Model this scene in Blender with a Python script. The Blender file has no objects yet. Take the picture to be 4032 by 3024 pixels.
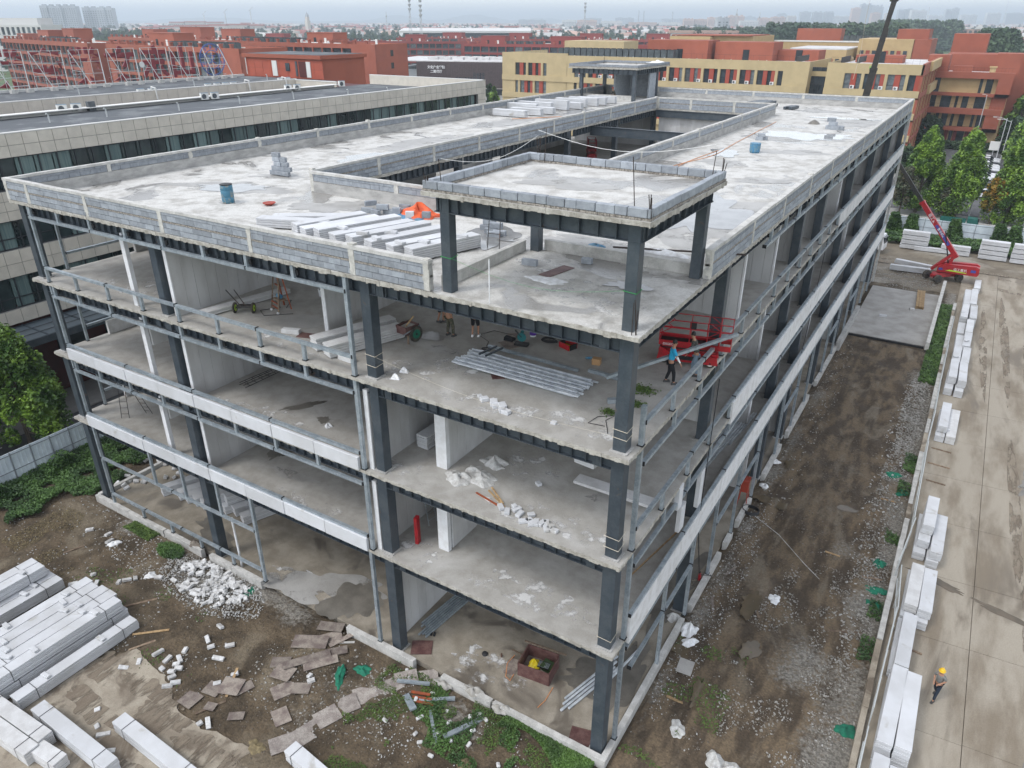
import bpy, math, random
import numpy as np
from mathutils import Matrix, Vector, Euler
R = math.radians
rnd = random.Random(11)
nrs = np.random.RandomState(5)
S = bpy.context.scene
COL = S.collection

# ------------------------------------------------------------ camera, sky, sun, exposure
cd = bpy.data.cameras.new('camera'); cam = bpy.data.objects.new('camera', cd); COL.objects.link(cam)
CAMR = Vector((0.85041222, 0.52611618, 0.00090952)); u_ = Vector((-0.23451891, 0.37752685, 0.89580933)); CAMF = Vector((-0.47095642, 0.7620205, -0.44443763))
cam.matrix_world = Matrix(((CAMR.x, u_.x, -CAMF.x, 7.2722), (CAMR.y, u_.y, -CAMF.y, -18.8624), (CAMR.z, u_.z, -CAMF.z, 27.1457), (0, 0, 0, 1)))
cd.sensor_width = 36; cd.lens = 25.785; cd.clip_start = 0.3; cd.clip_end = 40000
S.camera = cam
W = bpy.data.worlds.new('World'); S.world = W; W.use_nodes = True
wn = W.node_tree.nodes; wl = W.node_tree.links
sky = wn.new('ShaderNodeTexSky'); sky.sky_type = 'NISHITA'; sky.sun_disc = False
SUN_EL, SUN_AZ = 56, 212            # azimuth clockwise from +Y
sky.sun_elevation = R(SUN_EL); sky.sun_rotation = R(SUN_AZ)
sky.air_density = 1.0; sky.dust_density = 1.0; sky.ozone_density = 1.0
hs = wn.new('ShaderNodeHueSaturation'); hs.inputs['Saturation'].default_value = 0.30; hs.inputs['Value'].default_value = 2.05
bg = wn['Background']; bg.inputs['Strength'].default_value = 0.15
wl.new(sky.outputs[0], hs.inputs['Color']); wl.new(hs.outputs[0], bg.inputs['Color'])
sl = bpy.data.lights.new('sun', 'SUN'); sl.energy = 1.0; sl.angle = R(14); sl.color = (1.0, 0.975, 0.94)
so = bpy.data.objects.new('sun', sl); COL.objects.link(so)
so.rotation_euler = Euler((R(90 - SUN_EL), 0, R(180 - SUN_AZ)), 'XYZ')
so.location = (0, 0, 80)
S.view_settings.view_transform = 'Standard'; S.view_settings.look = 'None'
S.view_settings.gamma = 1.0; S.view_settings.use_curve_mapping = False
S.view_settings.exposure = 0.22

# ------------------------------------------------------------ materials
MATS = {}
def mat(name, col, rough=0.8, metal=0.0, col2=None, scale=2.0, lo=0.35, hi=0.65, detail=6, bump=0.0, bscale=8.0, rv=0.0,
        col3=None, scale3=0.4, lo3=0.5, hi3=0.62, rough3=None, stretch=None, fine=0.0, spec=0.5, alpha=None, holes=None, dust=None, bdist=.05):
    m = bpy.data.materials.new(name); m.use_nodes = True
    nt = m.node_tree; N = nt.nodes; L = nt.links; b = N['Principled BSDF']
    b.inputs['Roughness'].default_value = rough; b.inputs['Metallic'].default_value = metal
    b.inputs['Specular IOR Level'].default_value = spec
    b.inputs['Base Color'].default_value = (*col, 1)
    g = N.new('ShaderNodeNewGeometry')
    vec = g.outputs['Position']
    if stretch:
        mp = N.new('ShaderNodeMapping'); mp.inputs['Scale'].default_value = stretch; L.new(vec, mp.inputs['Vector']); vec = mp.outputs['Vector']
    def noise(sc, det=detail, v=vec, dist=0.0, ro=0.6):
        n = N.new('ShaderNodeTexNoise'); n.inputs['Scale'].default_value = sc; n.inputs['Detail'].default_value = det
        n.inputs['Roughness'].default_value = ro; n.inputs['Distortion'].default_value = dist
        L.new(v, n.inputs['Vector']); return n.outputs['Fac']
    def ramp(fac, a, b_):
        q = N.new('ShaderNodeMapRange'); q.interpolation_type = 'SMOOTHSTEP'
        q.inputs['From Min'].default_value = a; q.inputs['From Max'].default_value = b_
        L.new(fac, q.inputs['Value']); return q.outputs['Result']
    def mix(fac, a, b_, kind='MIX'):
        x = N.new('ShaderNodeMix'); x.data_type = 'RGBA'; x.blend_type = kind
        if isinstance(fac, (int, float)): x.inputs['Factor'].default_value = fac
        else: L.new(fac, x.inputs['Factor'])
        for k, v in ((6, a), (7, b_)):
            if isinstance(v, tuple): x.inputs[k].default_value = (*v[:3], 1)
            else: L.new(v, x.inputs[k])
        return x.outputs[2]
    c = (*col, 1)
    if col2: c = mix(ramp(noise(scale), lo, hi), col, col2)
    if col3:
        f3 = ramp(noise(scale3, 4, dist=0.6), lo3, hi3)
        c = mix(f3, c, col3)
        if rough3 is not None:
            rr = N.new('ShaderNodeMapRange'); L.new(f3, rr.inputs['Value']); rr.inputs['To Min'].default_value = rough; rr.inputs['To Max'].default_value = rough3
            L.new(rr.outputs['Result'], b.inputs['Roughness'])
    if dust:
        at = N.new('ShaderNodeAttribute'); at.attribute_name = 'dust'
        ad = N.new('ShaderNodeMath'); ad.operation = 'ADD'; L.new(at.outputs['Fac'], ad.inputs[0]); L.new(noise(5.0, 8, g.outputs['Position']), ad.inputs[1])
        c = mix(ramp(ad.outputs[0], .80, 1.15), c, mix(ramp(noise(9.0, 6, g.outputs['Position']), .4, .6), dust, tuple(x * .55 for x in dust)))
    if fine:
        f = noise(bscale * 3, 3, g.outputs['Position'])
        k = N.new('ShaderNodeMapRange'); L.new(f, k.inputs['Value']); k.inputs['From Min'].default_value = .25; k.inputs['From Max'].default_value = .75
        k.inputs['To Min'].default_value = 1 - fine; k.inputs['To Max'].default_value = 1 + fine
        cc = N.new('ShaderNodeCombineColor'); [L.new(k.outputs['Result'], cc.inputs[i]) for i in range(3)]
        c = mix(1.0, c, cc.outputs[0], 'MULTIPLY')
    if rv:
        oi = N.new('ShaderNodeObjectInfo'); k = N.new('ShaderNodeMapRange'); L.new(oi.outputs['Random'], k.inputs['Value'])
        k.inputs['To Min'].default_value = 1 - rv; k.inputs['To Max'].default_value = 1 + rv
        cc = N.new('ShaderNodeCombineColor'); [L.new(k.outputs['Result'], cc.inputs[i]) for i in range(3)]
        c = mix(1.0, c, cc.outputs[0], 'MULTIPLY')
    if not isinstance(c, tuple): L.new(c, b.inputs['Base Color'])
    if bump:
        bn = N.new('ShaderNodeBump'); bn.inputs['Strength'].default_value = bump; bn.inputs['Distance'].default_value = bdist
        L.new(noise(bscale, 8, g.outputs['Position']), bn.inputs['Height']); L.new(bn.outputs['Normal'], b.inputs['Normal'])
    if holes: L.new(ramp(noise(holes[0], 10, ro=.62), holes[1], holes[2]), b.inputs['Alpha'])
    if alpha is not None:
        b.inputs['Alpha'].default_value = alpha
    m['_'] = 1; MATS[name] = m
    return m
mat('roof_concrete', (.545, .535, .505), .8, col2=(.35, .335, .305), scale=1.3, lo=.40, hi=.70, detail=12, col3=(.27, .26, .24), scale3=.25, lo3=.55, hi3=.61, rough3=.22, bump=.25, bscale=6, fine=.20)
mat('floor_concrete', (.385, .37, .34), .9, col2=(.315, .30, .27), scale=1.5, detail=12, col3=(.46, .45, .425), scale3=.45, lo3=.5, hi3=.78, bump=.2, bscale=7, fine=.10)
mat('edge_concrete', (.46, .44, .39), .9, col2=(.30, .28, .24), scale=3, bump=.6, bscale=14, fine=.2)
mat('plaster', (.43, .42, .40), .9, col2=(.30, .295, .28), scale=1.2, bump=.3, bscale=9, fine=.12, stretch=(1, 1, 2.5))
mat('cap_concrete', (.54, .53, .50), .85, col2=(.40, .39, .365), scale=2.2, fine=.15, bump=.3)
mat('post_concrete', (.56, .545, .50), .88, col2=(.42, .41, .37), scale=3, fine=.18, bump=.4, bscale=12)
mat('block_grey', (.31, .335, .36), .85, col2=(.24, .26, .285), scale=4, rv=.18, bump=.3, bscale=20, fine=.15)
mat('brick_strip', (.34, .31, .27), .95, col2=(.20, .18, .155), scale=12, lo=.45, hi=.55, bump=.6, bscale=25, fine=.25)
mat('aac', (.585, .595, .61), .85, col2=(.51, .515, .52), scale=.7, col3=(.42, .41, .385), scale3=.9, lo3=.60, hi3=.74, rv=.07, fine=.05, bump=.08, bscale=30)
mat('aac_dusty', (.60, .60, .595), .9, col2=(.50, .495, .485), scale=1.6, rv=.05, fine=.07)
mat('wall_panel', (.57, .57, .565), .9, col2=(.46, .455, .445), scale=.8, rv=.06, fine=.06, stretch=(1, 1, .35))
mat('wall_edge', (.70, .71, .72), .85, col2=(.62, .62, .62), scale=3)
mat('sill_panel', (.68, .68, .675), .9, col2=(.54, .53, .51), scale=2.2, lo=.4, hi=.75, rv=.05, fine=.08)
mat('steel', (.046, .060, .074), .42, .1, col2=(.070, .084, .096), scale=1.5, col3=(.11, .085, .07), scale3=2.2, lo3=.66, hi3=.74, rv=.06, fine=.10, bscale=4)
mat('steel_rusty', (.055, .052, .050), .6, .2, col2=(.13, .06, .03), scale=3, lo=.55, hi=.7)
mat('galvanised', (.42, .47, .50), .42, .45, col2=(.30, .35, .385), scale=2.6, lo=.38, hi=.62, rv=.07, fine=.18, bscale=5)
mat('galvanised_new', (.72, .76, .79), .3, .35, col2=(.50, .54, .58), scale=3, rv=.06)
mat('black_steel', (.012, .012, .013), .6)
mat('rebar', (.045, .032, .026), .7, .3)
mat('rope', (.55, .50, .40), .9); mat('white_rope', (.75, .75, .72), .9)
mat('green_net', (.008, .17, .095), .85, col2=(.01, .11, .07), scale=6, rv=.15)
mat('white_plastic', (.78, .79, .80), .5, col2=(.62, .62, .61), scale=5)
mat('orange_tarp', (.80, .13, .03), .6, col2=(.55, .09, .03), scale=3, fine=.2, bump=.5, bscale=9)
mat('blue_plastic', (.05, .20, .36), .5, col2=(.12, .22, .27), scale=6, fine=.25)
mat('drum_blue', (.05, .17, .25), .5, col2=(.25, .25, .21), scale=4, lo=.5, hi=.66)
mat('red_paint', (.42, .012, .020), .4, col2=(.30, .014, .018), scale=4, rv=.05)
mat('box_red', (.36, .04, .018), .6, col2=(.28, .04, .02), scale=5)
mat('rubber', (.035, .033, .03), .9, col2=(.10, .085, .065), scale=5)
mat('white_print', (.80, .80, .80), .6); mat('blue_print', (.05, .06, .30), .5); mat('lime_print', (.45, .65, .05), .5)
mat('plywood', (.29, .25, .21), .85, col2=(.16, .125, .11), scale=2.2, rv=.25, fine=.25, bscale=6)
mat('plywood_red', (.085, .035, .032), .6, col2=(.14, .075, .065), scale=3, rv=.15, fine=.2)
mat('plywood_path', (.36, .325, .29), .85, col2=(.24, .205, .185), scale=3, rv=.15, fine=.3, bscale=6)
mat('timber', (.42, .29, .15), .85, col2=(.28, .18, .09), scale=5, rv=.25)
mat('timber_old', (.25, .19, .13), .9, col2=(.15, .10, .07), scale=6, rv=.3)
mat('rust_orange', (.33, .075, .02), .7, col2=(.22, .06, .03), scale=6)
mat('yellow_plastic', (.75, .60, .02), .5); mat('hat_yellow', (.80, .50, .02), .3)
mat('purple', (.10, .03, .30), .5); mat('cardboard', (.42, .25, .12), .85)
mat('cable', (.02, .02, .022), .6); mat('cable_orange', (.62, .26, .10), .6); mat('cable_yellow', (.55, .50, .05), .6)
mat('skin', (.38, .20, .125), .6); mat('hair', (.012, .010, .009), .6)
mat('shirt_grey', (.22, .215, .20), .9, col2=(.15, .15, .14), scale=20); mat('shirt_cyan', (.02, .33, .55), .85); mat('cloth_black', (.012, .013, .016), .9)
mat('cloth_navy', (.018, .028, .045), .9); mat('camo', (.13, .12, .085), .9, col2=(.05, .055, .035), scale=14, lo=.45, hi=.55); mat('camo_dark', (.035, .034, .030), .9, col2=(.09, .085, .07), scale=14, lo=.45, hi=.55)
mat('jeans', (.20, .27, .34), .9); mat('cloth_white', (.72, .72, .72), .9); mat('sack', (.55, .55, .53), .8, col2=(.40, .39, .37), scale=5, bump=.8, bscale=9, fine=.15)
mat('shoe', (.06, .06, .06), .7); mat('glove', (.50, .40, .18), .8)
mat('mud', (.112, .082, .050), .92, col2=(.055, .040, .024), scale=.7, lo=.38, hi=.62, detail=10, col3=(.165, .132, .088), scale3=.33, lo3=.50, hi3=.68, rough3=.75, bump=1.0, bscale=3.2, fine=.38, dust=(.27, .25, .215), bdist=.12)
mat('mud_tracks', (.145, .106, .065), .92, col2=(.060, .043, .027), scale=.9, lo=.38, hi=.60, detail=10, col3=(.155, .124, .085), scale3=.50, lo3=.52, hi3=.68, rough3=.7, bump=1.0, bscale=3.2, fine=.38, stretch=(1.3, .42, 1), dust=(.24, .222, .19), bdist=.12)
mat('earth', (.20, .17, .125), .92, col2=(.13, .105, .075), scale=.35, col3=(.27, .245, .205), scale3=.13, lo3=.5, hi3=.65, bump=.5, bscale=2, fine=.2)
mat('puddle', (.20, .20, .195), .06, spec=.5, col2=(.26, .26, .255), scale=1, holes=(.6, .28, .31))
mat('puddle_brown', (.095, .075, .048), .05, spec=.6, col2=(.13, .10, .065), scale=1.2)
mat('damp', (.30, .29, .27), .45, col2=(.38, .37, .35), scale=.8, holes=(.6, .32, .46), fine=.15)
mat('damp_dark', (.125, .115, .098), .30, col2=(.19, .175, .15), scale=1, holes=(.7, .30, .36), fine=.15)
mat('road_slab', (.335, .295, .235), .85, col2=(.205, .168, .122), scale=.55, lo=.40, hi=.66, detail=10, col3=(.165, .135, .098), scale3=.42, lo3=.54, hi3=.70, rough3=.6, bump=.2, bscale=9, fine=.2, rv=.03, stretch=(1.2, .28, 1))
mat('track_dirt', (.17, .135, .10), .95, col2=(.24, .20, .15), scale=1.4, fine=.2, holes=(1.1, .44, .56), stretch=(1.6, .35, 1))
mat('apron', (.38, .335, .265), .9, col2=(.25, .21, .16), scale=.8, detail=10, col3=(.15, .12, .088), scale3=.6, lo3=.48, hi3=.62, bump=.35, bscale=7, fine=.16)
mat('pad', (.40, .385, .36), .88, col2=(.30, .285, .26), scale=.6, fine=.14, bump=.25)
mat('chip_white', (.50, .495, .48), .9, col2=(.32, .31, .285), scale=2.5, lo=.4, hi=.6)
mat('dust_white', (.58, .575, .56), .95, fine=.1, holes=(1.6, .50, .66))
mat('rubble_white', (.66, .66, .655), .9, col2=(.46, .45, .43), scale=4, rv=.12)
mat('ground_concrete', (.32, .285, .23), .9, col2=(.23, .20, .155), scale=1.0, detail=10, col3=(.15, .13, .105), scale3=.35, lo3=.54, hi3=.64, rough3=.35, bump=.2, bscale=7, fine=.15)
mat('glass_curtain', (.10, .155, .155), .25, col2=(.16, .22, .21), scale=6, stretch=(1, 2, .05), rv=.3)
mat('rubble_grey', (.27, .255, .225), .95, col2=(.38, .365, .335), scale=2.5, lo=.4, hi=.6)
mat('stone_brown', (.20, .175, .145), .95, col2=(.11, .09, .07), scale=3)
mat('asphalt', (.10, .10, .10), .85, col2=(.075, .075, .077), scale=.5, fine=.12)
mat('paving', (.30, .29, .27), .85, col2=(.24, .235, .22), scale=.8, fine=.1)
mat('line_white', (.70, .70, .68), .7); mat('line_yellow', (.62, .40, .06), .7)
mat('grass', (.045, .085, .018), .9, col2=(.085, .12, .03), scale=.05, col3=(.12, .12, .06), scale3=.012, lo3=.5, hi3=.65, fine=.2, bump=.6, bscale=.6)
mat('leaf', (.070, .145, .028), .6, col2=(.030, .072, .015), scale=.8, lo=.40, hi=.60, rv=.1)
mat('leaf_light', (.085, .165, .030), .6, col2=(.040, .085, .016), scale=1.1, lo=.40, hi=.62)
mat('leaf_tree', (.23, .37, .045), .5, col2=(.045, .105, .018), scale=.7, lo=.36, hi=.62, fine=.35, bscale=1.2)
mat('leaf_dark', (.022, .048, .018), .8, col2=(.040, .075, .025), scale=.12, rv=.15)
mat('leaf_far', (.030, .060, .030), .9, col2=(.060, .095, .042), scale=.03, rv=.2)
mat('leaf_autumn', (.32, .17, .02), .7, col2=(.12, .14, .02), scale=1.2); mat('leaf_grey', (.07, .10, .055), .8, col2=(.10, .085, .05), scale=1.5)
mat('grass_tuft', (.10, .16, .03), .8, col2=(.055, .10, .02), scale=2)
mat('bark', (.10, .08, .06), .9); mat('dry_grass', (.24, .19, .10), .9, col2=(.14, .11, .06), scale=6)
mat('tile', (.60, .555, .475), .6, col2=(.53, .49, .42), scale=1.2, rv=.045, fine=.03)
mat('grout', (.22, .215, .20), .9); mat('coping', (.66, .65, .62), .7)
mat('felt', (.080, .088, .097), .9, col2=(.078, .086, .094), scale=.5, fine=.2, bscale=3, col3=(.14, .15, .155), scale3=.3)
mat('glass', (.018, .028, .030), .08, col2=(.035, .055, .055), scale=.8, spec=.7, rv=.3)
mat('glass_far', (.022, .030, .036), .15, col2=(.05, .062, .072), scale=.9, spec=.5, rv=.4)
mat('glass_mid', (.085, .105, .115), .2, col2=(.15, .17, .175), scale=1.5, spec=.5, rv=.4)
mat('curtain', (.20, .30, .30), .9, col2=(.10, .16, .16), scale=5, stretch=(1, 1, .05))
mat('mullion', (.035, .040, .045), .5, .3)
mat('canopy_glass', (.13, .16, .18), .3, spec=.6); mat('wall_maroon', (.09, .012, .010), .7, col2=(.07, .012, .010), scale=2)
mat('green_line', (.02, .30, .06), .7); mat('orange_wall', (.31, .088, .050), .85, col2=(.27, .077, .044), scale=.3, fine=.05)
mat('orange_tile', (.40, .085, .045), .7, col2=(.35, .075, .04), scale=.6, rv=.05)
mat('red_wall', (.22, .042, .034), .85, col2=(.22, .040, .032), scale=.3, fine=.05)
mat('red_panel', (.32, .065, .040), .85, col2=(.30, .05, .03), scale=.6)
mat('yellow_wall', (.46, .365, .20), .85, col2=(.41, .325, .18), scale=.5, fine=.05)
mat('beige_wall', (.47, .34, .17), .85, col2=(.42, .30, .15), scale=.5)
mat('roof_white', (.62, .61, .60), .8, col2=(.48, .47, .46), scale=.3)
mat('brown_cladding', (.055, .035, .034), .7, col2=(.075, .05, .047), scale=1.5)
mat('condenser', (.035, .045, .048), .6, col2=(.06, .075, .08), scale=1); mat('ac_white', (.66, .66, .63), .6); mat('ac_blue', (.06, .16, .26), .5)
mat('sign_red', (.22, .012, .020), .4, col2=(.17, .012, .020), scale=2); mat('sign_blue', (.05, .10, .30), .5); mat('frame_white', (.50, .52, .51), .5, .2)
mat('fence_white', (.62, .68, .72), .6, 0, col2=(.50, .56, .61), scale=1.2, rv=.06)
mat('fence_post', (.22, .24, .26), .6); mat('far_white', (.58, .57, .55), .9); mat('far_pink', (.50, .33, .26), .9, rv=.12); mat('far_grey', (.36, .38, .40), .9, rv=.12)
mat('far_beige', (.50, .45, .39), .9, rv=.1); mat('far_roof_red', (.38, .10, .07), .9); mat('far_blue_roof', (.08, .25, .50), .8); mat('hill', (.06, .08, .06), 1.0)
mat('green_truck', (.015, .11, .09), .5); mat('car_white', (.75, .76, .78), .3); mat('car_dark', (.04, .045, .06), .3); mat('window_dark', (.02, .025, .03), .15)
mat('crane_dark', (.016, .015, .014), .6, col2=(.03, .026, .02), scale=2); mat('crane_green', (.25, .42, .10), .6)
mat('lamp_grey', (.55, .56, .57), .5, .3)
mat('bucket', (.72, .74, .76), .6); mat('makita_teal', (.01, .13, .14), .5); mat('rust_dark', (.10, .05, .03), .8)

# ------------------------------------------------------------ mesh helpers
class MB:
    def __init__(s): s.v = []; s.f = []
    def add(s, V, F):
        n = len(s.v); s.v += [tuple(x) for x in V]; s.f += [tuple(i + n for i in q) for q in F]; return s
    def box(s, c, d, rz=0, M=None, taper=1.0, jit=0):
        x, y, z = d[0] / 2, d[1] / 2, d[2] / 2
        V = []
        for sz in (-1, 1):
            t = taper if sz > 0 else 1
            for sx, sy in ((-1, -1), (1, -1), (1, 1), (-1, 1)): V.append(Vector((sx * x * t, sy * y * t, sz * z)))
        if jit: V = [v + Vector([rnd.uniform(-jit, jit) for _ in range(3)]) for v in V]
        if M is None: M = Matrix.Rotation(rz, 3, 'Z')
        c = Vector(c)
        return s.add([M @ v + c for v in V], [(0, 3, 2, 1), (4, 5, 6, 7), (0, 1, 5, 4), (1, 2, 6, 5), (2, 3, 7, 6), (3, 0, 4, 7)])
    def bb(s, x0, x1, y0, y1, z0, z1): return s.box(((x0 + x1) / 2, (y0 + y1) / 2, (z0 + z1) / 2), (x1 - x0, y1 - y0, z1 - z0))
    def beam(s, a, b, w, h=None, up=(0, 0, 1)):
        a = Vector(a); b = Vector(b); d = b - a; l = d.length; h = h or w
        z = d.normalized(); x = Vector(up).cross(z)
        if x.length < 1e-4: x = Vector((1, 0, 0)).cross(z)
        x.normalize(); y = z.cross(x)
        M = Matrix((x, y, z)).transposed()
        return s.box((a + b) / 2, (w, h, l), M=M)
    def tube(s, pts, r, n=6, cap=True):
        P = [Vector(p) for p in pts]; V = []; F = []
        for i, p in enumerate(P):
            d = (P[min(i + 1, len(P) - 1)] - P[max(i - 1, 0)]).normalized()
            x = d.cross(Vector((0, 0, 1)))
            if x.length < 1e-3: x = d.cross(Vector((1, 0, 0)))
            x.normalize(); y = d.cross(x); rr = r[i] if isinstance(r, (list, tuple)) else r
            for k in range(n):
                a = 2 * math.pi * k / n; V.append(p + x * math.cos(a) * rr + y * math.sin(a) * rr)
        for i in range(len(P) - 1):
            for k in range(n): F.append((i * n + k, i * n + (k + 1) % n, (i + 1) * n + (k + 1) % n, (i + 1) * n + k))
        if cap: F += [tuple(range(n))[::-1], tuple((len(P) - 1) * n + k for k in range(n))]
        return s.add(V, F)
    def prism(s, pts, z0, z1):
        n = len(pts); V = [(p[0], p[1], z0) for p in pts] + [(p[0], p[1], z1) for p in pts]
        F = [tuple(range(n))[::-1], tuple(range(n, 2 * n))] + [(i, (i + 1) % n, n + (i + 1) % n, n + i) for i in range(n)]
        return s.add(V, F)
    def profile(s, pts, axis, a0, a1):
        """2D outline (u,v) extruded: axis 'x' -> (a,u,v), 'y' -> (u,a,v)"""
        n = len(pts)
        mk = (lambda a, p: (a, p[0], p[1])) if axis == 'x' else (lambda a, p: (p[0], a, p[1]))
        V = [mk(a0, p) for p in pts] + [mk(a1, p) for p in pts]
        return s.add(V, [tuple(range(n))[::-1], tuple(range(n, 2 * n))] + [(i, (i + 1) % n, n + (i + 1) % n, n + i) for i in range(n)])
    def lathe(s, prof, n=16, c=(0, 0, 0), M=None):
        V = []; F = []; c = Vector(c)
        for r, z in prof:
            for k in range(n):
                a = 2 * math.pi * k / n; v = Vector((r * math.cos(a), r * math.sin(a), z)); V.append((M @ v if M else v) + c)
        for i in range(len(prof) - 1):
            for k in range(n): F.append((i * n + k, i * n + (k + 1) % n, (i + 1) * n + (k + 1) % n, (i + 1) * n + k))
        F += [tuple(range(n))[::-1], tuple((len(prof) - 1) * n + k for k in range(n))]
        return s.add(V, F)
    def mesh(s, name, m):
        me = bpy.data.meshes.new(name); me.from_pydata(s.v, [], s.f); me.materials.append(MATS[m]); me.update(); return me
    def build(s, name, m, parent=None, loc=(0, 0, 0), rz=0, smooth=False, **kw):
        me = s.mesh(name, m)
        if smooth: me.polygons.foreach_set('use_smooth', [True] * len(me.polygons))
        return put(name, me, parent, loc, rz, **kw)
def put(name, me, parent=None, loc=(0, 0, 0), rz=0, rot=None, **kw):
    o = bpy.data.objects.new(name, me); COL.objects.link(o)
    if parent: o.parent = parent
    o.location = loc; o.rotation_euler = rot if rot else (0, 0, rz)
    for k, v in kw.items():
        if v: o[k] = v
    return o
def tag(o, label, category, group=None, kind=None):
    if label: o['label'] = label
    if category: o['category'] = category
    if group: o['group'] = group
    if kind: o['kind'] = kind
    return o
def thing(name, label, category, loc=(0, 0, 0), rz=0, group=None, rot=None):
    o = put(name, None, None, loc, rz, rot); return tag(o, label, category, group)
_cache = {}
def bmesh_box(d, m, bev=0.0, jit=0):
    k = (tuple(round(x, 3) for x in d), m, bev, jit)
    if k not in _cache:
        b = MB().box((0, 0, 0), d, jit=jit); me = b.mesh('box', m)
        if bev:
            import bmesh as bm_
            q = bm_.new(); q.from_mesh(me); bm_.ops.bevel(q, geom=q.edges[:], offset=bev, segments=1, affect='EDGES'); q.to_mesh(me); q.free()
        _cache[k] = me
    return _cache[k]
def boxo(name, m, c, d, parent=None, rz=0, bev=0.0, rot=None, jit=0, **kw):
    return put(name, bmesh_box(d, m, bev, jit), parent, c, rz, rot, **kw)
def quads(name, V, m, parent=None, kind=None, label=None, category=None, loc=(0, 0, 0)):
    """V: (n,4,3) array of quads"""
    n = len(V); me = bpy.data.meshes.new(name)
    me.vertices.add(n * 4); me.vertices.foreach_set('co', np.asarray(V, dtype=np.float32).ravel())
    me.loops.add(n * 4); me.loops.foreach_set('vertex_index', np.arange(n * 4, dtype=np.int32))
    me.polygons.add(n); me.polygons.foreach_set('loop_start', np.arange(0, n * 4, 4, dtype=np.int32)); me.polygons.foreach_set('loop_total', np.full(n, 4, dtype=np.int32))
    me.materials.append(MATS[m]); me.update(calc_edges=True)
    o = put(name, me, parent, loc); return tag(o, label, category, None, kind)
def boxes_np(name, C, D, m, ang=None, tilt=0.5, parent=None, kind='stuff', label=None, category=None):
    """many small irregular lumps in one mesh: C (n,3), D (n,3) half sizes"""
    n = len(C); base = np.array([[-1, -1, -1], [1, -1, -1], [1, 1, -1], [-1, 1, -1], [-1, -1, 1], [1, -1, 1], [1, 1, 1], [-1, 1, 1]], float)
    V = base[None] * D[:, None, :] * (1 + nrs.uniform(-.35, .12, (n, 8, 1)))
    a = nrs.uniform(0, 6.28, n) if ang is None else ang; t = nrs.normal(0, tilt, n)
    ct, st = np.cos(t)[:, None], np.sin(t)[:, None]
    y = V[:, :, 1] * ct - V[:, :, 2] * st; z = V[:, :, 1] * st + V[:, :, 2] * ct; x = V[:, :, 0]
    ca, sa = np.cos(a)[:, None], np.sin(a)[:, None]
    V = np.stack([x * ca - y * sa, x * sa + y * ca, z], 2) + C[:, None, :]
    F = np.array([(0, 3, 2, 1), (4, 5, 6, 7), (0, 1, 5, 4), (1, 2, 6, 5), (2, 3, 7, 6), (3, 0, 4, 7)])
    idx = (F[None] + (np.arange(n) * 8)[:, None, None]).reshape(-1, 4)
    me = bpy.data.meshes.new(name); me.vertices.add(n * 8); me.vertices.foreach_set('co', V.astype(np.float32).ravel())
    k = len(idx); me.loops.add(k * 4); me.loops.foreach_set('vertex_index', idx.astype(np.int32).ravel())
    me.polygons.add(k); me.polygons.foreach_set('loop_start', np.arange(0, k * 4, 4, dtype=np.int32)); me.polygons.foreach_set('loop_total', np.full(k, 4, dtype=np.int32))
    me.materials.append(MATS[m]); me.update(calc_edges=True)
    o = put(name, me, parent); return tag(o, label, category, None, kind)
def leaves(C, size, up=0.5):
    """leaf quads round centres C (n,3)"""
    n = len(C); N = nrs.normal(0, 1, (n, 3)); N[:, 2] = np.abs(N[:, 2]) + up; N /= np.linalg.norm(N, axis=1)[:, None]
    T = np.cross(N, nrs.normal(0, 1, (n, 3))); T /= np.linalg.norm(T, axis=1)[:, None]; B = np.cross(N, T)
    s = (size * nrs.uniform(.6, 1.3, n))[:, None]
    return np.stack([C - T * s, C - B * s * .62, C + T * s, C + B * s * .62], 1)
def copy_tree(o, parent=None):
    c = o.copy(); COL.objects.link(c); c.parent = parent
    for ch in list(o.children): copy_tree(ch, c)
    return c
def text_mesh(body, size, ext, m, name='lettering', bold=0.0):
    cu = bpy.data.curves.new(name, 'FONT'); cu.body = body; cu.size = size; cu.extrude = ext; cu.align_x = 'CENTER'; cu.align_y = 'CENTER'; cu.offset = bold
    o = bpy.data.objects.new(name, cu); COL.objects.link(o)
    dg = bpy.context.evaluated_depsgraph_get(); me = bpy.data.meshes.new_from_object(o.evaluated_get(dg)); me.name = name
    bpy.data.objects.remove(o); me.materials.clear(); me.materials.append(MATS[m]); return me
def blob(cx, cy, rx, ry, n=28, seed=0, rz=0, rough=.28):
    q = random.Random(seed * 7 + 3); H = 14; n = max(n * 3, 80); ph = [q.uniform(0, 6.28) for _ in range(H)]; am = [rough * q.uniform(.5, 1.2) / (k + 1) ** .8 for k in range(H)]
    out = []
    for i in range(n):
        a = 2 * math.pi * i / n; r = max(.25, 1 + sum(am[k] * math.sin((k + 1.0) * a + ph[k]) for k in range(H)))
        x, y = rx * r * math.cos(a), ry * r * math.sin(a)
        out.append((cx + x * math.cos(rz) - y * math.sin(rz), cy + x * math.sin(rz) + y * math.cos(rz)))
    return out
def sheet(name, pts, z, m, kind='structure', **kw):
    me = bpy.data.meshes.new(name); me.from_pydata([(x, y, z) for x, y in pts], [], [tuple(range(len(pts)))]); me.materials.append(MATS[m])
    return put(name, me, kind=kind, **kw)
Z2, Z3, Z4, ZR, ZP = 5.945, 10.196, 14.552, 18.80, 19.90
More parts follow.
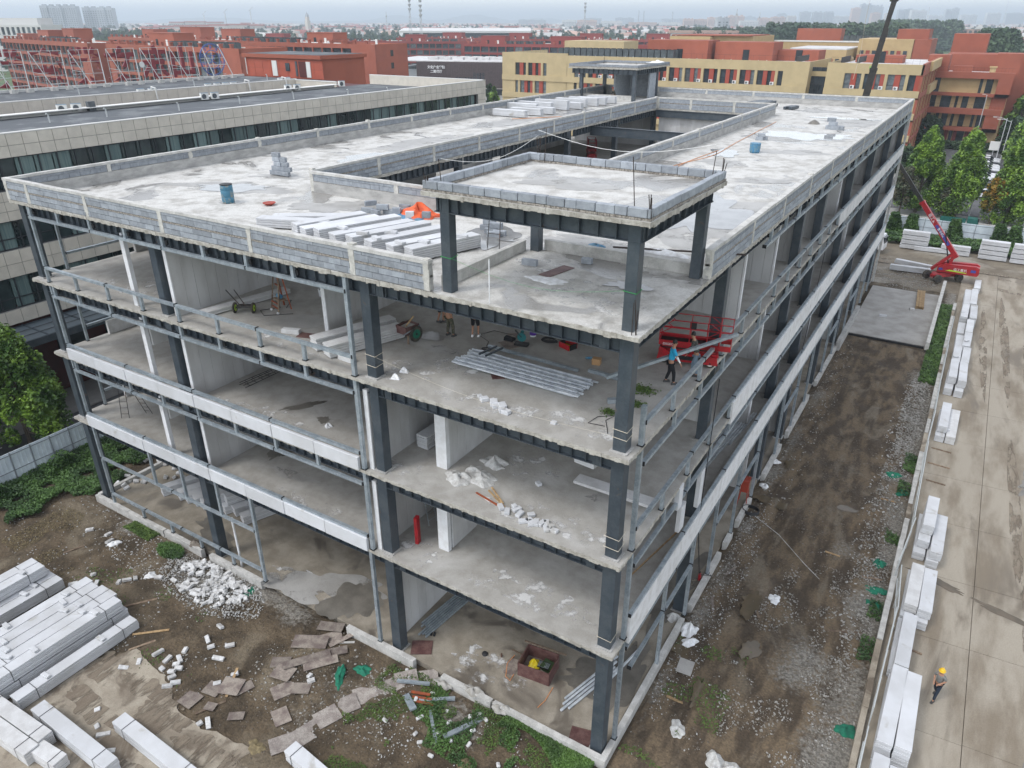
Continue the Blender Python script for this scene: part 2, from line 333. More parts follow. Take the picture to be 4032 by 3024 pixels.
# ------------------------------------------------------------ ground, roads
def axis_pts(a, b, step, out):
    mid = list(np.arange(a, b + 1e-6, step)); lo = []; hi = []; d = step; x = a
    while x > -out: d *= 1.35; x -= d; lo.append(x)
    d = step; x = b
    while x < out: d *= 1.35; x += d; hi.append(x)
    return np.array(lo[::-1] + mid + hi)
gx = axis_pts(-42, 10, .32, 16000); gy = axis_pts(-14, 90, .36, 16000)
X, Y = np.meshgrid(gx, gy, indexing='ij')
def vnoise(X, Y, sc, seed):
    q = np.random.RandomState(seed); T = q.rand(64, 64)
    u = X / sc; v = Y / sc; i = np.floor(u).astype(int); j = np.floor(v).astype(int); fu = u - i; fv = v - j
    fu = fu * fu * (3 - 2 * fu); fv = fv * fv * (3 - 2 * fv); g = lambda a, b: T[a % 64, b % 64]
    return (g(i, j) * (1 - fu) + g(i + 1, j) * fu) * (1 - fv) + (g(i, j + 1) * (1 - fu) + g(i + 1, j + 1) * fu) * fv - .5
def ground_h(X, Y):
    X = np.asarray(X, float); Y = np.asarray(Y, float)
    h = vnoise(X, Y, 2.3, 1) * .26 + vnoise(X, Y, .9, 2) * .20 + vnoise(X, Y, .5, 4) * .08 + vnoise(X, Y, 6, 3) * .25
    strip = (X > .2) & (X < 8.3) & (Y > -8) & (Y < 54)
    rut = np.where(strip & (Y > 20), np.abs(np.sin((X + .25 * np.sin(Y * .11)) * 3.1)) * .10, 0)
    h = h + rut
    m = np.clip((X + 41) / 3, 0, 1) * np.clip((8.4 - X) / .8, 0, 1) * np.clip((Y + 14) / 3, 0, 1) * np.clip((88 - Y) / 4, 0, 1)
    inside = (X > -35.3) & (X < .2) & (Y > -.1) & (Y < 72.5)
    pad = (X > -.2) & (X < 7.6) & (Y > 53) & (Y < 70.5)
    apron = np.clip(((X + 24.5) * .18 + (Y + 6.2) + np.sin(X * 1.3) * .3) * .8, 0, 1)   # 0 on the concrete apron front-left
    apron = np.where(X < -9, apron, 1)
    edge = np.clip(np.maximum(np.maximum(-35.3 - X, X - .3), -.1 - Y) / .8, 0, 1)
    k = m * np.where(pad, 0, 1) * edge * np.where(X < -9, apron, 1)
    return np.where(inside, -.25, h * k - .02 - .04 * (1 - k))
Z = ground_h(X, Y)
V = np.stack([X, Y, Z], 2).reshape(-1, 3); nx, ny = X.shape
I = np.arange(nx * ny).reshape(nx, ny)
Fq = np.stack([I[:-1, :-1], I[1:, :-1], I[1:, 1:], I[:-1, 1:]], 2).reshape(-1, 4)
me = bpy.data.meshes.new('ground'); me.vertices.add(len(V)); me.vertices.foreach_set('co', V.astype(np.float32).ravel())
me.loops.add(len(Fq) * 4); me.loops.foreach_set('vertex_index', Fq.astype(np.int32).ravel())
me.polygons.add(len(Fq)); me.polygons.foreach_set('loop_start', np.arange(0, len(Fq) * 4, 4, dtype=np.int32)); me.polygons.foreach_set('loop_total', np.full(len(Fq), 4, dtype=np.int32))
cx = X[:-1, :-1].ravel(); cy = Y[:-1, :-1].ravel()
mi = np.zeros(len(Fq), np.int32)                                     # 0 grassland, 1 mud, 2 dry earth, 3 paving
site = (cx > -40.5) & (cx < 8.6) & (cy > -40) & (cy < 98); mi[site] = 1
mi[(cx > 8.4) & (cx < 60) & (cy > -40) & (cy < 98)] = 2
mi[site & (cy > 72.5)] = 2
mi[(cx > -130) & (cx < -40.5) & (cy > -60) & (cy < 400)] = 3
mi[(cx > -40.5) & (cx < 40) & (cy > 98) & (cy < 230)] = 3
mi[site & (cx > .2) & (cy < 54)] = 4
mi[(cx > -230) & (cx <= -130) & (cy > -60) & (cy < 420)] = 3
for nme in ('grass', 'mud', 'earth', 'paving', 'mud_tracks'): me.materials.append(MATS[nme])
me.polygons.foreach_set('material_index', mi); me.update(calc_edges=True)
g_ = lambda d, w: np.clip(1 - d / w, 0, 1)
dst = np.zeros_like(X)
dst = np.maximum(dst, g_(np.abs(X - .5), 1.3) * (Y > 1) * (Y < 52) * .55); dst = np.maximum(dst, g_(np.abs(X - 8.2), 2.6) * (Y > 0) * .72)
dst = np.maximum(dst, g_(np.hypot((X - 5.6) / 2.6, (Y - 10.5) / 4.5), 1.0) * .8); dst = np.maximum(dst, g_(np.hypot((X - 6.5) / 1.8, (Y - 19.5) / 2.0), 1.0) * .8)
dst = np.maximum(dst, g_(np.abs(Y + .4), 1.6) * (X > -36) * (X < -15) * .62); dst = np.maximum(dst, g_(np.hypot((X + 22.5) / 4, (Y + 1.4) / 2.2), 1.0) * .9)
dst = np.maximum(dst, g_(np.hypot((X + 12) / 4.5, (Y + 2.6) / 3.2), 1.0) * .66); dst = np.maximum(dst, g_(np.hypot((X + 6.5) / 3, (Y + 1.2) / 1.8), 1.0) * .6); dst = np.maximum(dst, g_(np.hypot((X - 3) / 4, (Y - 76) / 4), 1.0) * .6)
dst = np.clip(dst * .85 + vnoise(X, Y, 1.7, 66) * .5 * (dst > 0), 0, 1)
at = me.attributes.new('dust', 'FLOAT', 'POINT'); at.data.foreach_set('value', dst.astype(np.float32).ravel())
put('ground', me, kind='structure')
gh = lambda x, y: float(ground_h(x, y))

# concrete road on the right, laid in bays
road = put('concrete_road', None, kind='structure')
ys = [-16, -11, -6.2, -1.4, 3.4, 8.4, 13.6 + .9, 19.7, 25.3, 30.9, 36.5, 42, 47.5, 53, 58.5, 64, 70, 76, 82]
for k in range(len(ys) - 1):
    for (a, b) in ((8.75, 12.35), (12.38, 16.2), (16.23, 20.0), (20.03, 23.8)):
        sk = (ys[k + 1] - ys[k])
        m = MB(); y0 = ys[k] + .012; y1 = ys[k + 1] - .012
        dy = (a - 9) * .08
        m.prism([(a, y0 + dy), (b, y0 + dy + .25), (b, y1 + dy + .25), (a, y1 + dy)], -.2, .03 + rnd.uniform(-.004, .004))
        m.build('road_slab', 'road_slab', road)
for (x, y, rx, ry, s) in ((14.2, 30, .35, 9, 3), (15.6, 24, .35, 8, 4), (11.6, 58, .3, 12, 5), (13.2, 60, .35, 14, 6), (15.4, 48, .5, 14, 7), (14.9, 12, .3, 9, 8)):
    sheet('tyre_track', blob(x, y, rx, ry, 40, s, 0.03, .12), .038, 'track_dirt')
for (x, y, rx, ry, s) in ((10.9, 19.3, 1.2, .3, 5), (13.4, 18.5, 1.4, .25, 6), (14.6, 8.0, .45, 2.0, 8), (15.2, 33, .8, 2.4, 9)):
    sheet('puddle', blob(x, y, rx, ry, 34, s, -.25), .039, 'puddle_brown' if s in (5, 6) else 'damp_dark')
# apron front left
ap = [(-30, -14), (-25, -8.5), (-23.6, -8.2), (-21.7, -6.5), (-19.9, -6.45), (-18.3, -6.9), (-17.6, -7.0), (-16.7, -7.3), (-15.2, -7.55), (-13.2, -7.0), (-12.0, -7.2), (-11.2, -7.5), (-9, -9), (-8, -15), (-20, -18)]
def rough_poly(P, step=.25, amp=.22):
    out = []
    for i in range(len(P)):
        a, b_ = Vector(P[i]), Vector(P[(i + 1) % len(P)]); n = max(1, int((b_ - a).length / step))
        for k in range(n):
            c = a.lerp(b_, k / n); out.append((c.x + float(vnoise(np.array(c.x), np.array(c.y), .7, 5)) * amp * 2.4 + rnd.uniform(-.05, .05), c.y + float(vnoise(np.array(c.y), np.array(c.x), .6, 6)) * amp * 2.4 + rnd.uniform(-.05, .05)))
    return out
for i, (x, y, rx, ry) in enumerate(((-22.5, -7.6, 1.2, .7), (-19.5, -7.4, 1.6, .5), (-17.2, -8.0, 1.2, .7), (-14.5, -8.2, 1.5, .6), (-12.5, -8.0, 1.0, .8), (-20.5, -9.4, 1.8, .5), (-16.5, -10.6, 1.6, .6))): sheet('mud_patch', blob(x, y, rx, ry, 40, 60 + i), .018 + i * .001, 'track_dirt')
m = MB().prism(rough_poly(ap), -.3, .012); m.build('concrete_apron', 'apron', kind='structure')
# pad beside the building
pad = put('concrete_pad', None, kind='structure')
m = MB().bb(.25, 7.3, 54.2, 70.6, -.3, .18); m.build('pad_slab', 'pad', pad)
MB().bb(7.0, 7.32, 53.2, 74.0, .18, .95).build('pad_wall', 'cap_concrete', pad)
MB().bb(.0, .35, 49.5, 60.4, -.1, .9).build('pad_wall', 'plaster', pad)
MB().bb(.4, 6.9, 54.0, 54.17, -.5, .13).build('pad_edge', 'black_steel', pad)
# puddles and damp stains on the mud
for (x, y, rx, ry, s) in ((1.5, 22, 1.2, .5, 1), (2.6, 12.6, .5, .9, 2), (.8, 8.0, .5, .8, 3), (3.4, 9.0, .4, .7, 4), (5.5, 23.5, .8, .35, 5), (1.2, 27, .5, .6, 6), (2.2, 5.2, .35, .9, 9)):
    sheet('puddle', blob(x, y, rx, ry, 26, s), gh(x, y) + .02, 'puddle_brown')
# streets beyond the site fence
sheet('street', [(-60, 101.5), (60, 101.5), (60, 109.5), (-60, 109.5)], .0, 'asphalt')
sheet('street', [(-47.5, -60), (-42.0, -60), (-42.0, 101), (-47.5, 101)], .004, 'asphalt')
sheet('pavement', [(-50.9, -60), (-47.6, -60), (-47.6, 101), (-50.9, 101)], .010, 'paving')
sheet('parking_lot', [(-6, 115), (14, 115), (14, 187), (-6, 187)], .012, 'asphalt')
sheet('road_marking', [(-44.9, -9), (-44.75, -9), (-44.75, -1.2), (-44.9, -1.2)], .012, 'line_yellow')
for k in range(8): sheet('road_marking', [(-46.9 + 0 * k, -3 + k * 6), (-46.75, -3 + k * 6), (-46.75, k * 6), (-46.9, k * 6)], .012, 'line_white')
for k in range(10): sheet('road_marking', [(3.2, 150 + k * 3.2), (3.35, 150 + k * 3.2), (3.35, 152 + k * 3.2), (3.2, 152 + k * 3.2)], .020, 'line_white')
MB().bb(-60, 60, 109.6, 109.85, -.2, .14).build('kerb', 'cap_concrete', kind='structure')
MB().bb(-60, 60, 101.15, 101.4, -.2, .14).build('kerb', 'cap_concrete', kind='structure')
# earth track at the back of the site
for (x, y, rx, ry, s, rz) in ((3, 83.5, 13, .5, 1, -.05), (3, 81.6, 13, .4, 2, -.05), (12, 77, 6, .5, 3, -.3)):
    sheet('track', blob(x, y, rx, ry, 40, s, rz, .10), .03, 'track_dirt')
# ------------------------------------------------------------ the unfinished building
BL = thing('unfinished_building', 'long four storey steel frame building under construction with bare concrete floors', 'building')
XL, YL = -35.1, 72.2
LV = [(0.10, Z2), (Z2, Z3), (Z3, Z4), (Z4, ZR)]
CX = [-.48, -11.0, -23.9, -34.65]; CY = [.50, 10.0, 24.3, 30.4, 40.8, 50.8, 60.8, 71.6]
# floor plates
def plate(name, rects, z, t, m):
    b = MB()
    for r in rects: b.bb(*r, z - t, z)
    return b.build(name, m, BL)
plate('ground_floor_slab', [(XL + .25, -.25, .25, YL - .25)], .10, .3, 'ground_concrete')
for z in (Z2, Z3, Z4): plate('floor_slab', [(XL, 0, 0, YL)], z, .15, 'floor_concrete')
VX0, VX1, VY0, VY1 = -23.2, -11.1, 9.9, 59.6
plate('roof_slab', [(XL, 0, 0, VY0), (XL, 0, VY1, YL), (XL, VX0, VY0, VY1), (VX1, 0, VY0, VY1)], ZR, .15, 'roof_concrete')
# rough cast edges of the plates
def rough_edge(z, runs, name='slab_edge'):
    b = MB()
    for (ax, a0, a1, fix, out) in runs:
        p = a0
        while p < a1:
            s = rnd.uniform(.06, .26); q = min(p + s, a1); d = rnd.uniform(.008, .035); lo = max(0, rnd.gauss(.008, .02)); hi = rnd.uniform(-.035, .004)
            c0, c1 = (fix - .06, fix + d) if out > 0 else (fix - d, fix + .06)
            if ax == 'x': b.bb(p, q, c0, c1, z - .15 - lo, z + hi - .004)
            else: b.bb(c0, c1, p, q, z - .15 - lo, z + hi - .004)
            p = q
    return b.build(name, 'edge_concrete', BL)
for z in (Z2, Z3, Z4): rough_edge(z, [('x', XL, 0, 0, -1), ('y', 0, YL, 0, 1), ('y', 0, YL, XL, -1)])
rough_edge(ZR, [('x', XL, 0, 0, -1), ('y', 0, YL, 0, 1), ('y', VY0, VY1, VX0, 1), ('y', VY0, VY1, VX1, -1), ('x', VX0, VX1, VY1, -1)])
# columns
def col(x, y, z0, z1, w, m='steel'):
    o = boxo('column', m, (x, y, (z0 + z1) / 2), (w, w, z1 - z0), BL, bev=.012)
    return o
for y in CY:
    for x in CX:
        for i, (a, b_) in enumerate(LV):
            if y > 1 and x in CX[1:3] and i < 2 and y > 25: continue
            w = .52 if i < 2 else .46
            col(x, y, a - (.3 if i == 0 else 0), b_ - .15, w)
            if i > 0 or True:
                boxo('base_plate', 'plaster', (x, y, a + .03), (w + .16, w + .16, .05), BL)
# beams with stiffeners
def ibeam(a, b, ztop, depth, out, st=.52, name='steel_beam', wide=.28):
    """a,b plan ends; out = plan unit vector toward the viewer side"""
    a = Vector((*a, 0)); b = Vector((*b, 0)); d = (b - a).normalized(); L = (b - a).length; o = Vector((*out, 0)); mid = (a + b) / 2
    rz = math.atan2(d.y, d.x); m = MB()
    m.box((mid.x, mid.y, ztop - .012), (L, wide, .024), rz); m.box((mid.x, mid.y, ztop - depth + .012), (L, wide, .024), rz)
    m.box((mid.x, mid.y, ztop - depth / 2), (L, .018, depth - .052), rz)
    ob = m.build(name, 'steel', BL)
    if st:
        n = int(L / st); me = bmesh_box((.016, wide / 2 - .012, depth - .056), 'steel')
        for k in range(n):
            c = a + d * (st * (k + .5) + rnd.uniform(-.03, .03)) + o * (wide / 4 + .004)
            put('stiffener', me, ob, (c.x, c.y, ztop - depth / 2), rz)
    return ob
def plates(x0, y, zt, dp, rz):
    m = MB().box((0, 0, 0), (.34, .014, dp - .07))
    for i in range(6):
        for s in (-.07, .07): m.box((s, -.012, -dp / 2 + .08 + i * (dp - .16) / 5), (.035, .012, .035))
    m.build('splice_plate', 'steel', BL, (x0, y, zt - dp / 2), rz)
stz = [Z2, Z3, Z4, ZR]
for z in stz:
    zt = z - .15
    for i in range(3):
        ibeam((CX[i + 1] + .25, .42), (CX[i] - .25, .42), zt, .60, (0, -1))
        plates(CX[i] - .75, .42 - .135, zt, .60, 0); plates(CX[i + 1] + .75, .42 - .135, zt, .60, 0)
    for j in range(len(CY) - 1):
        ibeam((CX[0], CY[j] + .25), (CX[0], CY[j + 1] - .25), zt, .60, (1, 0), st=.52 if CY[j] < 35 else None)
        ibeam((CX[3], CY[j] + .25), (CX[3], CY[j + 1] - .25), zt, .60, (-1, 0), st=None)
    for y in CY[1:]:
        for i in (0, 2): ibeam((CX[i + 1] + .25, y), (CX[i] - .25, y), zt, .55, (0, -1), st=None)
for j in range(1, len(CY) - 2):                                       # round the roof void
    ibeam((CX[2] + .35, CY[j] + .25), (CX[2] + .35, CY[j + 1] - .25), ZR - .15, .62, (1, 0), st=.55)
    ibeam((CX[1] - .1, CY[j] + .25), (CX[1] - .1, CY[j + 1] - .25), ZR - .15, .62, (-1, 0), st=None)
ibeam((VX0, VY1 - .15), (VX1, VY1 - .15), ZR - .15, .7, (0, -1), st=None)
ibeam((VX0 - .4, 44.6), (VX1 + .3, 44.6), ZR - .25, .8, (0, -1), st=None)
for x in np.arange(-9.4, -1, 2.05):                                    # secondary beams seen over the open corner bay
    ibeam((x, .7), (x, 9.7), ZR - .15, .35, (1, 0), st=None, wide=.18)
    ibeam((x, .7), (x, 9.7), Z4 - .15, .35, (1, 0), st=None, wide=.18)
# ---------------- parapets: block courses, brick strip, cap, posts
BLK = {'n': 0}
def parapet(ax, a0, a1, fix, out, posts, name='parapet', single=True, z0=ZR, H=1.10, skip_inner=False):
    """ax: running axis; fix: outer face coordinate; out: +1/-1 direction of the outer (blockwork) side"""
    T = .20; L = a1 - a0; mid = (a0 + a1) / 2
    P = lambda p, q, z: (p, q, z) if ax == 'x' else (q, p, z)
    D = lambda l, w, h: (l, w, h) if ax == 'x' else (w, l, h)
    core = fix - out * .10
    par = MB().box(P(mid, core, z0 + .50), D(L, .12, .98)).build(name, 'plaster', BL)
    MB().box(P(mid, fix - out * .185, z0 + .285), D(L - .5, .09, .56)).build('plaster_curb', 'plaster', par)
    b = MB(); p = a0
    while p < a1:
        q = min(p + rnd.uniform(.8, 2.2), a1); b.box(P((p + q) / 2, core + rnd.uniform(-.012, .012), z0 + 1.035 + rnd.uniform(-.008, .008)), D(q - p, T + .05 + rnd.uniform(0, .02), .13)); p = q
    b.build('cap', 'cap_concrete', par)
    b = MB().box(P(mid, core, z0 + .535), D(L, T - .02, .075)); b.build('brick_strip', 'brick_strip', par)
    edges = [a0] + [x for x in posts] + [a1]
    for x in posts + [a0 + .14, a1 - .14]:
        m = MB(); zz = z0 + .02
        while zz < z0 + .97: h = rnd.uniform(.12, .28); m.box(P(x + rnd.uniform(-.012, .012), core, zz + h / 2), D(.24 + rnd.uniform(-.04, .06), T + .04, h)); zz += h
        m.build('post', 'post_concrete', par)
    bl = .60; stuff = MB(); hs = [(z0 + .03, .235, 0), (z0 + .275, .215, .3), (z0 + .585, .24, .15), (z0 + .83, .13, .45)]
    for (zb, h, off) in hs:
        p = a0 + .24 - off
        while p < a1 - .24:
            q = p + bl; c0, c1 = max(p, a0 + .24), min(q, a1 - .24); p = q
            pieces = [(c0, c1)]
            for x in posts:
                nw = []
                for (s, e) in pieces:
                    if e <= x - .13 or s >= x + .13: nw.append((s, e))
                    else:
                        if s < x - .13: nw.append((s, x - .13))
                        if e > x + .13: nw.append((x + .13, e))
                pieces = nw
            for (s, e) in pieces:
                if e - s < .06: continue
                w = T if zb > z0 + .5 else .12; cc = core if zb > z0 + .5 else fix - out * .055
                jt = rnd.uniform(-.006, .008)
                if single and BLK['n'] < 300 and zb < z0 + .8:
                    BLK['n'] += 1
                    ln = round((e - s - .014) * 10) / 10
                    ln = e - s - .014
                    boxo('block', 'block_grey', P((s + e) / 2, cc + out * (.004 + jt), zb + h / 2), D(round(ln, 2), w, h - .012), par)
                else: stuff.box(P((s + e) / 2, cc + out * (.004 + jt), zb + h / 2), D(e - s - .014, w, h - .012))
    if stuff.v: stuff.build('block_courses', 'block_grey', par, kind='stuff')
    return par
parapet('x', XL, -7.68, 0.0, -1, [-33.0, -27.95, -22.3, -16.65, -11.2])
BLK['n'] = 60
parapet('y', 6.3, YL, 0.0, 1, [11.9, 17.2, 22.9, 28.7, 34.6, 40.3, 46, 51.6, 57.2, 62.8, 68.2])
parapet('y', .2, YL, XL, -1, [5.6, 11, 16.5, 22, 27.6, 33, 38.6, 44, 49.6, 55, 60.8, 66.4], single=False)
parapet('x', XL + .2, -.2, YL, 1, [-28, -22, -16.5, -11, -5.5], single=False)
BLK['n'] = 120
parapet('y', VY0, VY1, VX0, 1, [15.3, 20.7, 26, 31.5, 37, 42.5, 48, 53.7])
parapet('y', VY0, VY1, VX1, -1, [15, 20.5, 26, 31.5, 37, 42.5, 48, 53.7], single=False)
parapet('x', VX0, VX1, VY0, 1, [-17.2], single=False)
parapet('x', VX0, VX1, VY1, -1, [-19.5, -15], single=True)
# ---------------- roof terrace canopy at the corner, low kerb walls
def canopy(x0, x1, y0, y1, zb, root, cols, single=True, wcol=.38):
    MB().bb(x0, x1, y0, y1, zb, zb + .14).build('canopy_slab', 'roof_concrete', root)
    b = MB()
    for (ax, a0, a1, fix, out) in (('x', x0, x1, y0, -1), ('y', y0, y1, x1, 1), ('x', x0, x1, y1, 1), ('y', y0, y1, x0, -1)):
        p = a0
        while p < a1:
            q = min(p + rnd.uniform(.08, .3), a1); d = rnd.uniform(.008, .035); lo = max(0, rnd.gauss(.005, .018))
            c0, c1 = (fix - .05, fix + d) if out > 0 else (fix - d, fix + .05)
            if ax == 'x': b.bb(p, q, c0, c1, zb - lo, zb + .135)
            else: b.bb(c0, c1, p, q, zb - lo, zb + .135)
            p = q
    b.build('slab_edge', 'edge_concrete', root)
    for (x, y) in cols: boxo('column', 'steel', (x, y, (ZR + zb) / 2), (wcol, wcol, zb - ZR), root, bev=.012)
    dp = .55
    for (a, c, o) in (((x0 + .3, y0 + .38), (x1 - .3, y0 + .38), (0, -1)), ((x1 - .42, y0 + .3), (x1 - .42, y1 - .3), (1, 0)), ((x0 + .3, y1 - .38), (x1 - .3, y1 - .38), (0, -1)), ((x0 + .42, y0 + .3), (x0 + .42, y1 - .3), (-1, 0))):
        ibeam(a, c, zb, dp, o, st=.62)
    strip = MB(); rows = MB()
    for (ax, a0, a1, fix) in (('x', x0, x1, y0 + .14), ('x', x0, x1, y1 - .14), ('y', y0 + .28, y1 - .28, x0 + .14), ('y', y0 + .28, y1 - .28, x1 - .14)):
        L = a1 - a0
        p = a0
        while p < a1 - .03:
            q = min(p + .19, a1); c = ((p + q) / 2, fix, zb + .18) if ax == 'x' else (fix, (p + q) / 2, zb + .18)
            strip.box(c, ((q - p - .015), .20 + rnd.uniform(0, .03), .065) if ax == 'x' else (.20 + rnd.uniform(0, .03), q - p - .015, .065)); p = q
        p = a0 + .03
        while p < a1 - .1:
            ln = rnd.choice([.6, .6, .6, .38]); q = min(p + ln, a1 - .03)
            c = ((p + q) / 2, fix + rnd.uniform(-.015, .015), zb + .345 + rnd.uniform(-.006, .006)); d = (q - p - .018, .20, .25)
            if ax == 'y': c = (c[1], c[0], c[2]); d = (d[1], d[0], d[2])
            if single: boxo('block', 'block_grey', c, d, root, bev=.014)
            else: rows.box(c, d)
            p = q
    strip.build('brick_strip', 'brick_strip', root)
    if rows.v: rows.build('block_courses', 'block_grey', root, kind='stuff')
canopy(-7.85, .05, 0, 6.85, 22.07, BL, [(-7.15, .45), (-7.15, 6.35), (-.5, 6.35), (-.5, .45)])
b = MB(); b.bb(-7.72, -7.5, .7, 6.1, ZR, ZR + .42); b.bb(-6.9, -.75, 6.55, 6.77, ZR, ZR + .42); b.build('kerb_wall', 'cap_concrete', BL)
# rear canopy
canopy(-36.3, -27.6, 64.2, 74.2, 22.15, BL, [(-34.9, 64.9), (-34.9, 71.3), (-28.1, 71.3), (-28.1, 64.7)], single=False)
par = MB().bb(-28.25, -28.05, 69.2, 71.2, ZR, 21.65).bb(-31.6, -28.3, 71.4, 71.6, ZR, 21.65).bb(-31.7, -31.5, 67, 71.3, ZR, 21.65).build('block_wall', 'block_grey', BL)
MB().bb(-35, -28.4, 65.5, 65.7, ZR, ZR + .5).build('kerb_wall', 'cap_concrete', BL)
# rebar sprouts on both canopies and roof corner
def rebars(x, y, z, n=3, h=1.0, sp=.12, root=BL, lean=.12):
    for i in range(n):
        MB().tube([(x + rnd.uniform(-sp, sp), y + rnd.uniform(-sp, sp), z), (x + rnd.uniform(-sp, sp) + rnd.uniform(-lean, lean), y + rnd.uniform(-sp, sp), z + h * rnd.uniform(.7, 1.15))], .014, 5).build('rebar', 'rebar', root)
rebars(.0, .1, 22.2, 3, .75, .06); rebars(-.55, .25, 22.2, 1, 1.5, .02, lean=.2); rebars(-7.75, .1, 22.2, 4, .55, .08, lean=.25); rebars(-7.3, .4, 22.2, 1, 1.2, .01)
rebars(-7.3, 6.7, 22.2, 3, .9, .1); rebars(-7.0, 6.6, 22.2, 1, 1.3, .01); rebars(-.1, 6.7, 22.2, 3, .85, .08); rebars(-.4, 6.6, 22.2, 1, 1.35, .01)
rebars(-.22, .12, ZR, 4, 1.0, .07, lean=.05)
rebars(-27.8, 64.3, 22.3, 2, .8, .05); rebars(-35.4, 71.8, 22.3, 2, .8, .05)
# ---------------- galvanised rails
GV = 'galvanised'
def rail(a, b, z, w=.15, h=.13, seg=5.4, name='rail', m=GV):
    a = Vector((*a, z)); b = Vector((*b, z)); L = (b - a).length; d = (b - a).normalized(); n = max(1, round(L / seg)); rz = math.atan2(d.y, d.x)
    for i in range(n):
        c = a + d * (L * (i + .5) / n); boxo(name, m, (c.x, c.y, c.z), (L / n - .01, w, h), BL, rz)
    for i in range(n + 1): # dark joint brackets
        c = a + d * (L * i / n); boxo('joint_bracket', 'black_steel', (c.x, c.y, c.z + .02), (.05, w + .03, h + .02), BL, rz)
def post(x, y, z0, z1, w=.14, d=.12, foot=True, m=GV):
    boxo('rail_post', m, (x, y, (z0 + z1) / 2), (w, d, z1 - z0), BL)
    if foot: boxo('foot_plate', 'black_steel', (x, y, z0 + .02), (w + .07, d + .06, .035), BL)
FXP = [-30.9, -28.15, -25.38, -22.6, -19.86, -17.15, -14.48]
FY = .06
# front: under the roof
rail((-33.6, FY), (-11.72, FY), 18.06)
for x in [-33.4] + FXP: post(x, FY + .02, 18.12, 18.66, .16, .12, False); boxo('bracket', 'black_steel', (x + .16, FY + .1, 18.33), (.14, .10, .20), BL)
# 4F
rail((-33.5, FY), (-11.72, FY), 15.38)
for x in FXP: post(x, FY + .05, Z4, 15.31, .16)
rail((-33.5, FY - .02), (-11.8, FY - .02), 13.80)
for x in [-33.2] + FXP: post(x, FY, 13.86, 14.40, .14, .12, False); boxo('bracket', 'black_steel', (x + .16, FY + .1, 14.08), (.14, .10, .20), BL)
# 3F
rail((-33.5, FY), (-11.85, FY), 10.95); rail((-33.5, FY - .02), (-11.85, FY - .02), 9.42)
for x in [-33.2] + FXP: post(x, FY + .04, Z3, 10.9, .12, .08, False); post(x, FY, 9.5, 10.05, .14, .12, False)
# 2F
rail((-33.5, FY), (-11.9, FY), 6.62)
for x in [-33.45] + FXP + [-11.75]:
    pass
xs = [-33.5] + FXP + [-11.9]
for (z0, z1) in ((Z3 - .06, 10.78), (Z2 - .10, 6.55)):
    for i in range(len(xs) - 1):
        boxo('sill_panel', 'aac', ((xs[i] + xs[i + 1]) / 2, -.01 - .012 * (i % 2), (z0 + z1) / 2), (xs[i + 1] - xs[i] - .03, .16, z1 - z0), BL, bev=.012)
# ground floor front-left
rail((-33.3, FY), (-19.9, FY), 3.62); rail((-33.3, FY), (-19.9, FY), 1.05, seg=3.4)
for x in (-33.35, -28.1, -25.4, -22.5): post(x, FY + .02, .35 if x < -33 else 3.68, Z2 - .2, .16, .13, False)
post(-19.83, FY, .35, Z2 - .2, .17, .14); 
for x in (-30.3, -27.6, -25.0, -22.3): post(x, FY, .40, .98, .15, .12)
MB().tube([(-22.1, .35, .1), (-22.15, .35, 3.4)], .06, 10).build('white_pipe', 'white_plastic', BL)
# full-height studs left end and beside column 3
for (z0, z1) in ((Z4, 18.62), (Z3, 14.37), (Z2, 10.02)):
    post(-33.55, FY + .04, z0, z1, .15, .13)
    post(-11.72, FY + .02, z0, z1, .17, .15)
post(-11.85, FY + .02, .35, 5.77, .17, .15)
for (z0, z1) in ((Z4, 18.62), (Z3, 14.37), (Z2, 10.02)):                # left return seen through the corner bay
    post(-34.95, 1.9, z0, z1, .13, .13, m='galvanised'); 
for z in (Z4 + .9, Z3 + .9, Z2 + .9):
    rail((-34.98, 2.0), (-34.98, 9.6), z + .0, seg=7.6)
for z in (Z4, Z3, Z2):
    MB().bb(-35.0, -34.8, 6.0 if z == Z4 else 3.2, 9.4, z, z + .85).build('sill_wall', 'plaster' if z == Z4 else 'sill_panel', BL)
# right facade
RX = -.02
RY = [1.1 + 2.86 * k for k in range(25)]
RY = [y for y in RY if y < 71.4] + [71.8]
rail((RX, 14.4), (RX, 71.9), 18.06, seg=5.6)
for y in RY:
    if y > 14.5: post(RX, y, 18.12, 18.66, .12, .16, False); boxo('bracket', 'black_steel', (RX - .12, y + .16, 18.34), (.12, .14, .22), BL)
rail((RX, 1.15), (RX, 71.9), 15.40, seg=5.72)
rail((RX, 1.3), (RX, 71.9), 13.72, seg=5.6)
for y in RY[1:]:
    post(RX - .02, y, Z4, 15.34, .12, .16); post(RX, y + .3, 13.78, 14.40, .12, .15, False); boxo('bracket', 'black_steel', (RX - .12, y + .46, 14.05), (.12, .14, .22), BL)
post(RX - .03, 1.1, Z4, 16.05, .16, .16)
rail((RX, 1.15), (RX, 71.9), 11.12, seg=5.72); rail((RX, 1.3), (RX, 71.9), 9.36, seg=5.6)
for y in RY[1:]: post(RX - .02, y, Z3, 11.06, .12, .16); post(RX, y + .3, 9.42, 10.05, .12, .15, False)
post(RX - .03, 1.1, Z3, 14.37, .16, .16); post(RX - .03, 1.1, Z2, 10.02, .16, .16); post(RX - .03, 1.1, .35, 5.77, .16, .16)
rail((RX + .04, 1.3), (RX + .04, 71.9), 6.95, seg=5.72)
rail((RX, 1.3), (RX, 71.9), 5.25, seg=5.6)
YS = [1.3] + RY[1:]
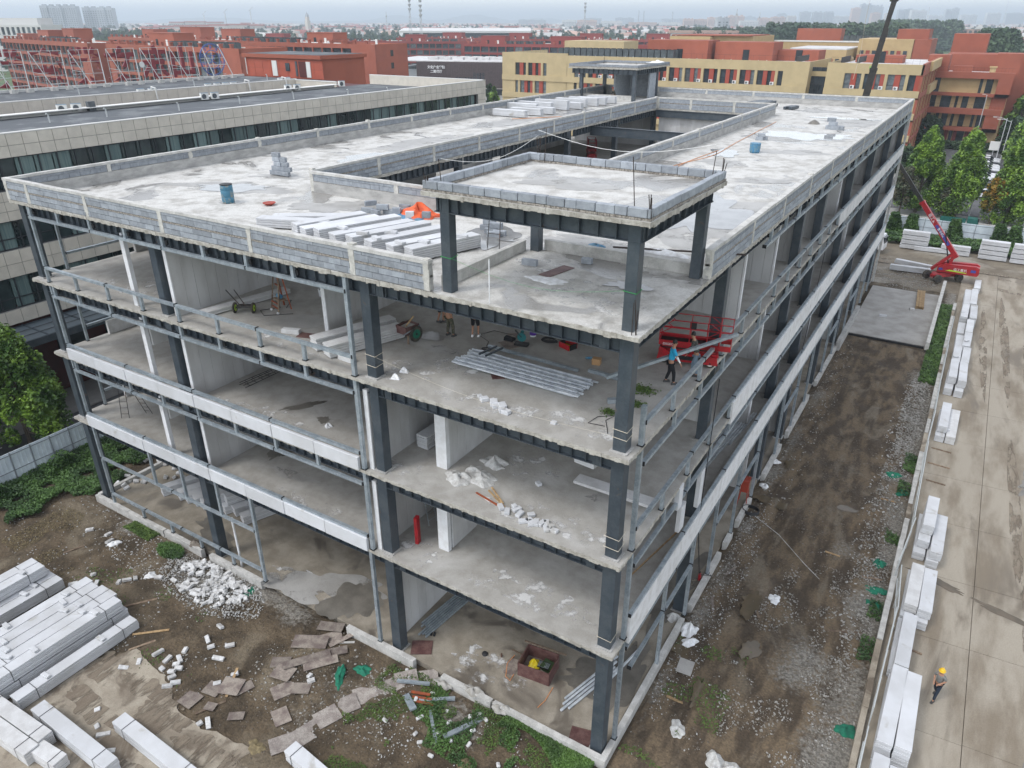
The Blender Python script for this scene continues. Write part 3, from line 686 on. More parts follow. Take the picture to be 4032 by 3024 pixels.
for i in range(len(YS) - 1):
    a, c = YS[i], YS[i + 1]
    boxo('sill_panel', 'sill_panel', (.03 - .008 * (i % 2), (a + c) / 2, 6.22), (.18, c - a - .014, 1.30), BL)
    if a > 12: boxo('sill_panel', 'sill_panel', (.03 - .008 * (i % 2), (a + c) / 2, 10.46), (.17, c - a - .014, 1.18), BL)
    if a > 35: boxo('sill_panel', 'aac_dusty', (.0, (a + c) / 2, 14.86), (.16, c - a - .1, .92), BL)
# ground floor studs on the right
for y in (5.8, 9.5, 13.1, 17.3, 21.6, 27.4, 32.0, 36.5, 43, 47.5, 53, 57.5, 63, 67.5): post(RX - .02, y, .3, 5.77, .15, .17)
for (a, c) in ((2.0, 5.7), (5.9, 9.4), (13.2, 17.2), (17.4, 21.5), (27.5, 31.9), (43, 47.4), (53, 57.4)): rail((RX, a), (RX, c), 3.55, seg=9)
post(.0, 71.85, .2, 18.6, .22, .22, False, 'cap_concrete')
boxo('infill_block', 'aac', (-.02, 6.6, 8.2), (.18, .55, 1.3), BL); boxo('infill_block', 'aac', (-.02, 6.0, 9.6), (.18, .5, 1.1), BL); boxo('infill_block', 'aac', (-.02, 9.0, 8.3), (.18, .5, 1.9), BL)
# low upstand wall round the ground floor
for (x0, x1) in ((XL, -28.3), (-28.2, -24.9), (-24.2, -20.0), (-13.9, -9.7), (-8.1, -5.4), (-5.3, .12)):
    b = MB(); p = x0
    while p < x1: q = min(p + rnd.uniform(1.2, 2.4), x1); b.bb(p, q - .01, -.15 + rnd.uniform(-.01, .01), .10, -.3, .36 + rnd.uniform(-.02, .02)); p = q
    b.build('upstand_wall', 'cap_concrete', BL)
for (y0, y1) in ((.1, 9.2), (10.3, 15.2), (16.2, 17.4), (18.6, 21.4), (24.5, 29), (31, 38), (41, 50)):
    MB().bb(-.16, .10, y0, y1, -.3, .34 + rnd.uniform(-.03, .03)).build('upstand_wall', 'cap_concrete', BL)
MB().bb(XL - .1, XL + .15, .1, 70, -.3, .36).build('upstand_wall', 'cap_concrete', BL)
# ---------------- partition walls of upright panels
def partition(ax, a0, a1, fix, z0, z1, t=.20, m='wall_panel', edge=None, pw=.60, name='partition_wall'):
    root = put(name, None, BL, (0, 0, 0)); p = a0; i = 0
    while p < a1 - .05:
        q = min(p + pw, a1); mm = 'wall_edge' if (edge and i == 0) else m
        c = ((p + q) / 2, fix + rnd.uniform(-.004, .004), (z0 + z1) / 2); d = (q - p - .012, t, z1 - z0)
        if ax == 'y': c = (c[1], c[0], c[2]); d = (d[1], d[0], d[2])
        boxo('wall_panel', m, c, d, root); p = q; i += 1
    if edge:
        c = (a0 - .03, fix, (z0 + z1) / 2); d = (.06, t + .02, z1 - z0)
        if ax == 'y': c = (c[1], c[0], c[2]); d = (d[1], d[0], d[2])
        boxo('end_panel', 'wall_edge', c, d, root)
    return root
T = .62
partition('y', .55, 14, -23.35, Z4, ZR - T, edge=1); partition('y', .55, 14, -23.35, Z3, Z4 - T, edge=1); partition('y', .6, 14, -23.35, Z2, Z3 - T, edge=1)
partition('y', 2.9, 9.2, -15.95, Z4, ZR - T, edge=1)
partition('y', .30, 13, -11.45, Z3, Z4 - T, edge=1); partition('y', .30, 13, -11.45, Z2, Z3 - T, edge=1); partition('y', 1.2, 13, -11.4, .1, Z2 - T)
partition('y', 2.1, 11, -8.85, Z3, Z4 - T, edge=1); partition('y', 2.1, 11, -8.85, Z2, Z3 - T, edge=1)
boxo('end_panel', 'wall_edge', (-9.0, 1.95, (Z3 + Z4 - T) / 2), (.55, .22, Z4 - Z3 - T), BL); boxo('end_panel', 'wall_edge', (-9.0, 1.8, (Z2 + Z3 - T) / 2), (.55, .22, Z3 - Z2 - T), BL)
for (z, zz) in ((Z4, ZR), (Z3, Z4), (Z2, Z3)):                        # uprights of the unfinished left rooms
    boxo('end_panel', 'wall_edge', (-26.3, .45, (z + zz - T) / 2), (.30, .20, zz - z - T), BL)
    boxo('end_panel', 'wall_edge', (-24.35, .62, (z + zz - T) / 2), (.14, .20, zz - z - T), BL)
    if z < Z4: boxo('lintel_panel', 'wall_panel', (-26.15, 1.9, z + 2.75), (.2, 2.6, 1.1), BL)
    partition('x', -34.5, -23.5, 10.1, z, zz - T, pw=1.2)
    partition('x', -23.3, -12, 14.1, z, zz - T, pw=1.2)
W4 = [14.2, 20.3, 24.9, 31.0, 38.4, 41.4, 51.3, 61.2, 71.7]
for (z, zz, lst) in ((Z4, ZR, W4), (Z3, Z4, [11.5, 20.0, 24.9, 31.0, 41.4, 46, 51.3, 61.2, 71.7]), (Z2, Z3, [10.6, 20.2, 24.9, 31.0, 36, 41.4, 51.3, 61.2, 71.7]), (.1, Z2, [22.4, 31.0, 51.3, 71.7])):
    for i, y in enumerate(lst):
        x0 = -9.6; x1 = -.75
        root = partition('x', x0, x1, y, z, zz - T, pw=.6 if y < 32 else 1.2)
        if z > 1: boxo('end_panel', 'wall_edge', (x1 + .06, y, (z + zz - T) / 2), (.09, .22, zz - z - T), root)
    MB().bb(-10.1, -9.9, 14.2 if z == Z4 else 10.2, 71, z, zz - T).build('corridor_wall', 'wall_panel', BL)
MB().bb(-10.1, -9.9, 22, 71, .1, Z2 - T).build('corridor_wall', 'wall_panel', BL) if False else None
# walls seen down through the roof void
for (x0, x1, y) in ((-34, -24.3, 62.0), (-22.9, -11.6, 59.9), (-34, -30, 38)):
    partition('x', x0, x1, y, Z4, ZR - T, pw=1.2)
partition('y', 45, 59, -33.4, Z4, ZR - T, pw=1.2); partition('y', 15, 34, -33.4, Z4, ZR - T, pw=1.2)
# concrete floor in front recess and damp marks
SZ = [0]
def stain(x, y, z, rx, ry, seed, m='damp', rz=0, rough=.3, name='damp_patch'):
    SZ[0] += 1
    sheet(name, blob(x, y, rx, ry, 30, seed, rz, rough), z + .003 + .0008 * SZ[0], m)
for a in ((-17.6, 3.4, Z4, 1.5, .7, 3, 'damp', .5), (-18.2, 2.6, Z3, .25, 1.1, 4, 'damp_dark', -.5), (-16.2, 2.3, Z3, .3, .3, 5, 'damp_dark'), (-19.6, 2.4, Z2, 1.3, .35, 6, 'damp', .1), (-21.5, 3.6, Z2, .5, .9, 16, 'damp_dark', .2),
          (-2.3, 3.4, Z3, .5, .3, 7, 'damp', .4), (-2.4, 3.6, .1, 1.5, 1.1, 8, 'damp_dark', .6), (-1.0, 4.2, .1, .55, 2.4, 9, 'damp_dark', 0), (-26.3, 1.6, .1, 2.0, .6, 11, 'damp_dark', -.2), (-17.3, 1.7, .1, 2.6, .9, 12, 'damp', .3), (-15.0, 1.9, .1, 1.2, 1.6, 13, 'damp_dark'),
          (-1.2, 12, .1, .8, 4, 14, 'damp_dark'), (-1.5, 24, .1, .9, 5, 15, 'damp_dark'), (-10.3, 4.0, Z4, .8, .35, 17, 'damp', .2), (-11.5, 5.0, Z4, .7, .4, 18, 'damp_dark', .1), (-18.5, .9, .1, 1.8, .8, 19, 'damp')):
    stain(*a)
# roof puddles
for (x, y, rx, ry, s, m, rz) in ((-27.5, 8.6, 3.1, 1.4, 1, 'damp', .35), (-27.6, 8.4, 2.2, .85, 2, 'puddle', .35), (-27.4, 12, 1.8, .6, 3, 'damp', .3), (-27.0, 27, 2.2, 6.5, 4, 'damp', .05), (-27.6, 20, 1.2, 3.2, 5, 'puddle', -.1), (-26.5, 33, 1.4, 4, 6, 'puddle', 0),
        (-29.8, 26, .9, 4.5, 7, 'damp', 0), (-3.4, 15, 2.6, 4.6, 8, 'damp', .1), (-3.6, 15.5, 2.1, 3.7, 9, 'puddle', .1), (-8.7, 23, 1.6, 2.2, 10, 'damp', 0), (-7.5, 30.5, 1.6, 1.1, 11, 'damp', 0), (-4.4, 37, 2.0, 1.2, 12, 'damp', .3), (-5.2, 46, 2.9, 3.2, 13, 'damp', 0),
        (-5.0, 46.4, 3.0, 2.5, 14, 'puddle', 0), (-3.5, 57, 2.8, 2.6, 15, 'damp', 0), (-4.2, 60, 2.6, .8, 16, 'puddle', .1), (-7.5, 66, 2.5, 1.2, 17, 'damp', 0), (-3, 26, 1.6, .8, 18, 'damp', .4), (-5.2, 8.6, 2.6, .8, 19, 'damp', .1), (-9.6, 6.9, 1.1, 1.6, 20, 'puddle', .4),
        (-16.5, 8.4, 3.2, .9, 21, 'damp', 0), (-19.6, 7.6, 1.8, 1.0, 22, 'damp', .4), (-30.3, 40, 1.2, 4, 23, 'damp', 0), (-29, 50, 3, 4, 24, 'damp', .1), (-28.3, 52, 1.4, 2.2, 25, 'puddle', .1), (-24.7, 5.6, .8, .4, 26, 'damp', 0), (-2.3, 4.2, .7, .45, 27, 'puddle', .1), (-8.4, 34.5, .9, 2.0, 28, 'puddle', .2)):
    sheet('puddle' if m == 'puddle' else 'damp_patch', [(min(max(a, -34.7), -.27), b_) for a, b_ in blob(x, y, rx, ry, 36, s, rz, .3)], ZR + .003 + s * .0004 + (.0115 if m == 'puddle' else 0), m)
sheet('puddle', blob(-4.3, 3.6, 1.5, .9, 30, 41, .1), 22.216, 'damp')

for i, (x, y, z, rx, ry) in enumerate(((-4.4, .9, Z3, 1.6, .7), (-2.0, .9, Z3, 1.3, .7), (-6.0, 3.8, Z3, 1.5, .8), (-9.6, .9, Z3, 1.4, .6), (-10.3, 1.2, Z4, 1.3, .7), (-6.0, .9, Z4, 2.0, .5), (-3.0, 1.2, Z4, 1.5, .7), (-8.5, 3.0, Z4, 1.2, .7), (-10.0, 1.0, Z2, 1.6, .7), (-5.2, 1.2, Z2, 2.4, .9), (-1.6, 1.1, Z2, 1.4, .7), (-17, 1.4, Z4, 3, .7), (-20, 1.2, Z3, 2.5, .6), (-29, 1.6, Z4, 2.2, .8), (-16, 1.0, Z2, 2.5, .6), (-27.5, 3.2, Z4, 1.2, 1.6), (-3.2, 2.6, ZR, 2.2, 1.2), (-6, 4.6, ZR, 1.2, .8), (-17.5, 1.2, .1, 2.6, .6), (-7, 1.6, .1, 2.2, .8))):
    sheet('plaster_dust', [(min(max(a, -34.8), -.1), max(b_, .05)) for a, b_ in blob(x, y, rx, ry, 40, 90 + i)], z + .0025 + i * .00004, 'dust_white')
# ------------------------------------------------------------ bundles of white wall panels
def bundle(label, x, y, z, L, n=6, w=.60, t=.10, rz=0, m='aac', straps=True, group='bundles of white wall panels', gap=.014, name='panel_bundle'):
    """long axis along local y"""
    r = thing(name, label, 'wall panels', (x, y, z), rz, group)
    for i in range(n):
        boxo('panel', m, (rnd.uniform(-.012, .012), rnd.uniform(-.02, .02), t * (i + .5)), (w, L, t - gap), r, bev=.006)
    if straps:
        for s in (-.36, .36):
            b = MB(); a = w / 2 + .022; h = n * t + .008
            b.bb(-a, a, s * L - .012, s * L + .012, h, h + .006).bb(-a, -a + .006, s * L - .012, s * L + .012, 0, h).bb(a - .006, a, s * L - .012, s * L + .012, 0, h)
            b.build('strap', 'cable', r)
    return r
LEFTP = []
O_ = ['nearest', 'second', 'third', 'fourth', 'fifth', 'sixth', 'seventh', 'eighth', 'ninth', 'tenth', 'eleventh']
for i, x in enumerate((-24.15, -24.79, -25.43, -26.07, -26.71)):
    for lv in (0, 1):
        bundle(f"{['lower','upper'][lv]} white bundle in row {['one','two','three','four','five'][i]} of the big left pile, counted from the right", x, -8.35 + rnd.uniform(-.1, .1), .06 + lv * .68, 6.1, group='white panels in the big pile front left')
bundle('single low bundle of white panels lying along the right foot of the big left pile', -23.05, -8.25, .05, 5.7, n=6, group='white panels in the big pile front left')
for i, x in enumerate((-29.1, -29.75, -30.4)):
    bundle(f"{O_[i]} bundle from the right in the upper left panel pile", x, -8.9, .05, 6.4, group='white panels in the upper left pile')
for i, x in enumerate((-30.0, -30.65)): bundle(['right', 'left'][i] + ' top bundle lying on the upper left panel pile', x, -9.1, .72, 6.3, group='white panels in the upper left pile')
for i, (x, y, z, a) in enumerate([(-24.1, -6.6, 1.36, .1), (-24.2, -9.4, 1.36, 0), (-24.7, -6.9, 1.36, .2), (-25.3, -6.7, 1.36, .1), (-25.5, -7.3, 1.36, .3), (-26.1, -7.0, 1.36, -.1), (-26.6, -6.6, 1.36, .2), (-25.9, -9.9, 1.36, 0), (-25.3, -10.1, 1.36, .1), (-24.8, -10.3, 1.36, .4), (-26.8, -9.3, 1.36, 0), (-23.05, -7.1, .66, .1), (-23.05, -9.7, .66, .1), (-29.5, -6.8, .66, .2), (-30.1, -6.9, 1.36, .1), (-29.3, -7.4, .66, .2)]):
    tag(boxo('spacer_block', 'aac', (x, y, z + .05), (.46, .20, .10), None, a, bev=.01), 'small white spacer block lying on top of the left panel piles', 'block', 'white spacer blocks on the panel piles')
bundle('tilted pale bundle running right from the bottom left corner, one long smooth top', -19.1, -10.75, .05, 5.3, n=7, rz=R(90), group='white panels at the bottom left')
bundle('strapped white bundle at the bottom left, right of the long smooth one', -15.7, -9.3, .03, 5.2, n=6, rz=R(89), group='white panels at the bottom left')
bundle('grey white wide bundle lying in the bottom left corner', -22.0, -11.55, .03, 4.2, n=7, rz=R(93), m='aac_dusty', group='white panels at the bottom left')
bundle('grey white bundle behind the one in the bottom left corner', -21.9, -12.2, .03, 4.3, n=7, rz=R(93), m='aac_dusty', group='white panels at the bottom left')
bundle('short chipped bundle under small offcuts at the bottom left', -19.5, -11.8, .03, 2.2, n=6, rz=R(95), m='aac_dusty', group='white panels at the bottom left')
bundle('strapped bundle end poking in at the bottom edge under the weeds', -9.6, -6.55, .03, 2.9, n=6, rz=R(84), group='white panels at the bottom left')
# along the road wall (x, y0, y1, z0, layers, label)
WR = [(9.50, 1.2, 5.4, .03, 11, 'left half of the stack cut by the bottom edge beside the road wall'), (10.12, 1.0, 5.2, .03, 10, 'right half of the stack cut by the bottom edge beside the road wall'),
      (9.52, 5.9, 10.5, .03, 6, 'lower left bundle of the long double stack left of the walking man'), (10.14, 5.9, 10.4, .03, 6, 'lower right bundle of the long double stack left of the walking man'),
      (9.52, 5.8, 10.4, .66, 7, 'upper left bundle of the long double stack left of the walking man'), (10.14, 5.9, 10.3, .66, 7, 'upper right bundle of the long double stack left of the walking man'),
      (9.45, 10.9, 14.7, .03, 5, 'lower bundle of the narrow single stack behind the walking man'), (9.62, 10.8, 14.6, .56, 5, 'upper bundle of the narrow single stack behind the walking man'),
      (9.50, 14.9, 18.9, .03, 5, 'lower left bundle of the stack next to the muddy water stain on the road'), (10.14, 14.9, 18.9, .03, 5, 'lower right bundle of the stack next to the muddy water stain on the road'),
      (9.56, 15.3, 18.9, .56, 5, 'upper left greyish bundle of the stack next to the muddy water stain'), (10.18, 15.2, 18.8, .56, 5, 'upper right bundle of the stack next to the muddy water stain'),
      (9.50, 20.7, 24.8, .03, 5, 'lower left bundle of the three high stack just beyond the muddy water stain'), (10.18, 20.3, 24.6, .03, 5, 'lower right bundle of the three high stack just beyond the muddy water stain'),
      (9.62, 21.2, 24.9, .56, 5, 'middle left bundle of the three high stack just beyond the muddy water stain'), (10.28, 20.4, 24.4, .56, 5, 'middle right bundle of the three high stack just beyond the muddy water stain'),
      (9.66, 21.9, 25.2, 1.08, 6, 'topmost bundle of the three high stack just beyond the muddy water stain'),
      (9.45, 35.8, 40.4, .03, 5, 'lower white bundle of the stack beyond the three sticks'), (9.52, 36.3, 40.6, .56, 5, 'upper white bundle of the stack beyond the three sticks'), (10.16, 35.8, 40.6, .03, 6, 'grey wrapped bundle beside the white stack beyond the three sticks'),
      (9.45, 44.4, 48.4, .03, 6, 'near lower left bundle in the long far row by the road wall'), (10.15, 44.3, 48.4, .03, 6, 'near lower right bundle in the long far row by the road wall'), (9.5, 45.4, 49.4, .66, 6, 'near upper left bundle in the long far row by the road wall'), (10.2, 45.0, 49.2, .66, 6, 'near upper right bundle in the long far row by the road wall')]
k = 0
for (ya, yb) in ((49.8, 53.4), (53.8, 57.6), (58.0, 61.4), (61.8, 66.0), (66.4, 71.6)):
    k += 1
    for i, x in enumerate((9.55, 10.22)):
        WR.append((x + rnd.uniform(-.08, .08), ya + rnd.uniform(-.2, .2), yb + rnd.uniform(-.2, .2), .03, rnd.choice([6, 10, 11]), f"{['left','right'][i]} bundle of pair {['one','two','three','four','five'][k-1]} in the far row by the road wall, counting away"))
WR.append((10.35, 74.0, 77.4, .03, 6, 'last crooked bundle at the far end of the row by the road wall'))
for (x, y0, y1, z0, n, lb) in WR:
    bundle(lb, x, (y0 + y1) / 2, z0 + .03, y1 - y0, n=n, rz=rnd.uniform(-.02, .02), straps=False, m='aac_dusty' if 'grey' in lb else 'aac', group='white panel bundles beside the road wall')
for i, (x, y) in enumerate(((9.8, 36.7), (9.5, 50.5), (10.1, 55.0), (9.4, 63), (9.7, 24.2))):
    tag(boxo('spacer_block', 'aac', (x, y, 1.16 if i else .72), (.4, .2, .1), None, .4 * i), ['short offcut on the grey wrapped bundle beyond the three sticks', 'offcut on the first pair of the far row by the road wall', 'offcut on the second pair of the far row', 'offcut on the fourth pair of the far row', 'offcut at the far end of the three high stack'][i], 'block')
for i, (y, L) in enumerate(((34.6, 1.25), (32.3, 1.35), (29.9, 1.15), (13.25, .6))):
    tag(boxo('timber_batten', 'timber_old', (9.75 + (i == 3) * .4, y, .06), (L, .09, .07), None, -.08), ['farthest of the three loose battens across the road edge', 'middle of the three loose battens across the road edge', 'nearest of the three loose battens across the road edge', 'short batten poking out beside the narrow single stack'][i], 'batten', 'battens on the road')
# roof
RB = [(-10.0, 3.9, 3.3, 6, 'rightmost bundle on the front roof, beside the canopy column'), (-10.85, 3.7, 3.0, 6, 'second bundle from the canopy column on the front roof'), (-11.95, 4.0, 3.6, 6, 'third bundle from the canopy column on the front roof'),
      (-13.0, 4.2, 3.8, 6, 'fourth bundle from the canopy column on the front roof'), (-13.8, 4.1, 3.8, 6, 'fifth bundle from the canopy column on the front roof'), (-14.9, 4.4, 3.9, 6, 'sixth bundle from the canopy column on the front roof'),
      (-15.8, 4.3, 3.6, 5, 'seventh bundle from the canopy column on the front roof'), (-16.7, 4.5, 3.4, 5, 'eighth bundle from the canopy column on the front roof')]
for (x, y, L, n, lb) in RB: bundle(lb, x, y, ZR + .05, L, n=n, t=.088, rz=-.34 + rnd.uniform(-.03, .03), straps=False, group='panel bundles on the front roof')
bundle('pale flat bundle lying almost along the front parapet', -18.0, 3.6, ZR + .06, 3.4, n=4, rz=-1.25, straps=False, group='panel bundles on the front roof')
bundle('pale flat bundle crossing the left end of the front roof pile', -18.2, 4.9, ZR + .06, 3.6, n=3, rz=-1.0, straps=False, group='panel bundles on the front roof')
for i, (x, y) in enumerate(((-10.4, 3.2), (-11.1, 2.6), (-12.4, 3.6), (-13.3, 2.9), (-14.6, 3.1), (-9.6, 4.6), (-12.3, 2.6))):
    tag(boxo('spacer_block', 'aac', (x, y, ZR + .05 + .53 + .05), (.5, .2, .1), None, rnd.uniform(-.4, .4)), 'small white spacer block lying on the front roof bundles', 'block', 'spacer blocks on the front roof bundles')
for i, (x, y, z, L, n) in enumerate([(-32.2, 44.6, 0, 3.6, 6), (-31.5, 46.6, 0, 3.4, 6), (-31.2, 48.3, 0, 3.6, 6), (-33.2, 48.6, 0, 3.4, 8), (-32.9, 50.6, 0, 4.0, 8), (-31.9, 52.4, 0, 3.8, 9), (-31.0, 54.0, 0, 3.6, 6), (-31.4, 55.8, 0, 3.6, 8), (-30.8, 57.5, 0, 3.4, 8), (-30.6, 59.2, 0, 3.4, 7), (-30.3, 61, 0, 3.4, 7)]):
    bundle(f"{O_[i]} bundle in the white pile on the far left roof, counting away from the camera", x, y, ZR + .08, L, n=n, rz=R(90), straps=False, group='panel bundles on the far left roof')
# inside
for (x, y, z, L, n, rz, lb) in [(-14.3, 2.9, Z4, 3.9, 5, -.33, 'left of two white bundles on the top floor behind the steel column'), (-13.35, 2.5, Z4, 3.6, 5, -.33, 'right of two white bundles on the top floor, nearer the handcart'),
        (-21.9, 3.4, Z4, 4.6, 2, -.18, 'flat pair of long panels at the foot of the top floor partition'), (-10.55, 4.2, Z3, 3.2, 6, -.05, 'white bundle inside the second level doorway of the corner bay'),
        (-26.4, 3.2, Z3, 2.2, 5, -.7, 'white bundle on the second level beside the left doorway'), (-2.0, 3.85, Z3 + .12, 3.3, 1, R(90), 'single white slab propped flat on the second level corner floor')]:
    bundle(lb, x, y, z + .04, L, n=n, rz=rz, t=.11 if n > 1 else .14, straps=False, m='aac_dusty' if n != 6 else 'aac', group='white bundles inside the building')
for i, (x, y, z, n) in enumerate([(-31.3, 3.9, 0, 5), (-30.0, 4.2, 0, 5), (-29.3, 4.2, 0, 5), (-28.6, 4.3, 0, 5), (-27.9, 4.3, 0, 5), (-27.2, 4.5, 0, 5), (-26.4, 4.7, 0, 5), (-25.7, 4.9, 0, 5), (-27.0, 4.8, .6, 5), (-26.3, 4.9, .6, 5), (-24.6, 4.6, 0, 5)]):
    bundle(f"{O_[i]} white bundle under the ground floor left bay, counted from the left" if z == 0 else f"{['left','right'][i-8]} of two bundles stacked on top in the ground floor left bay", x, y, .12 + z, 3.4, n=n, rz=-.36, t=.115, straps=False, m='aac', group='bundles in the ground floor left bay')
# back of the site
for (x, y, z, L, n, rz, lb) in [(3.2, 79.0, .03, 4.4, 6, R(94), 'white bundle lying in front of the boom lift base'), (3.3, 81.6, .03, 4.2, 5, R(76), 'white bundle lying aslant behind the one at the boom lift'),
        (4.3, 89.9, .03, 3.4, 5, R(93), 'thin low bundle between the fence stacks behind the boom')]:
    bundle(lb, x, y, z, L, n=n, rz=rz, straps=False, group='bundles at the back of the site')
for j, (x0, x1, lv, lb) in enumerate([(.9, 4.1, 4, 'leftmost fence stack'), (5.6, 8.9, 2, 'low fence stack behind the boom lift'), (9.9, 13.0, 4, 'fence stack right of the boom lift'), (13.4, 16.8, 4, 'rightmost fence stack')]):
    for q in range(lv):
        bundle(f"{['bottom','second','third','top'][q] if lv > 2 else ['bottom','top'][q]} layer of the {lb}", (x0 + x1) / 2 + rnd.uniform(-.06, .06), 90.2 - j * .1, .06 + q * .60, x1 - x0, n=5, w=.9, rz=R(90), straps=False, group='stacks along the back fence')
# ------------------------------------------------------------ loose grey blocks, drums and tools on the roof
def gb(x, y, z, rz=0, d=(.58, .2, .24), m='block_grey', lb=None, g=None): tag(boxo('loose_block', m, (x, y, z + d[2] / 2), d, None, rz, bev=.012), lb or 'grey concrete block', 'block', g)
i = 0
for (dx, dy, z) in [(-.62, 0, 0), (0, 0, 0), (.62, 0, 0), (-.62, .32, 0), (0, .32, 0), (-.5, .1, .25), (.1, .1, .25), (.7, .12, .25), (-.5, .4, .25), (-.3, .15, .5), (.35, .2, .5), (-.45, .2, .75), (.1, .25, .75), (-.5, .22, 1.0)]:
    gb(-28.0 + dx * .8, 11.9 + dy, ZR + .05 + z, rnd.uniform(-.05, .05), lb='grey block in the stepped block stack on the left roof', g='blocks of the stepped stack on the left roof')
for (x, y, z, a) in [(-17.3, 7.6, 0, .3), (-16.7, 7.5, 0, -.2), (-16.2, 7.9, 0, .1), (-17.0, 8.4, 0, .8), (-16.4, 7.7, .25, .4), (-16.0, 8.3, 0, -.1), (-17.6, 8.2, .2, 1.0)]:
    gb(x, y, ZR + z, a, lb='dark grey block in the loose heap left of the orange tarpaulin', g='blocks in the heap by the tarpaulin', m='block_grey')
gb(-16.2, 9.1, ZR, .1, lb='lone grey block between the block heap and the orange tarpaulin')
for (x, y, z) in [(-10.6, 7.9, 0), (-10.1, 7.5, 0), (-9.7, 7.1, 0), (-10.5, 8.0, .25), (-9.9, 7.6, .25), (-10.4, 8.1, .5), (-9.6, 7.4, .0)]:
    gb(x, y, ZR + z, .3, lb='grey block in the stack behind the left canopy column', g='blocks behind the canopy column')
for (x, y, a, d, lb) in [(-6.35, 4.45, .1, (.62, .2, .24), 'big grey block on the canopy terrace near its left kerb'), (-4.6, 5.8, .1, (.42, .2, .22), 'dark grey block on the canopy terrace near the rear kerb')]: gb(x, y, ZR, a, d, lb=lb)
for (x, y, z, s) in [(-4.3, 51.6, 0, 1.0), (-3.9, 51.4, 0, 1.), (-3.6, 51.8, 0, 1.), (-4.1, 51.6, .3, 1.), (-4.3, 51.8, .6, .9), (-3.5, 51.5, .0, .9)]: gb(x, y, ZR + z, .1, (.7, .45, .3), lb='pale block in the stack standing in the far right roof puddle', g='blocks in the far right roof stack')
for (x, y, z) in [(-7.7, 41.9, 0), (-7.4, 42.1, .0), (-7.6, 42.0, .25)]: gb(x, y, ZR + z, .2, (.55, .45, .25), m='block_grey', lb='grey block in the small pile left of the right roof, above the blue tub', g='blocks in the small right roof pile')
d = thing('plastic_drum', 'worn blue plastic drum standing open on the left roof', 'drum', (-24.75, 5.5, ZR))
MB().lathe([(.27, 0), (.30, .05), (.31, .3), (.295, .32), (.31, .34), (.31, .62), (.295, .64), (.31, .66), (.30, .86), (.28, .92), (.25, .93), (.24, .86)], 18).build('barrel', 'drum_blue', d, smooth=True)
MB().lathe([(.285, .90), (.31, .91), (.31, .945), (.285, .95)], 18).build('rim', 'black_steel', d)
d = thing('plastic_tub', 'short blue cut drum standing on the right roof', 'drum', (-6.35, 35.6, ZR)); MB().lathe([(.30, 0), (.36, .1), (.37, .5), (.36, .62)], 16).build('barrel', 'blue_plastic', d); MB().lathe([(.31, .60), (.37, .62), (.375, .66), (.31, .67)], 16).build('rim', 'box_red' if False else 'blue_plastic', d)
tag(MB().lathe([(.12, 0), (.30, .10), (.33, .14), (.27, .12)], 18, c=(-22.55, 6.2, ZR)).build('plastic_basin', 'box_red'), 'small red basin on the roof right of the blue drum', 'basin')
m = MB(); m.lathe([(.55, 0), (.42, .14), (.2, .3), (.05, .36)], 14, c=(-6.2, 54.6, ZR)); tag(m.build('sand_heap', 'damp_dark'), 'dark heap of sand on the far right roof', 'sand heap')
# tarpaulin heap
def cloth(name, x, y, z, rx, ry, h, m, seed, label, cat, rz=0, n=22, rough=.25, group=None):
    q = np.random.RandomState(seed); V = []; F = []; T = q.rand(16, 16)
    for i in range(n + 1):
        r = i / n
        for k in range(32):
            a = 2 * math.pi * k / 32; rr = r * (1 + rough * math.sin(3 * a + seed) * .5 + rough * math.sin(7 * a + seed * 2) * .4)
            px, py = rx * rr * math.cos(a), ry * rr * math.sin(a)
            hh = h * max(0, 1 - r ** 2.0) * (.65 + .35 * math.sin(2 * a + seed)) + float(vnoise(np.array([px * 1.0 + 9 + seed]), np.array([py + 7]), .26, seed)[0]) * h * .75 * (1 - r * .5) + .03
            V.append((px, py, max(.015, hh) if r < 1 else .005))
    for i in range(n):
        for k in range(32): F.append((i * 32 + k, i * 32 + (k + 1) % 32, (i + 1) * 32 + (k + 1) % 32, (i + 1) * 32 + k))
    b = MB(); b.v = V; b.f = F
    o = b.build(name, m, None, (x, y, z), rz); return tag(o, label, cat, group)
cloth('blue_tarpaulin', -15.0, 8.0, ZR, .9, .5, .12, 'blue_plastic', 3, 'blue sheet spread under the orange tarpaulin', 'tarpaulin')
cloth('orange_tarpaulin', -14.95, 8.5, ZR, 1.25, .75, .5, 'orange_tarp', 5, 'crumpled orange tarpaulin heap on the roof behind the white bundles', 'tarpaulin', -.1)
for i, (x, y) in enumerate(((-15.8, 8.0), (-14.8, 7.75), (-14.1, 8.1))): gb(x, y, ZR + .05, rnd.uniform(0, 2), (.4, .2, .3), m=['block_grey', 'aac', 'block_grey'][i], lb=['grey block holding down the left edge of the orange tarpaulin', 'white block holding down the front of the orange tarpaulin', 'grey block holding down the right edge of the orange tarpaulin'][i])
def ladder(label, x, y, z, L, w, rz, rx, n, m='steel_rusty', r=.018, name='ladder'):
    t = thing(name, label, 'ladder', (x, y, z), rot=(rx, 0, rz))
    for s in (-1, 1): MB().tube([(s * w / 2, 0, 0), (s * w / 2 * .8, 0, L)], r, 6).build('stile', m, t)
    for k in range(n):
        zz = L * (k + .7) / n; ww = w / 2 * (1 - .2 * zz / L); MB().tube([(-ww, 0, zz), (ww, 0, zz)], r * .8, 5).build('rung', m, t)
ladder('narrow steel ladder leaning from the roof to the corner canopy', -8.75, 5.6, ZR, 3.4, .52, .2, R(-10), 4)
ladder('left leg of the thin ladder pair on the first level at the far left', -32.3, 1.5, Z2, 2.6, .45, .6, R(-12), 7)
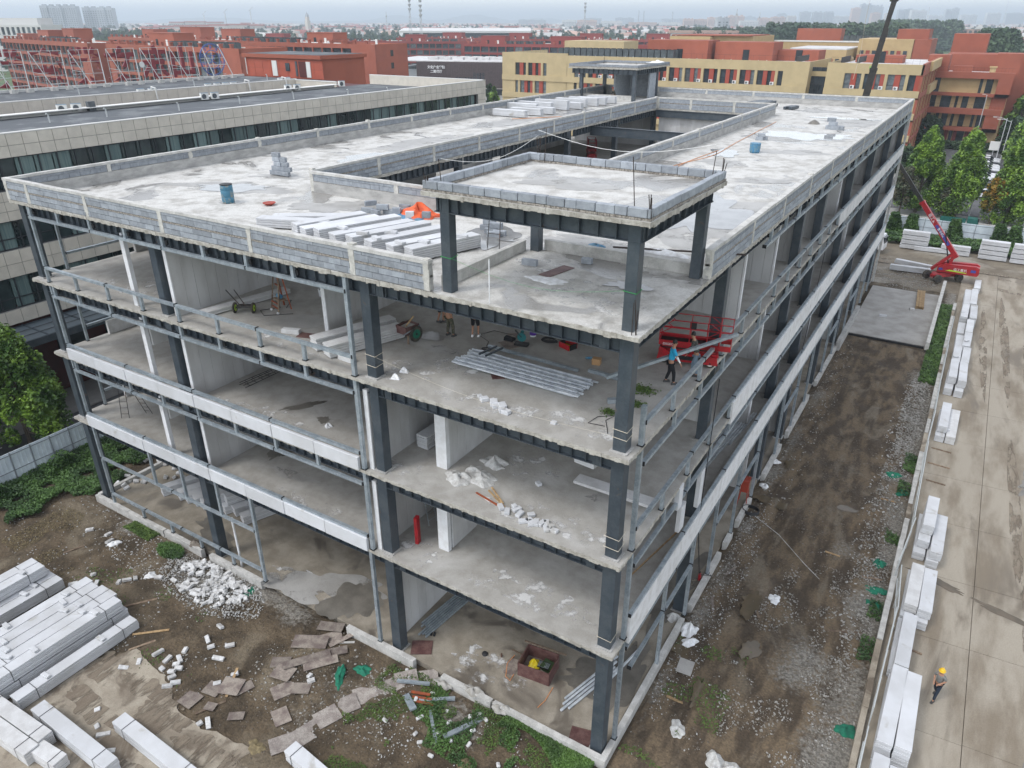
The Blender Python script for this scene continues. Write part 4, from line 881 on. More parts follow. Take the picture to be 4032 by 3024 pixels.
ladder('right leaning ladder on the first level at the far left', -31.6, 2.6, Z2, 2.5, .4, .4, R(22), 7)
ladder('long black ladder lying on the second level floor', -22.2, 2.5, Z3 + .1, 3.6, .55, R(-8), R(-86), 9, 'black_steel')
ladder('second ladder frame lying over the long one on the second level floor', -22.1, 2.4, Z3 + .3, 3.6, .45, R(-14), R(-84), 9, 'black_steel')
ladder('pale ladder leaning on the wall in the first level corner bay', -10.6, 3.0, Z2, 2.8, .5, R(80), R(-10), 8, 'galvanised')
# lifting frame / hoist trolley, two wheeled trolley, handcart
t = thing('hoist_trolley', 'orange rusty frame trolley with a small motor on the top floor', 'trolley', (-19.7, 3.6, Z4), -.3)
for s in (-1, 1):
    for yy, m in ((-.3, 'timber_old'), (.35, 'rust_orange')):
        MB().beam((s * .38, yy, .12), (s * .28, .1 if yy > 0 else 0, 1.95), .06).build('upright', m, t)
    MB().lathe([(.06, -.03), (.06, .03)], 10, c=(s * .36, -.34, .07), M=Matrix.Rotation(R(90), 3, 'Y')).build('wheel', 'white_plastic', t)
for zz in (.25, .5, 1.3, 1.75): MB().beam((-.36 + zz * .04, .0 if zz > 1 else -.26, zz), (.36 - zz * .04, 0 if zz > 1 else -.26, zz), .05).build('crossbar', 'rust_orange', t)
MB().box((0, .0, .62), (.66, .4, .04)).build('tray', 'timber_old', t); MB().lathe([(.11, -.16), (.11, .16)], 12, c=(0, 0, .77), M=Matrix.Rotation(R(90), 3, 'Y')).build('motor', 'blue_plastic', t)
def wheel(name, r, w, parent, c, m='rubber', hub='white_print', ax='Y', rim=None):
    M_ = Matrix.Rotation(R(90), 3, 'Y' if ax == 'X' else 'X'); wo = MB().lathe([(r * .62, -w / 2), (r * .94, -w / 2), (r, -w * .3), (r, w * .3), (r * .94, w / 2), (r * .62, w / 2)], 20, M=M_).build(name, m, parent, c)
    MB().lathe([(r * .6, -w * .53), (r * .6, w * .53)], 14, M=M_).build('rim', hub, wo); MB().lathe([(r * .18, -w * .62), (r * .18, w * .62)], 8, M=M_).build('hub', 'black_steel', wo)
    return wo
t = thing('panel_trolley', 'two wheeled trolley with green hubs on the top floor', 'trolley', (-21.0, 2.5, Z4), .5)
for s in (-1, 1): wheel('wheel', .26, .08, t, (s * .45, 0, .26), hub='lime_print', ax='X')
MB().beam((-.45, 0, .26), (.45, 0, .26), .06).build('axle', 'steel_rusty', t); MB().beam((-.12, .0, .3), (-.6, -.3, 1.25), .05).build('handle', 'steel_rusty', t); MB().beam((.12, 0, .3), (-.3, -.1, 1.2), .04).build('handle', 'steel_rusty', t); MB().box((0, .14, .32), (.7, .3, .05)).build('plate', 'steel_rusty', t)
t = thing('handcart', 'wooden handcart full of mortar with green wheels behind the top floor column', 'handcart', (-12.25, 4.05, Z4), -.15)
MB().profile([(-.32, .38), (.32, .38), (.40, .74), (-.40, .74)], 'x', -.32, -.29).profile([(-.32, .38), (.32, .38), (.40, .74), (-.40, .74)], 'x', .29, .32).build('side_board', 'plywood_red', t)
MB().bb(-.30, .30, -.37, -.34, .38, .74).build('end_board', 'plywood_red', t); MB().bb(-.30, .30, .34, .37, .38, .74).build('end_board', 'plywood_red', t); MB().bb(-.30, .30, -.34, .34, .38, .42).build('floor_board', 'plywood_red', t)
MB().box((0, 0, .55), (.54, .62, .22), jit=.05).build('mortar', 'cap_concrete', t); MB().beam((-.05, -.1, .6), (.1, .3, 1.05), .05).build('shovel_handle', 'timber', t)
for s in (-1, 1):
    wheel('wheel', .36, .07, t, (s * .42, .1, .36), hub='green_net', ax='X'); MB().beam((s * .36, -.3, .38), (s * .38, -.34, 0), .06).build('leg', 'timber_old', t); MB().beam((s * .36, .4, .66), (s * .40, -.62, .5), .04).build('handle', 'galvanised', t)
# ------------------------------------------------------------ bundles of galvanised tube
def tubes(label, c, L, n, rz, z, w=.085, spread=.10, m='galvanised_new', group='tube piles', rnd_end=.35, h=None, layers=1):
    t = thing('steel_tube_pile', label, 'steel tubes', (c[0], c[1], z), rz, group)
    for l in range(layers):
        for k in range(n):
            o = rnd.uniform(-rnd_end, rnd_end); hh = h or w
            boxo('tube', m, (o, (k - (n - 1) / 2) * spread + rnd.uniform(-.012, .012) + l * .03, hh / 2 + l * (hh + .004)), (L, w, hh), t, rnd.uniform(-.008, .008), bev=.012)
    return t
t = tubes('long pile of shiny galvanised tubes on the top floor corner bay', (-6.2, 3.75), 5.7, 15, -.02, Z4 + .05, w=.075, spread=.108, rnd_end=.25)
for i in range(6): boxo('tube', 'galvanised_new', (rnd.uniform(-.2, .3), -.9 + i * .3, .13), (5.6, .075, .075), t, .01, bev=.012)
tag(boxo('box_channel', 'galvanised', (-6.6, 5.15, Z4 + .06), (4.4, .14, .1), None, -.04), 'long single box channel lying behind the shiny tube pile', 'steel tube'); tag(boxo('box_channel', 'galvanised', (-3.3, 5.25, Z4 + .07), (1.5, .16, .13), None, -.06), 'short box channel lying at the right end behind the tube pile', 'steel tube')
tag(boxo('box_channel', 'galvanised', (-1.9, 3.5, Z4 + .1), (.9, .2, .16), None, .65), 'channel end sticking out beside the top floor corner column', 'steel tube')
for i in (0, 1): tag(boxo('crossbar', 'steel', (-8.35 + i * .32, 4.5, Z4 + .24), (.06, 1.1, .07), None, -.15), ['left short bar laid across the tube pile end', 'right short bar laid across the tube pile end'][i], 'steel bar')
tubes('grey tubes leaning along the ground floor wall in the corner bay', (-10.45, 3.6), 3.6, 7, R(84), .12, m='galvanised', spread=.13)
tubes('group of shiny tubes on the wet ground floor behind the corner column', (-2.15, 3.3), 3.6, 4, R(74), .12, w=.10, spread=.16)
tubes('shiny tube lying right of the wet ground floor tubes', (-1.35, 5.0), 4.2, 1, R(80), .12, w=.10)
tubes('pair of long tubes on the first level under the side rail', (-1.2, 16.8), 6.2, 3, R(86), Z2 + .02, w=.10, spread=.14, rnd_end=.05)
tubes('shorter tubes beside the long pair on the first level', (-1.2, 19.4), 4.4, 7, R(86), Z2 + .02, w=.10, spread=.16)
tubes('black box sections stacked on the far roof', (-14.0, 66.5), 3.0, 6, R(75), ZR + .05, w=.28, spread=.30, m='steel', layers=2, h=.28)
tubes('small stack of black box sections on the far roof', (-10.8, 66.3), 2.0, 3, R(80), ZR + .05, w=.26, spread=.28, m='steel', h=.26)
tubes('pale steel lengths laid out on the far roof', (-19.0, 68.0), 8.0, 9, 0, ZR + .03, w=.08, spread=.35, m='cap_concrete')
tubes('thin truss strip lying right of the canopy', (-2.1, 8.9), 5.2, 3, .35, ZR + .1, w=.03, spread=.09, m='rebar', rnd_end=.02)
tag(boxo('timber_pole', 'timber', (-.9, 6.2, Z2 + .12), (.05, 4.2, .05), None, -.16), 'long bamboo pole resting on the first level corner floor', 'pole')
tag(MB().tube([(-32.8 + 6.3, 0, .12), (-26.4, .1, .12)], .02).build('metal_rod', 'steel_rusty'), 'thin rod on the ground floor', 'rod')
tag(boxo('handled_channel', GV, (-.95, 6.15, Z4 + 1.12), (5.6, .14, .11), None, .90, rot=(0, R(-11), .86)), 'long channel being carried by the two men on the top floor', 'steel tube')
# ------------------------------------------------------------ tools on the top floor
tag(MB().tube([(-8.75 + .22 * math.cos(a) * (1 - a / 60), 4.95 + .16 * math.sin(a) * (1 - a / 60), Z4 + .02 + a * .002) for a in np.arange(0, 19, .5)], .014, 5).build('cable_coil', 'cable'), 'small coil of dark cable left of the tube pile', 'cable')
tag(MB().tube([(-6.9 + .38 * math.cos(a) * (1 - a / 90), 7.15 + .26 * math.sin(a) * (1 - a / 90), Z4 + .03 + a * .004) for a in np.arange(0, 25, .4)], .02, 5).build('hose_coil', 'cable'), 'coil of black hose under the roof beam', 'hose')
tag(MB().tube([(-8.9, 5.2, Z4 + .02), (-9.1, 5.7, Z4 + .02), (-9.9, 6.1, Z4 + .02), (-9.6, 6.9, Z4 + .02), (-8.6, 6.9, Z4 + .02), (-7.9, 6.6, Z4 + .02)], .012, 5).build('power_cable', 'cable'), 'thin power cable running from the men to the tools', 'cable')
b = thing('paint_bucket', 'white bucket with purple label beside the cutting tools', 'bucket', (-7.8, 7.3, Z4)); MB().lathe([(.13, 0), (.16, .34), (.14, .34), (.13, .3)], 14).build('pail', 'bucket', b); MB().lathe([(.146, .08), (.158, .24)], 14).build('label_band', 'purple', b)
b = thing('paint_bucket', 'open white bucket beside the orange frame trolley', 'bucket', (-19.6, 6.2, Z4)); MB().lathe([(.14, 0), (.17, .38), (.15, .38), (.13, .3)], 14).build('pail', 'bucket', b); MB().lathe([(.10, .33), (.145, .335)], 14).build('contents', 'damp_dark', b)
b = thing('cutting_machine', 'green chop saw standing on the top floor floor slab', 'power tool', (-7.7, 6.15, Z4), .2)
MB().box((0, 0, .06), (.6, .32, .10)).build('base', 'black_steel', b); MB().lathe([(.20, -.02), (.20, .02)], 18, c=(0, 0, .38), M=Matrix.Rotation(R(90), 3, 'X')).build('blade_guard', 'makita_teal', b); MB().lathe([(.07, 0), (.08, .26)], 10, c=(-.08, .1, .42), M=Matrix.Rotation(R(-70), 3, 'X')).build('motor', 'makita_teal', b); MB().beam((0, 0, .38), (-.3, 0, .66), .05).build('handle', 'black_steel', b)
b = thing('tool_tray', 'red and black open tool tray under the roof beam', 'tool box', (-5.9, 7.0, Z4), -.3); MB().bb(-.32, .32, -.2, .2, 0, .05).build('tray_floor', 'yellow_plastic', b)
for s in (-1, 1): MB().beam((-.32, s * .2, .12), (.32, s * .24, .12), .03, .24).build('side', 'red_paint', b); MB().beam((s * .33, -.2, .12), (s * .33, .2, .12), .03, .24).build('end', 'black_steel', b)
b = thing('work_jacket', 'black work bag lying left of the green saw', 'bag', (-8.45, 6.35, Z4)); MB().box((0, 0, .08), (.45, .3, .14), jit=.03).build('bag_body', 'cloth_black', b)
b = thing('grinder', 'blue angle grinder by the brown carton', 'power tool', (-4.55, 6.35, Z4), .5); MB().lathe([(.05, -.16), (.06, .1), (.04, .16)], 10, c=(0, 0, .08), M=Matrix.Rotation(R(90), 3, 'Y')).build('body', 'blue_plastic', b); MB().lathe([(.09, 0), (.09, .03)], 12, c=(.16, 0, .03)).build('disc_guard', 'black_steel', b)
tag(boxo('cardboard_box', 'cardboard', (-4.1, 6.1, Z4 + .14), (.34, .26, .26), None, .2), 'small brown carton near the corner column on the top floor', 'carton')
tag(boxo('plywood_offcut', 'plywood_red', (-6.9, 3.0, Z4 + .012), (.5, .5, .02), None, .7), 'dark red plywood square under the tube pile', 'board')
tag(boxo('plywood_offcut', 'plywood', (-8.5, 6.9, Z4 + .012), (.7, .5, .02), None, .4), 'brown board flat behind the black bag', 'board')
tag(boxo('plywood_offcut', 'plywood', (-8.2, 5.9, Z4 + .008), (.9, .6, .012), None, -.5), 'thin grey board on the floor before the black bag', 'board')
tag(MB().tube([(-1.6, 1.6, Z4 + .02), (-2.2, 1.5, Z4 + .02), (-2.1, 2.1, Z4 + .02), (-1.6, 2.5, Z4 + .02), (-1.75, 2.0, Z4 + .02), (-1.3, 1.2, Z4 + .02)], .013, 5).build('power_cable', 'cable'), 'looped cable on the floor by the top floor corner column', 'cable')
for (x, y, rx, ry, n, lb) in ((-1.6, 4.9, .5, .35, 500, 'larger patch of moss and dry weeds on the top floor edge'), (-1.4, 3.7, .35, .3, 250, 'smaller patch of moss on the top floor edge'), (-1.9, 2.6, .3, .25, 200, 'moss patch behind the top floor corner column')):
    C = np.stack([x + nrs.normal(0, rx * .5, n), y + nrs.normal(0, ry * .5, n), Z4 + nrs.uniform(.01, .05, n)], 1); quads('moss_patch', leaves(C, .045, .8), 'grass_tuft', kind='stuff', label=lb)
tag(MB().tube([(-18.9, 3.6, Z4 + .02), (-19.9, 2.7, Z4 + .02), (-20.6, 3.1, Z4 + .02), (-20.1, 3.9, Z4 + .02), (-21.0, 4.4, Z4 + .02), (-20.4, 4.9, Z4 + .02), (-19.8, 4.0, Z4 + .02)], .016, 5).build('power_cable', 'cable'), 'looped cable between the trolley and the partition wall', 'cable')
# ------------------------------------------------------------ second level corner bay: sacks, timber, blocks
cloth('woven_sack', -7.3, 3.3, Z3, .62, .42, .30, 'sack', 11, 'single upright crumpled white sack on the second level floor', 'sack')
cloth('woven_sack', -7.9, 1.6, Z3, .68, .50, .30, 'sack', 12, 'left of the crumpled white sacks beside the white pillar', 'sack')
cloth('woven_sack', -7.1, 2.0, Z3, .70, .48, .26, 'sack', 17, 'right of the crumpled white sacks, with blue ties', 'sack')
cloth('woven_sack', -7.6, 2.35, Z3, .5, .4, .2, 'sack', 14, 'crumpled white sack between the two lower ones', 'sack')
for i, (x, y, L, a) in enumerate(((-6.1, .95, 1.3, -.22), (-5.8, 1.15, 1.35, -.5), (-5.9, 1.35, 1.2, -.62))): tag(boxo('timber_batten', 'rust_orange' if i == 0 else 'timber', (x, y, Z3 + .03 + i * .01), (L, .07, .04), None, a), ['lowest', 'middle', 'topmost'][i] + ' of the three battens on the second level floor', 'batten')
for (x, y) in ((-5.35, .75), (-5.0, .65), (-4.9, 1.05), (-4.75, .95), (-4.5, .75), (-4.1, .95), (-4.15, .45), (-4.0, .6), (-3.85, .5), (-3.7, .62), (-3.5, .7), (-3.35, .8), (-3.1, .65), (-3.2, .5), (-2.9, .55), (-4.9, 2.9), (-7.6, 3.4)):
    tag(boxo('cut_block', 'aac', (x, y, Z3 + .07), (rnd.uniform(.25, .45), .2, .12), None, rnd.uniform(-1.2, 1.6), bev=.01), 'short white offcut lying on the second level corner floor', 'block', 'white offcuts on the second level corner floor')
for (x, y, s) in ((-6.5, .95, .2), (-6.2, .8, .3), (-5.9, .95, .2), (-5.75, .75, .35), (-5.55, .6, .3), (-5.35, .7, .34), (-5.2, .45, .3), (-5.0, .4, .3), (-3.2, .65, .2)):
    tag(boxo('cut_block', 'aac', (x, y + .2, Z4 + s * .25), (s, s * .8, s * .5), None, rnd.uniform(-1, 1), bev=.01), 'small white offcut lying near the edge of the top floor corner', 'block', 'white offcuts on the top floor edge')
tag(boxo('red_channel', 'red_paint', (-10.3, 1.5, Z2 + .72), (.16, .26, 1.42), None, .2), 'upright red steel channel beside the first level column', 'steel channel')
tag(boxo('hung_block', 'aac', (-2.0, 1.1, Z4 - 1.0 - .2), (.8, .3, .36), None, -.1), 'short white block just under the beam at the second level corner', 'block')
for (x, y, z, a, L, lb) in ((-17.2, 1.9, Z4, .35, .85, 'short white block on the top floor behind the front rail'), (-13.0, 1.0, Z4, -.05, .8, 'flat white offcut near the top floor column'), (-31.2, 5.2, Z4, .1, .4, 'small grey block on the left top floor'), (-29.0, 4.8, Z3, .3, .9, 'grey white block on the second level at the far left')):
    tag(boxo('cut_block', 'aac_dusty', (x, y, z + .1), (L, .28, .2), None, a, bev=.01), lb, 'block')
tag(boxo('plywood_offcut', 'plywood_red', (-16.4, 2.0, Z4 + .02), (.7, .5, .03), None, .3), 'rusty board beside the white block behind the top rail', 'board')
# ------------------------------------------------------------ ground floor corner bay
t = thing('tool_crate', 'open dark red plywood crate full of tools on the ground floor', 'crate', (-4.6, 2.7, .10), .12)
for s in (-1, 1):
    MB().box((0, s * .62, .38), (1.55, .04, .75)).build('side_board', 'plywood_red', t); MB().box((s * .77, 0, .38), (.04, 1.2, .75)).build('end_board', 'plywood_red', t)
MB().box((0, 0, .06), (1.5, 1.2, .04)).build('floor_board', 'plywood', t); MB().box((.05, .70, .80), (2.1, .09, .05)).build('edge_batten', 'timber_old', t)
u = thing('grey_bag', 'dark net bag inside the open crate', 'bag', (-4.2, 2.9, .2)); MB().box((0, 0, .2), (.45, .5, .28), jit=.07).build('bag_body', 'leaf_dark', u)
cloth('yellow_bag', -4.85, 2.8, .25, .28, .3, .30, 'yellow_plastic', 21, 'yellow plastic bag with writing in the open crate', 'bag'); cloth('white_bag', -5.1, 2.35, .2, .22, .2, .22, 'white_plastic', 22, 'white bag in the left end of the crate', 'bag')
u = thing('metal_grille', 'black slotted tray lying in the open crate', 'tray', (-4.35, 2.75, .55), .15)
for k in range(9): MB().box((-.24 + k * .06, 0, 0), (.03, .34, .03)).build('slat', 'galvanised', u)
for s in (-1, 1): MB().box((0, s * .18, 0), (.56, .03, .04)).build('edge_bar', 'black_steel', u)
tag(boxo('plywood_sheet', 'plywood', (-5.75, 2.25, .112), (.55, .95, .02), None, .15), 'grey board lying left of the open crate', 'board')
tag(boxo('timber_batten', 'timber_old', (-5.8, 3.1, .13), (.95, .06, .05), None, -.06), 'dark batten on the floor left of the crate', 'batten')
for (pts, m, lb) in (([(-6.0, 2.9), (-6.05, 2.3), (-5.7, 1.6), (-5.4, 1.5), (-5.45, 1.9)], 'cable_orange', 'orange strap lying left of the crate'), ([(-3.55, 2.2), (-3.5, 1.4), (-3.6, .9)], 'cable_orange', 'orange strap hanging right of the crate')):
    tag(MB().tube([(x, y, .125) for x, y in pts], .018, 5).build('lifting_strap', m), lb, 'strap')
tag(boxo('plywood_cover', 'plywood_red', (-10.05, .95, .125), (1.0, .85, .03), None, .55), 'dark red cover board beside the third column foot', 'board'); tag(boxo('plywood_cover', 'plywood_red', (-1.25, .62, .125), (1.1, .8, .03), None, .25), 'dark red cover board beside the corner column foot', 'board')
tag(MB().lathe([(.14, 0), (.15, .05), (.11, .12), (.03, .14)], 14, c=(-7.25, 2.2, .10)).build('rope_coil', 'cable'), 'small dark coil on the open ground floor', 'rope'); tag(MB().lathe([(.045, 0), (.045, .18), (.02, .22)], 10, c=(-6.5, 2.5, .1)).build('bottle', 'rust_dark'), 'brown bottle standing on the open ground floor', 'bottle')
for (x, y) in ((-10.2, 1.9), (-10.05, 1.95)): tag(MB().box((0, 0, .05), (.1, .26, .09), taper=.7).build('shoe', 'cloth_black', None, (x, y, .1), .4), 'one of the pair of black shoes left by the ground floor wall', 'shoe', 'pair of black shoes')
# ------------------------------------------------------------ broken blocks and rubble outside
def scatter_ok(x, y): return True
def rubble(n, cx, cy, rx, ry, s0, s1, m, name, h=0.0, label=None, flat=.55, group=None, thr=-9):
    a = nrs.uniform(0, 6.283, n); r = np.sqrt(nrs.uniform(0, 1, n)); x = cx + rx * r * np.cos(a); y = cy + ry * r * np.sin(a); s = s0 + (s1 - s0) * nrs.uniform(0, 1, n) ** 2.2
    inb = ((x > -35.2) & (x < .12) & (y > -.1) & (y < 72)) | (x > 8.4); k = ~inb; k &= (vnoise(x + 50, y + 50, 1.1, 77) + .6 * vnoise(x + 50, y + 50, .5, 78) > thr); x, y, s, r = x[k], y[k], s[k], r[k]; n = len(x)
    z = ground_h(x, y) + s * .12 + h * (1 - r) ** .8 * nrs.uniform(.2, 1, n)
    D = np.stack([s * nrs.uniform(.5, 1.1, n), s * nrs.uniform(.35, .7, n), s * flat * nrs.uniform(.5, 1, n)], 1)
    return boxes_np(name, np.stack([x, y, z], 1), D, m, label=label, tilt=.35)
rubble(2500, -22.4, -1.55, 3.8, 1.6, .012, .08, 'chip_white', 'rubble', .25, 'small chips of the white block rubble by the ground floor wall')
rubble(900, -26.5, -1.6, 4.5, 1.6, .015, .07, 'chip_white', 'rubble', 0, 'white chips along the front wall', thr=-.05)
rubble(900, -20.0, -4.6, 5.5, 3.0, .012, .06, 'chip_white', 'rubble', 0, 'white chips over the front mud', thr=.02)
rubble(1500, -7, -2.3, 4.8, 2.4, .01, .06, 'chip_white', 'rubble', 0, 'white chips among the front weeds', thr=.0)
rubble(700, -12.5, -3.2, 4, 2.6, .015, .07, 'rubble_grey', 'rubble', 0, 'grey chips round the plywood path')
rubble(600, -32, -3, 6, 3, .012, .06, 'chip_white', 'rubble', 0, 'white chips at the left end of the site')
rubble(6500, 5.6, 9.5, 2.9, 9.5, .010, .065, 'rubble_grey', 'rubble', .05, 'grey rubble over the side mud', thr=.12)
rubble(3600, 7.5, 24, 1.0, 15, .015, .08, 'rubble_grey', 'rubble', .18, 'grey rubble bank along the road wall', thr=-.12); rubble(2600, 7.5, 40, .9, 9, .02, .10, 'rubble_grey', 'rubble', .22, 'grey rubble bank beyond')
rubble(700, 7.2, 30, 1.2, 18, .02, .09, 'chip_white', 'rubble', .15, 'pale rubble in the bank'); rubble(7000, 4.3, 16, 3.9, 18, .012, .06, 'stone_brown', 'rubble', 0, 'brown clods on the mud', thr=.0)
rubble(1500, .9, 12, 1.0, 9, .008, .05, 'chip_white', 'rubble', .05, 'white chips beside the side wall'); rubble(800, 3.5, 5, 4.2, 6, .012, .06, 'chip_white', 'rubble', 0, 'white chips on the near mud', thr=.1)
rubble(1500, 3, 76, 4, 4.5, .015, .09, 'rubble_grey', 'rubble', .05, 'white rubble beyond the concrete pad'); rubble(2500, -18, -4.5, 12, 5, .01, .05, 'stone_brown', 'rubble', 0, 'brown clods on the front mud')
rubble(900, 1.0, 30, 1.2, 22, .015, .08, 'rubble_grey', 'rubble', .03, 'rubble along the side of the building')
for k, (cx, cy, rx, ry, n, h) in enumerate(((-23.3, -1.0, 1.9, .75, 75, .38), (-21.3, -1.25, 1.3, .8, 60, .32), (-22.4, -2.2, 1.7, .5, 34, .12))):
    for i in range(n):
        a = rnd.uniform(0, 6.28); r = math.sqrt(rnd.random()); x = cx + rx * r * math.cos(a); y = min(cy + ry * r * math.sin(a), -.32); s = rnd.uniform(.16, .46)
        tag(boxo('broken_block', 'rubble_white', (x, y, gh(x, y) + .08 + h * (1 - r) * rnd.random()), (round(s, 1) + .05, rnd.choice([.13, .18, .22]), rnd.choice([.1, .14])), None, bev=.015, rot=(rnd.uniform(-.5, .5), rnd.uniform(-.4, .4), rnd.uniform(0, 3.1))), 'broken white block in the rubble heap by the ground floor wall', 'block', 'broken white blocks in the rubble heap')
for (x, y) in [(-28.6, -4.3), (-27.8, -4.6), (-28.8, -5.3), (-26.3, -3.3), (-26.9, -3.9), (-26.6, -3.6), (-25.3, -2.6), (-24.4, -2.3), (-23.7, -2.0), (-19.5, -3.2), (-19.3, -4.1), (-18.8, -4.3), (-18.2, -3.7), (-17.9, -4.6), (-19.7, -5.1), (-19.4, -5.6), (-19.9, -5.9), (-20.6, -5.9), (-19.2, -5.9), (-18.9, -6.0), (-19.0, -6.3), (-18.7, -6.5), (-19.6, -6.4), (-20.9, -6.7), (-21.2, -7.3), (-18.3, -6.6), (-18.5, -6.9), (-16.7, -5.6), (-16.5, -4.8), (-15.6, -7.4), (-15.3, -7.2), (-13.4, -3.1), (-13.1, -3.3), (-31.2, -1.8), (-30.4, -2.2), (-32.6, -2.1), (-20.0, -9.3), (-19.2, -9.8), (-18.6, -9.9), (-17.6, -10.2), (-17.1, -10.6)]:
    s = rnd.uniform(.2, .5); tag(boxo('broken_block', 'rubble_white', (x, y, gh(x, y) + .08), (round(s, 1) + .05, .2, .14), None, bev=.015, rot=(rnd.uniform(-.3, .3), rnd.uniform(-.3, .3), rnd.uniform(0, 3.1))), 'loose broken white block lying alone on the front mud', 'block', 'loose white blocks on the front mud')
for (x, y) in [(-6.9, -1.3), (-6.5, -1.7), (-5.9, -1.0), (-5.6, -.7), (-5.2, -.8), (-7.7, -2.2), (-6.6, -2.4), (-7.4, -2.9), (-5.9, -2.4), (-5.2, -2.1), (-7.0, -3.1), (-5.4, -1.5), (-8.0, -.9), (-8.4, -1.6), (-8.9, -3.1), (-4.9, -2.9), (-6.2, -3.4), (-3.6, -2.3), (-9.4, -.8), (-9.8, -.5)]:
    s = rnd.uniform(.10, .28); tag(boxo('broken_block', 'rubble_white', (x, y, gh(x, y) + .05), (round(s, 1) + .05, .15, .12), None, bev=.03, rot=(rnd.uniform(-.5, .5), rnd.uniform(-.5, .5), rnd.uniform(0, 3.1))), 'broken white block lying in the weeds before the corner', 'block', 'white blocks in the weeds before the corner')
for (x, y) in [(-35.9, 1.3), (-35.4, 1.5), (-34.9, 1.6), (-34.4, 1.5), (-35.1, 2.1), (-34.6, 2.3), (-35.7, 2.4), (-34.1, 2.5), (-33.4, 3.6), (-32.9, 3.9), (-33.1, 4.4), (-32.4, 4.2), (-33.8, 4.6), (-34.8, 4.6), (-35.6, 4.7), (-36.4, 4.2), (-32.0, 4.7), (-33.3, 5.1), (-34.2, 5.3), (-36.9, 4.7)]:
    tag(boxo('broken_block', 'rubble_white', (x, y, .2), (.35, .24, .18), None, bev=.02, rot=(rnd.uniform(-.5, .5), rnd.uniform(-.5, .5), rnd.uniform(0, 3.1))), 'broken white block heaped behind the left end column', 'block', 'white blocks heaped behind the left end column')
# boards and planks on the mud
def board(x, y, L, w, a, m, lb, g=None, t=.02, z=0, cat='board', name='plywood_sheet'):
    tag(boxo(name, m, (x, y, gh(x, y) + .035 + z), (L, w, t), None, rot=(rnd.uniform(-.04, .04), rnd.uniform(-.04, .04), a)), lb, cat, g)
for i, (x, y, L, w, a) in enumerate([(-8.75, -.35, .95, 1.15, .72), (-9.45, -.95, .95, 1.1, .82), (-10.1, -1.7, .95, 1.1, .86), (-10.55, -2.5, .95, 1.1, .95), (-10.85, -3.4, .95, 1.05, 1.05), (-11.1, -4.3, .95, 1.0, 1.2), (-11.25, -5.3, .95, 1.0, 1.3), (-11.7, -6.2, 1.1, .9, 1.0)]):
    board(x, y, L + .1, w * .9, a, 'plywood_path', f"{O_[i]} plywood sheet of the footpath, counted from the building", 'plywood sheets of the footpath')
BD = [(-14.3, -.9, 1.2, .9, .9), (-14.9, -1.6, 1.7, .8, .5), (-13.6, -1.5, 1.5, .5, .8), (-14.2, -2.5, 2.2, .45, .95), (-13.5, -2.3, 1.6, .5, .9), (-15.2, -3.2, .9, .6, .6), (-14.6, -3.6, 1.0, .8, .2), (-13.9, -4.2, 1.1, .8, 1.1), (-16.0, -5.4, 1.0, .9, .4), (-16.6, -5.9, .8, .7, .2), (-17.0, -6.8, .8, .8, 0), (-15.5, -5.1, .8, .5, 1.2), (-12.9, -5.3, .7, .9, 1.1), (-13.2, -3.8, .8, .6, .5), (-14.6, -6.3, .7, .4, .6), (-15.9, -6.6, .5, .4, .3), (-14.8, -.3, 1.3, .6, .4), (-13.7, -.5, 1.6, .25, 1.2)]
for i, (x, y, L, w, a) in enumerate(BD): board(x, y, L, w, a, 'plywood', 'torn plywood piece lying on the mud left of the footpath', 'torn plywood left of the footpath', z=i * .004)
for (x, y, L, a, m, lb) in [(-24.4, -4.3, 1.6, .95, 'timber_old', 'long stick pointing away from the pile corner'), (-22.0, -5.3, 1.7, .75, 'timber', 'yellowish stick right of the left pile'), (-21.7, -6.0, 1.2, 1.1, 'timber_old', 'dark stick crossing at the pile foot'), (-16.2, -5.2, 1.6, -1.0, 'timber', 'pale stick on the torn plywood'), (-15.9, -6.6, 1.3, 1.1, 'timber_old', 'stick standing askew at the square white sheet'), (-13.9, -.9, 1.8, .6, 'cap_concrete', 'pale plank before the ground floor opening'), (-31.6, -3.4, 1.5, 1.2, 'timber_old', 'plank on the mud at the left end'),
        (7.6, 17.6, 1.0, .3, 'timber_old', 'plank leaning on the road wall'), (5.4, 18.8, .8, 0, 'timber', 'short plank in the middle of the side mud'), (7.3, 13.1, 2.2, .45, 'timber_old', 'long plank leaning out from the road wall'), (.8, 11.6, 1.5, 1.9, 'plywood', 'pale board leaning by the side wall'), (1.4, 4.6, .9, .05, 'timber', 'short plank on the near side mud'), (3.0, 12.0, .8, 2.0, 'timber_old', 'thin board on the side mud'), (7.4, 26.0, .9, .1, 'timber', 'plank on the far rubble bank'), (.9, 14.4, 1.1, 1.3, 'plywood', 'grey board beside the fire extinguisher')]:
    board(x, y, L, .12, a, m, lb, t=.03, cat='plank', name='plank')
for (x, y, L, w, a, lb) in [(-7.6, -1.1, 1.6, .16, .6, 'grey beam offcut lying in the weeds by the wall'), (-6.9, -2.3, 1.7, .14, -.75, 'round grey pole in the weeds'), (-5.8, -1.6, 1.9, .22, 1.1, 'metal channel leaning on the front wall'), (-8.5, -1.9, .9, .3, -.5, 'short metal channel in the weeds'), (-9.0, -1.0, 1.5, .14, .45, 'angle bar beside the plywood path')]:
    board(x, y, L, w, a, 'galvanised', lb, t=.10, cat='metal offcut', name='metal_offcut', z=.04)
for i in range(3): board(-8.4 + i * .2, -1.25 - i * .15, .9, .12, .35, 'rust_orange', ['first', 'second', 'third'][i] + ' orange brick coloured plank by the footpath', t=.05, cat='plank', name='plank', z=.05)
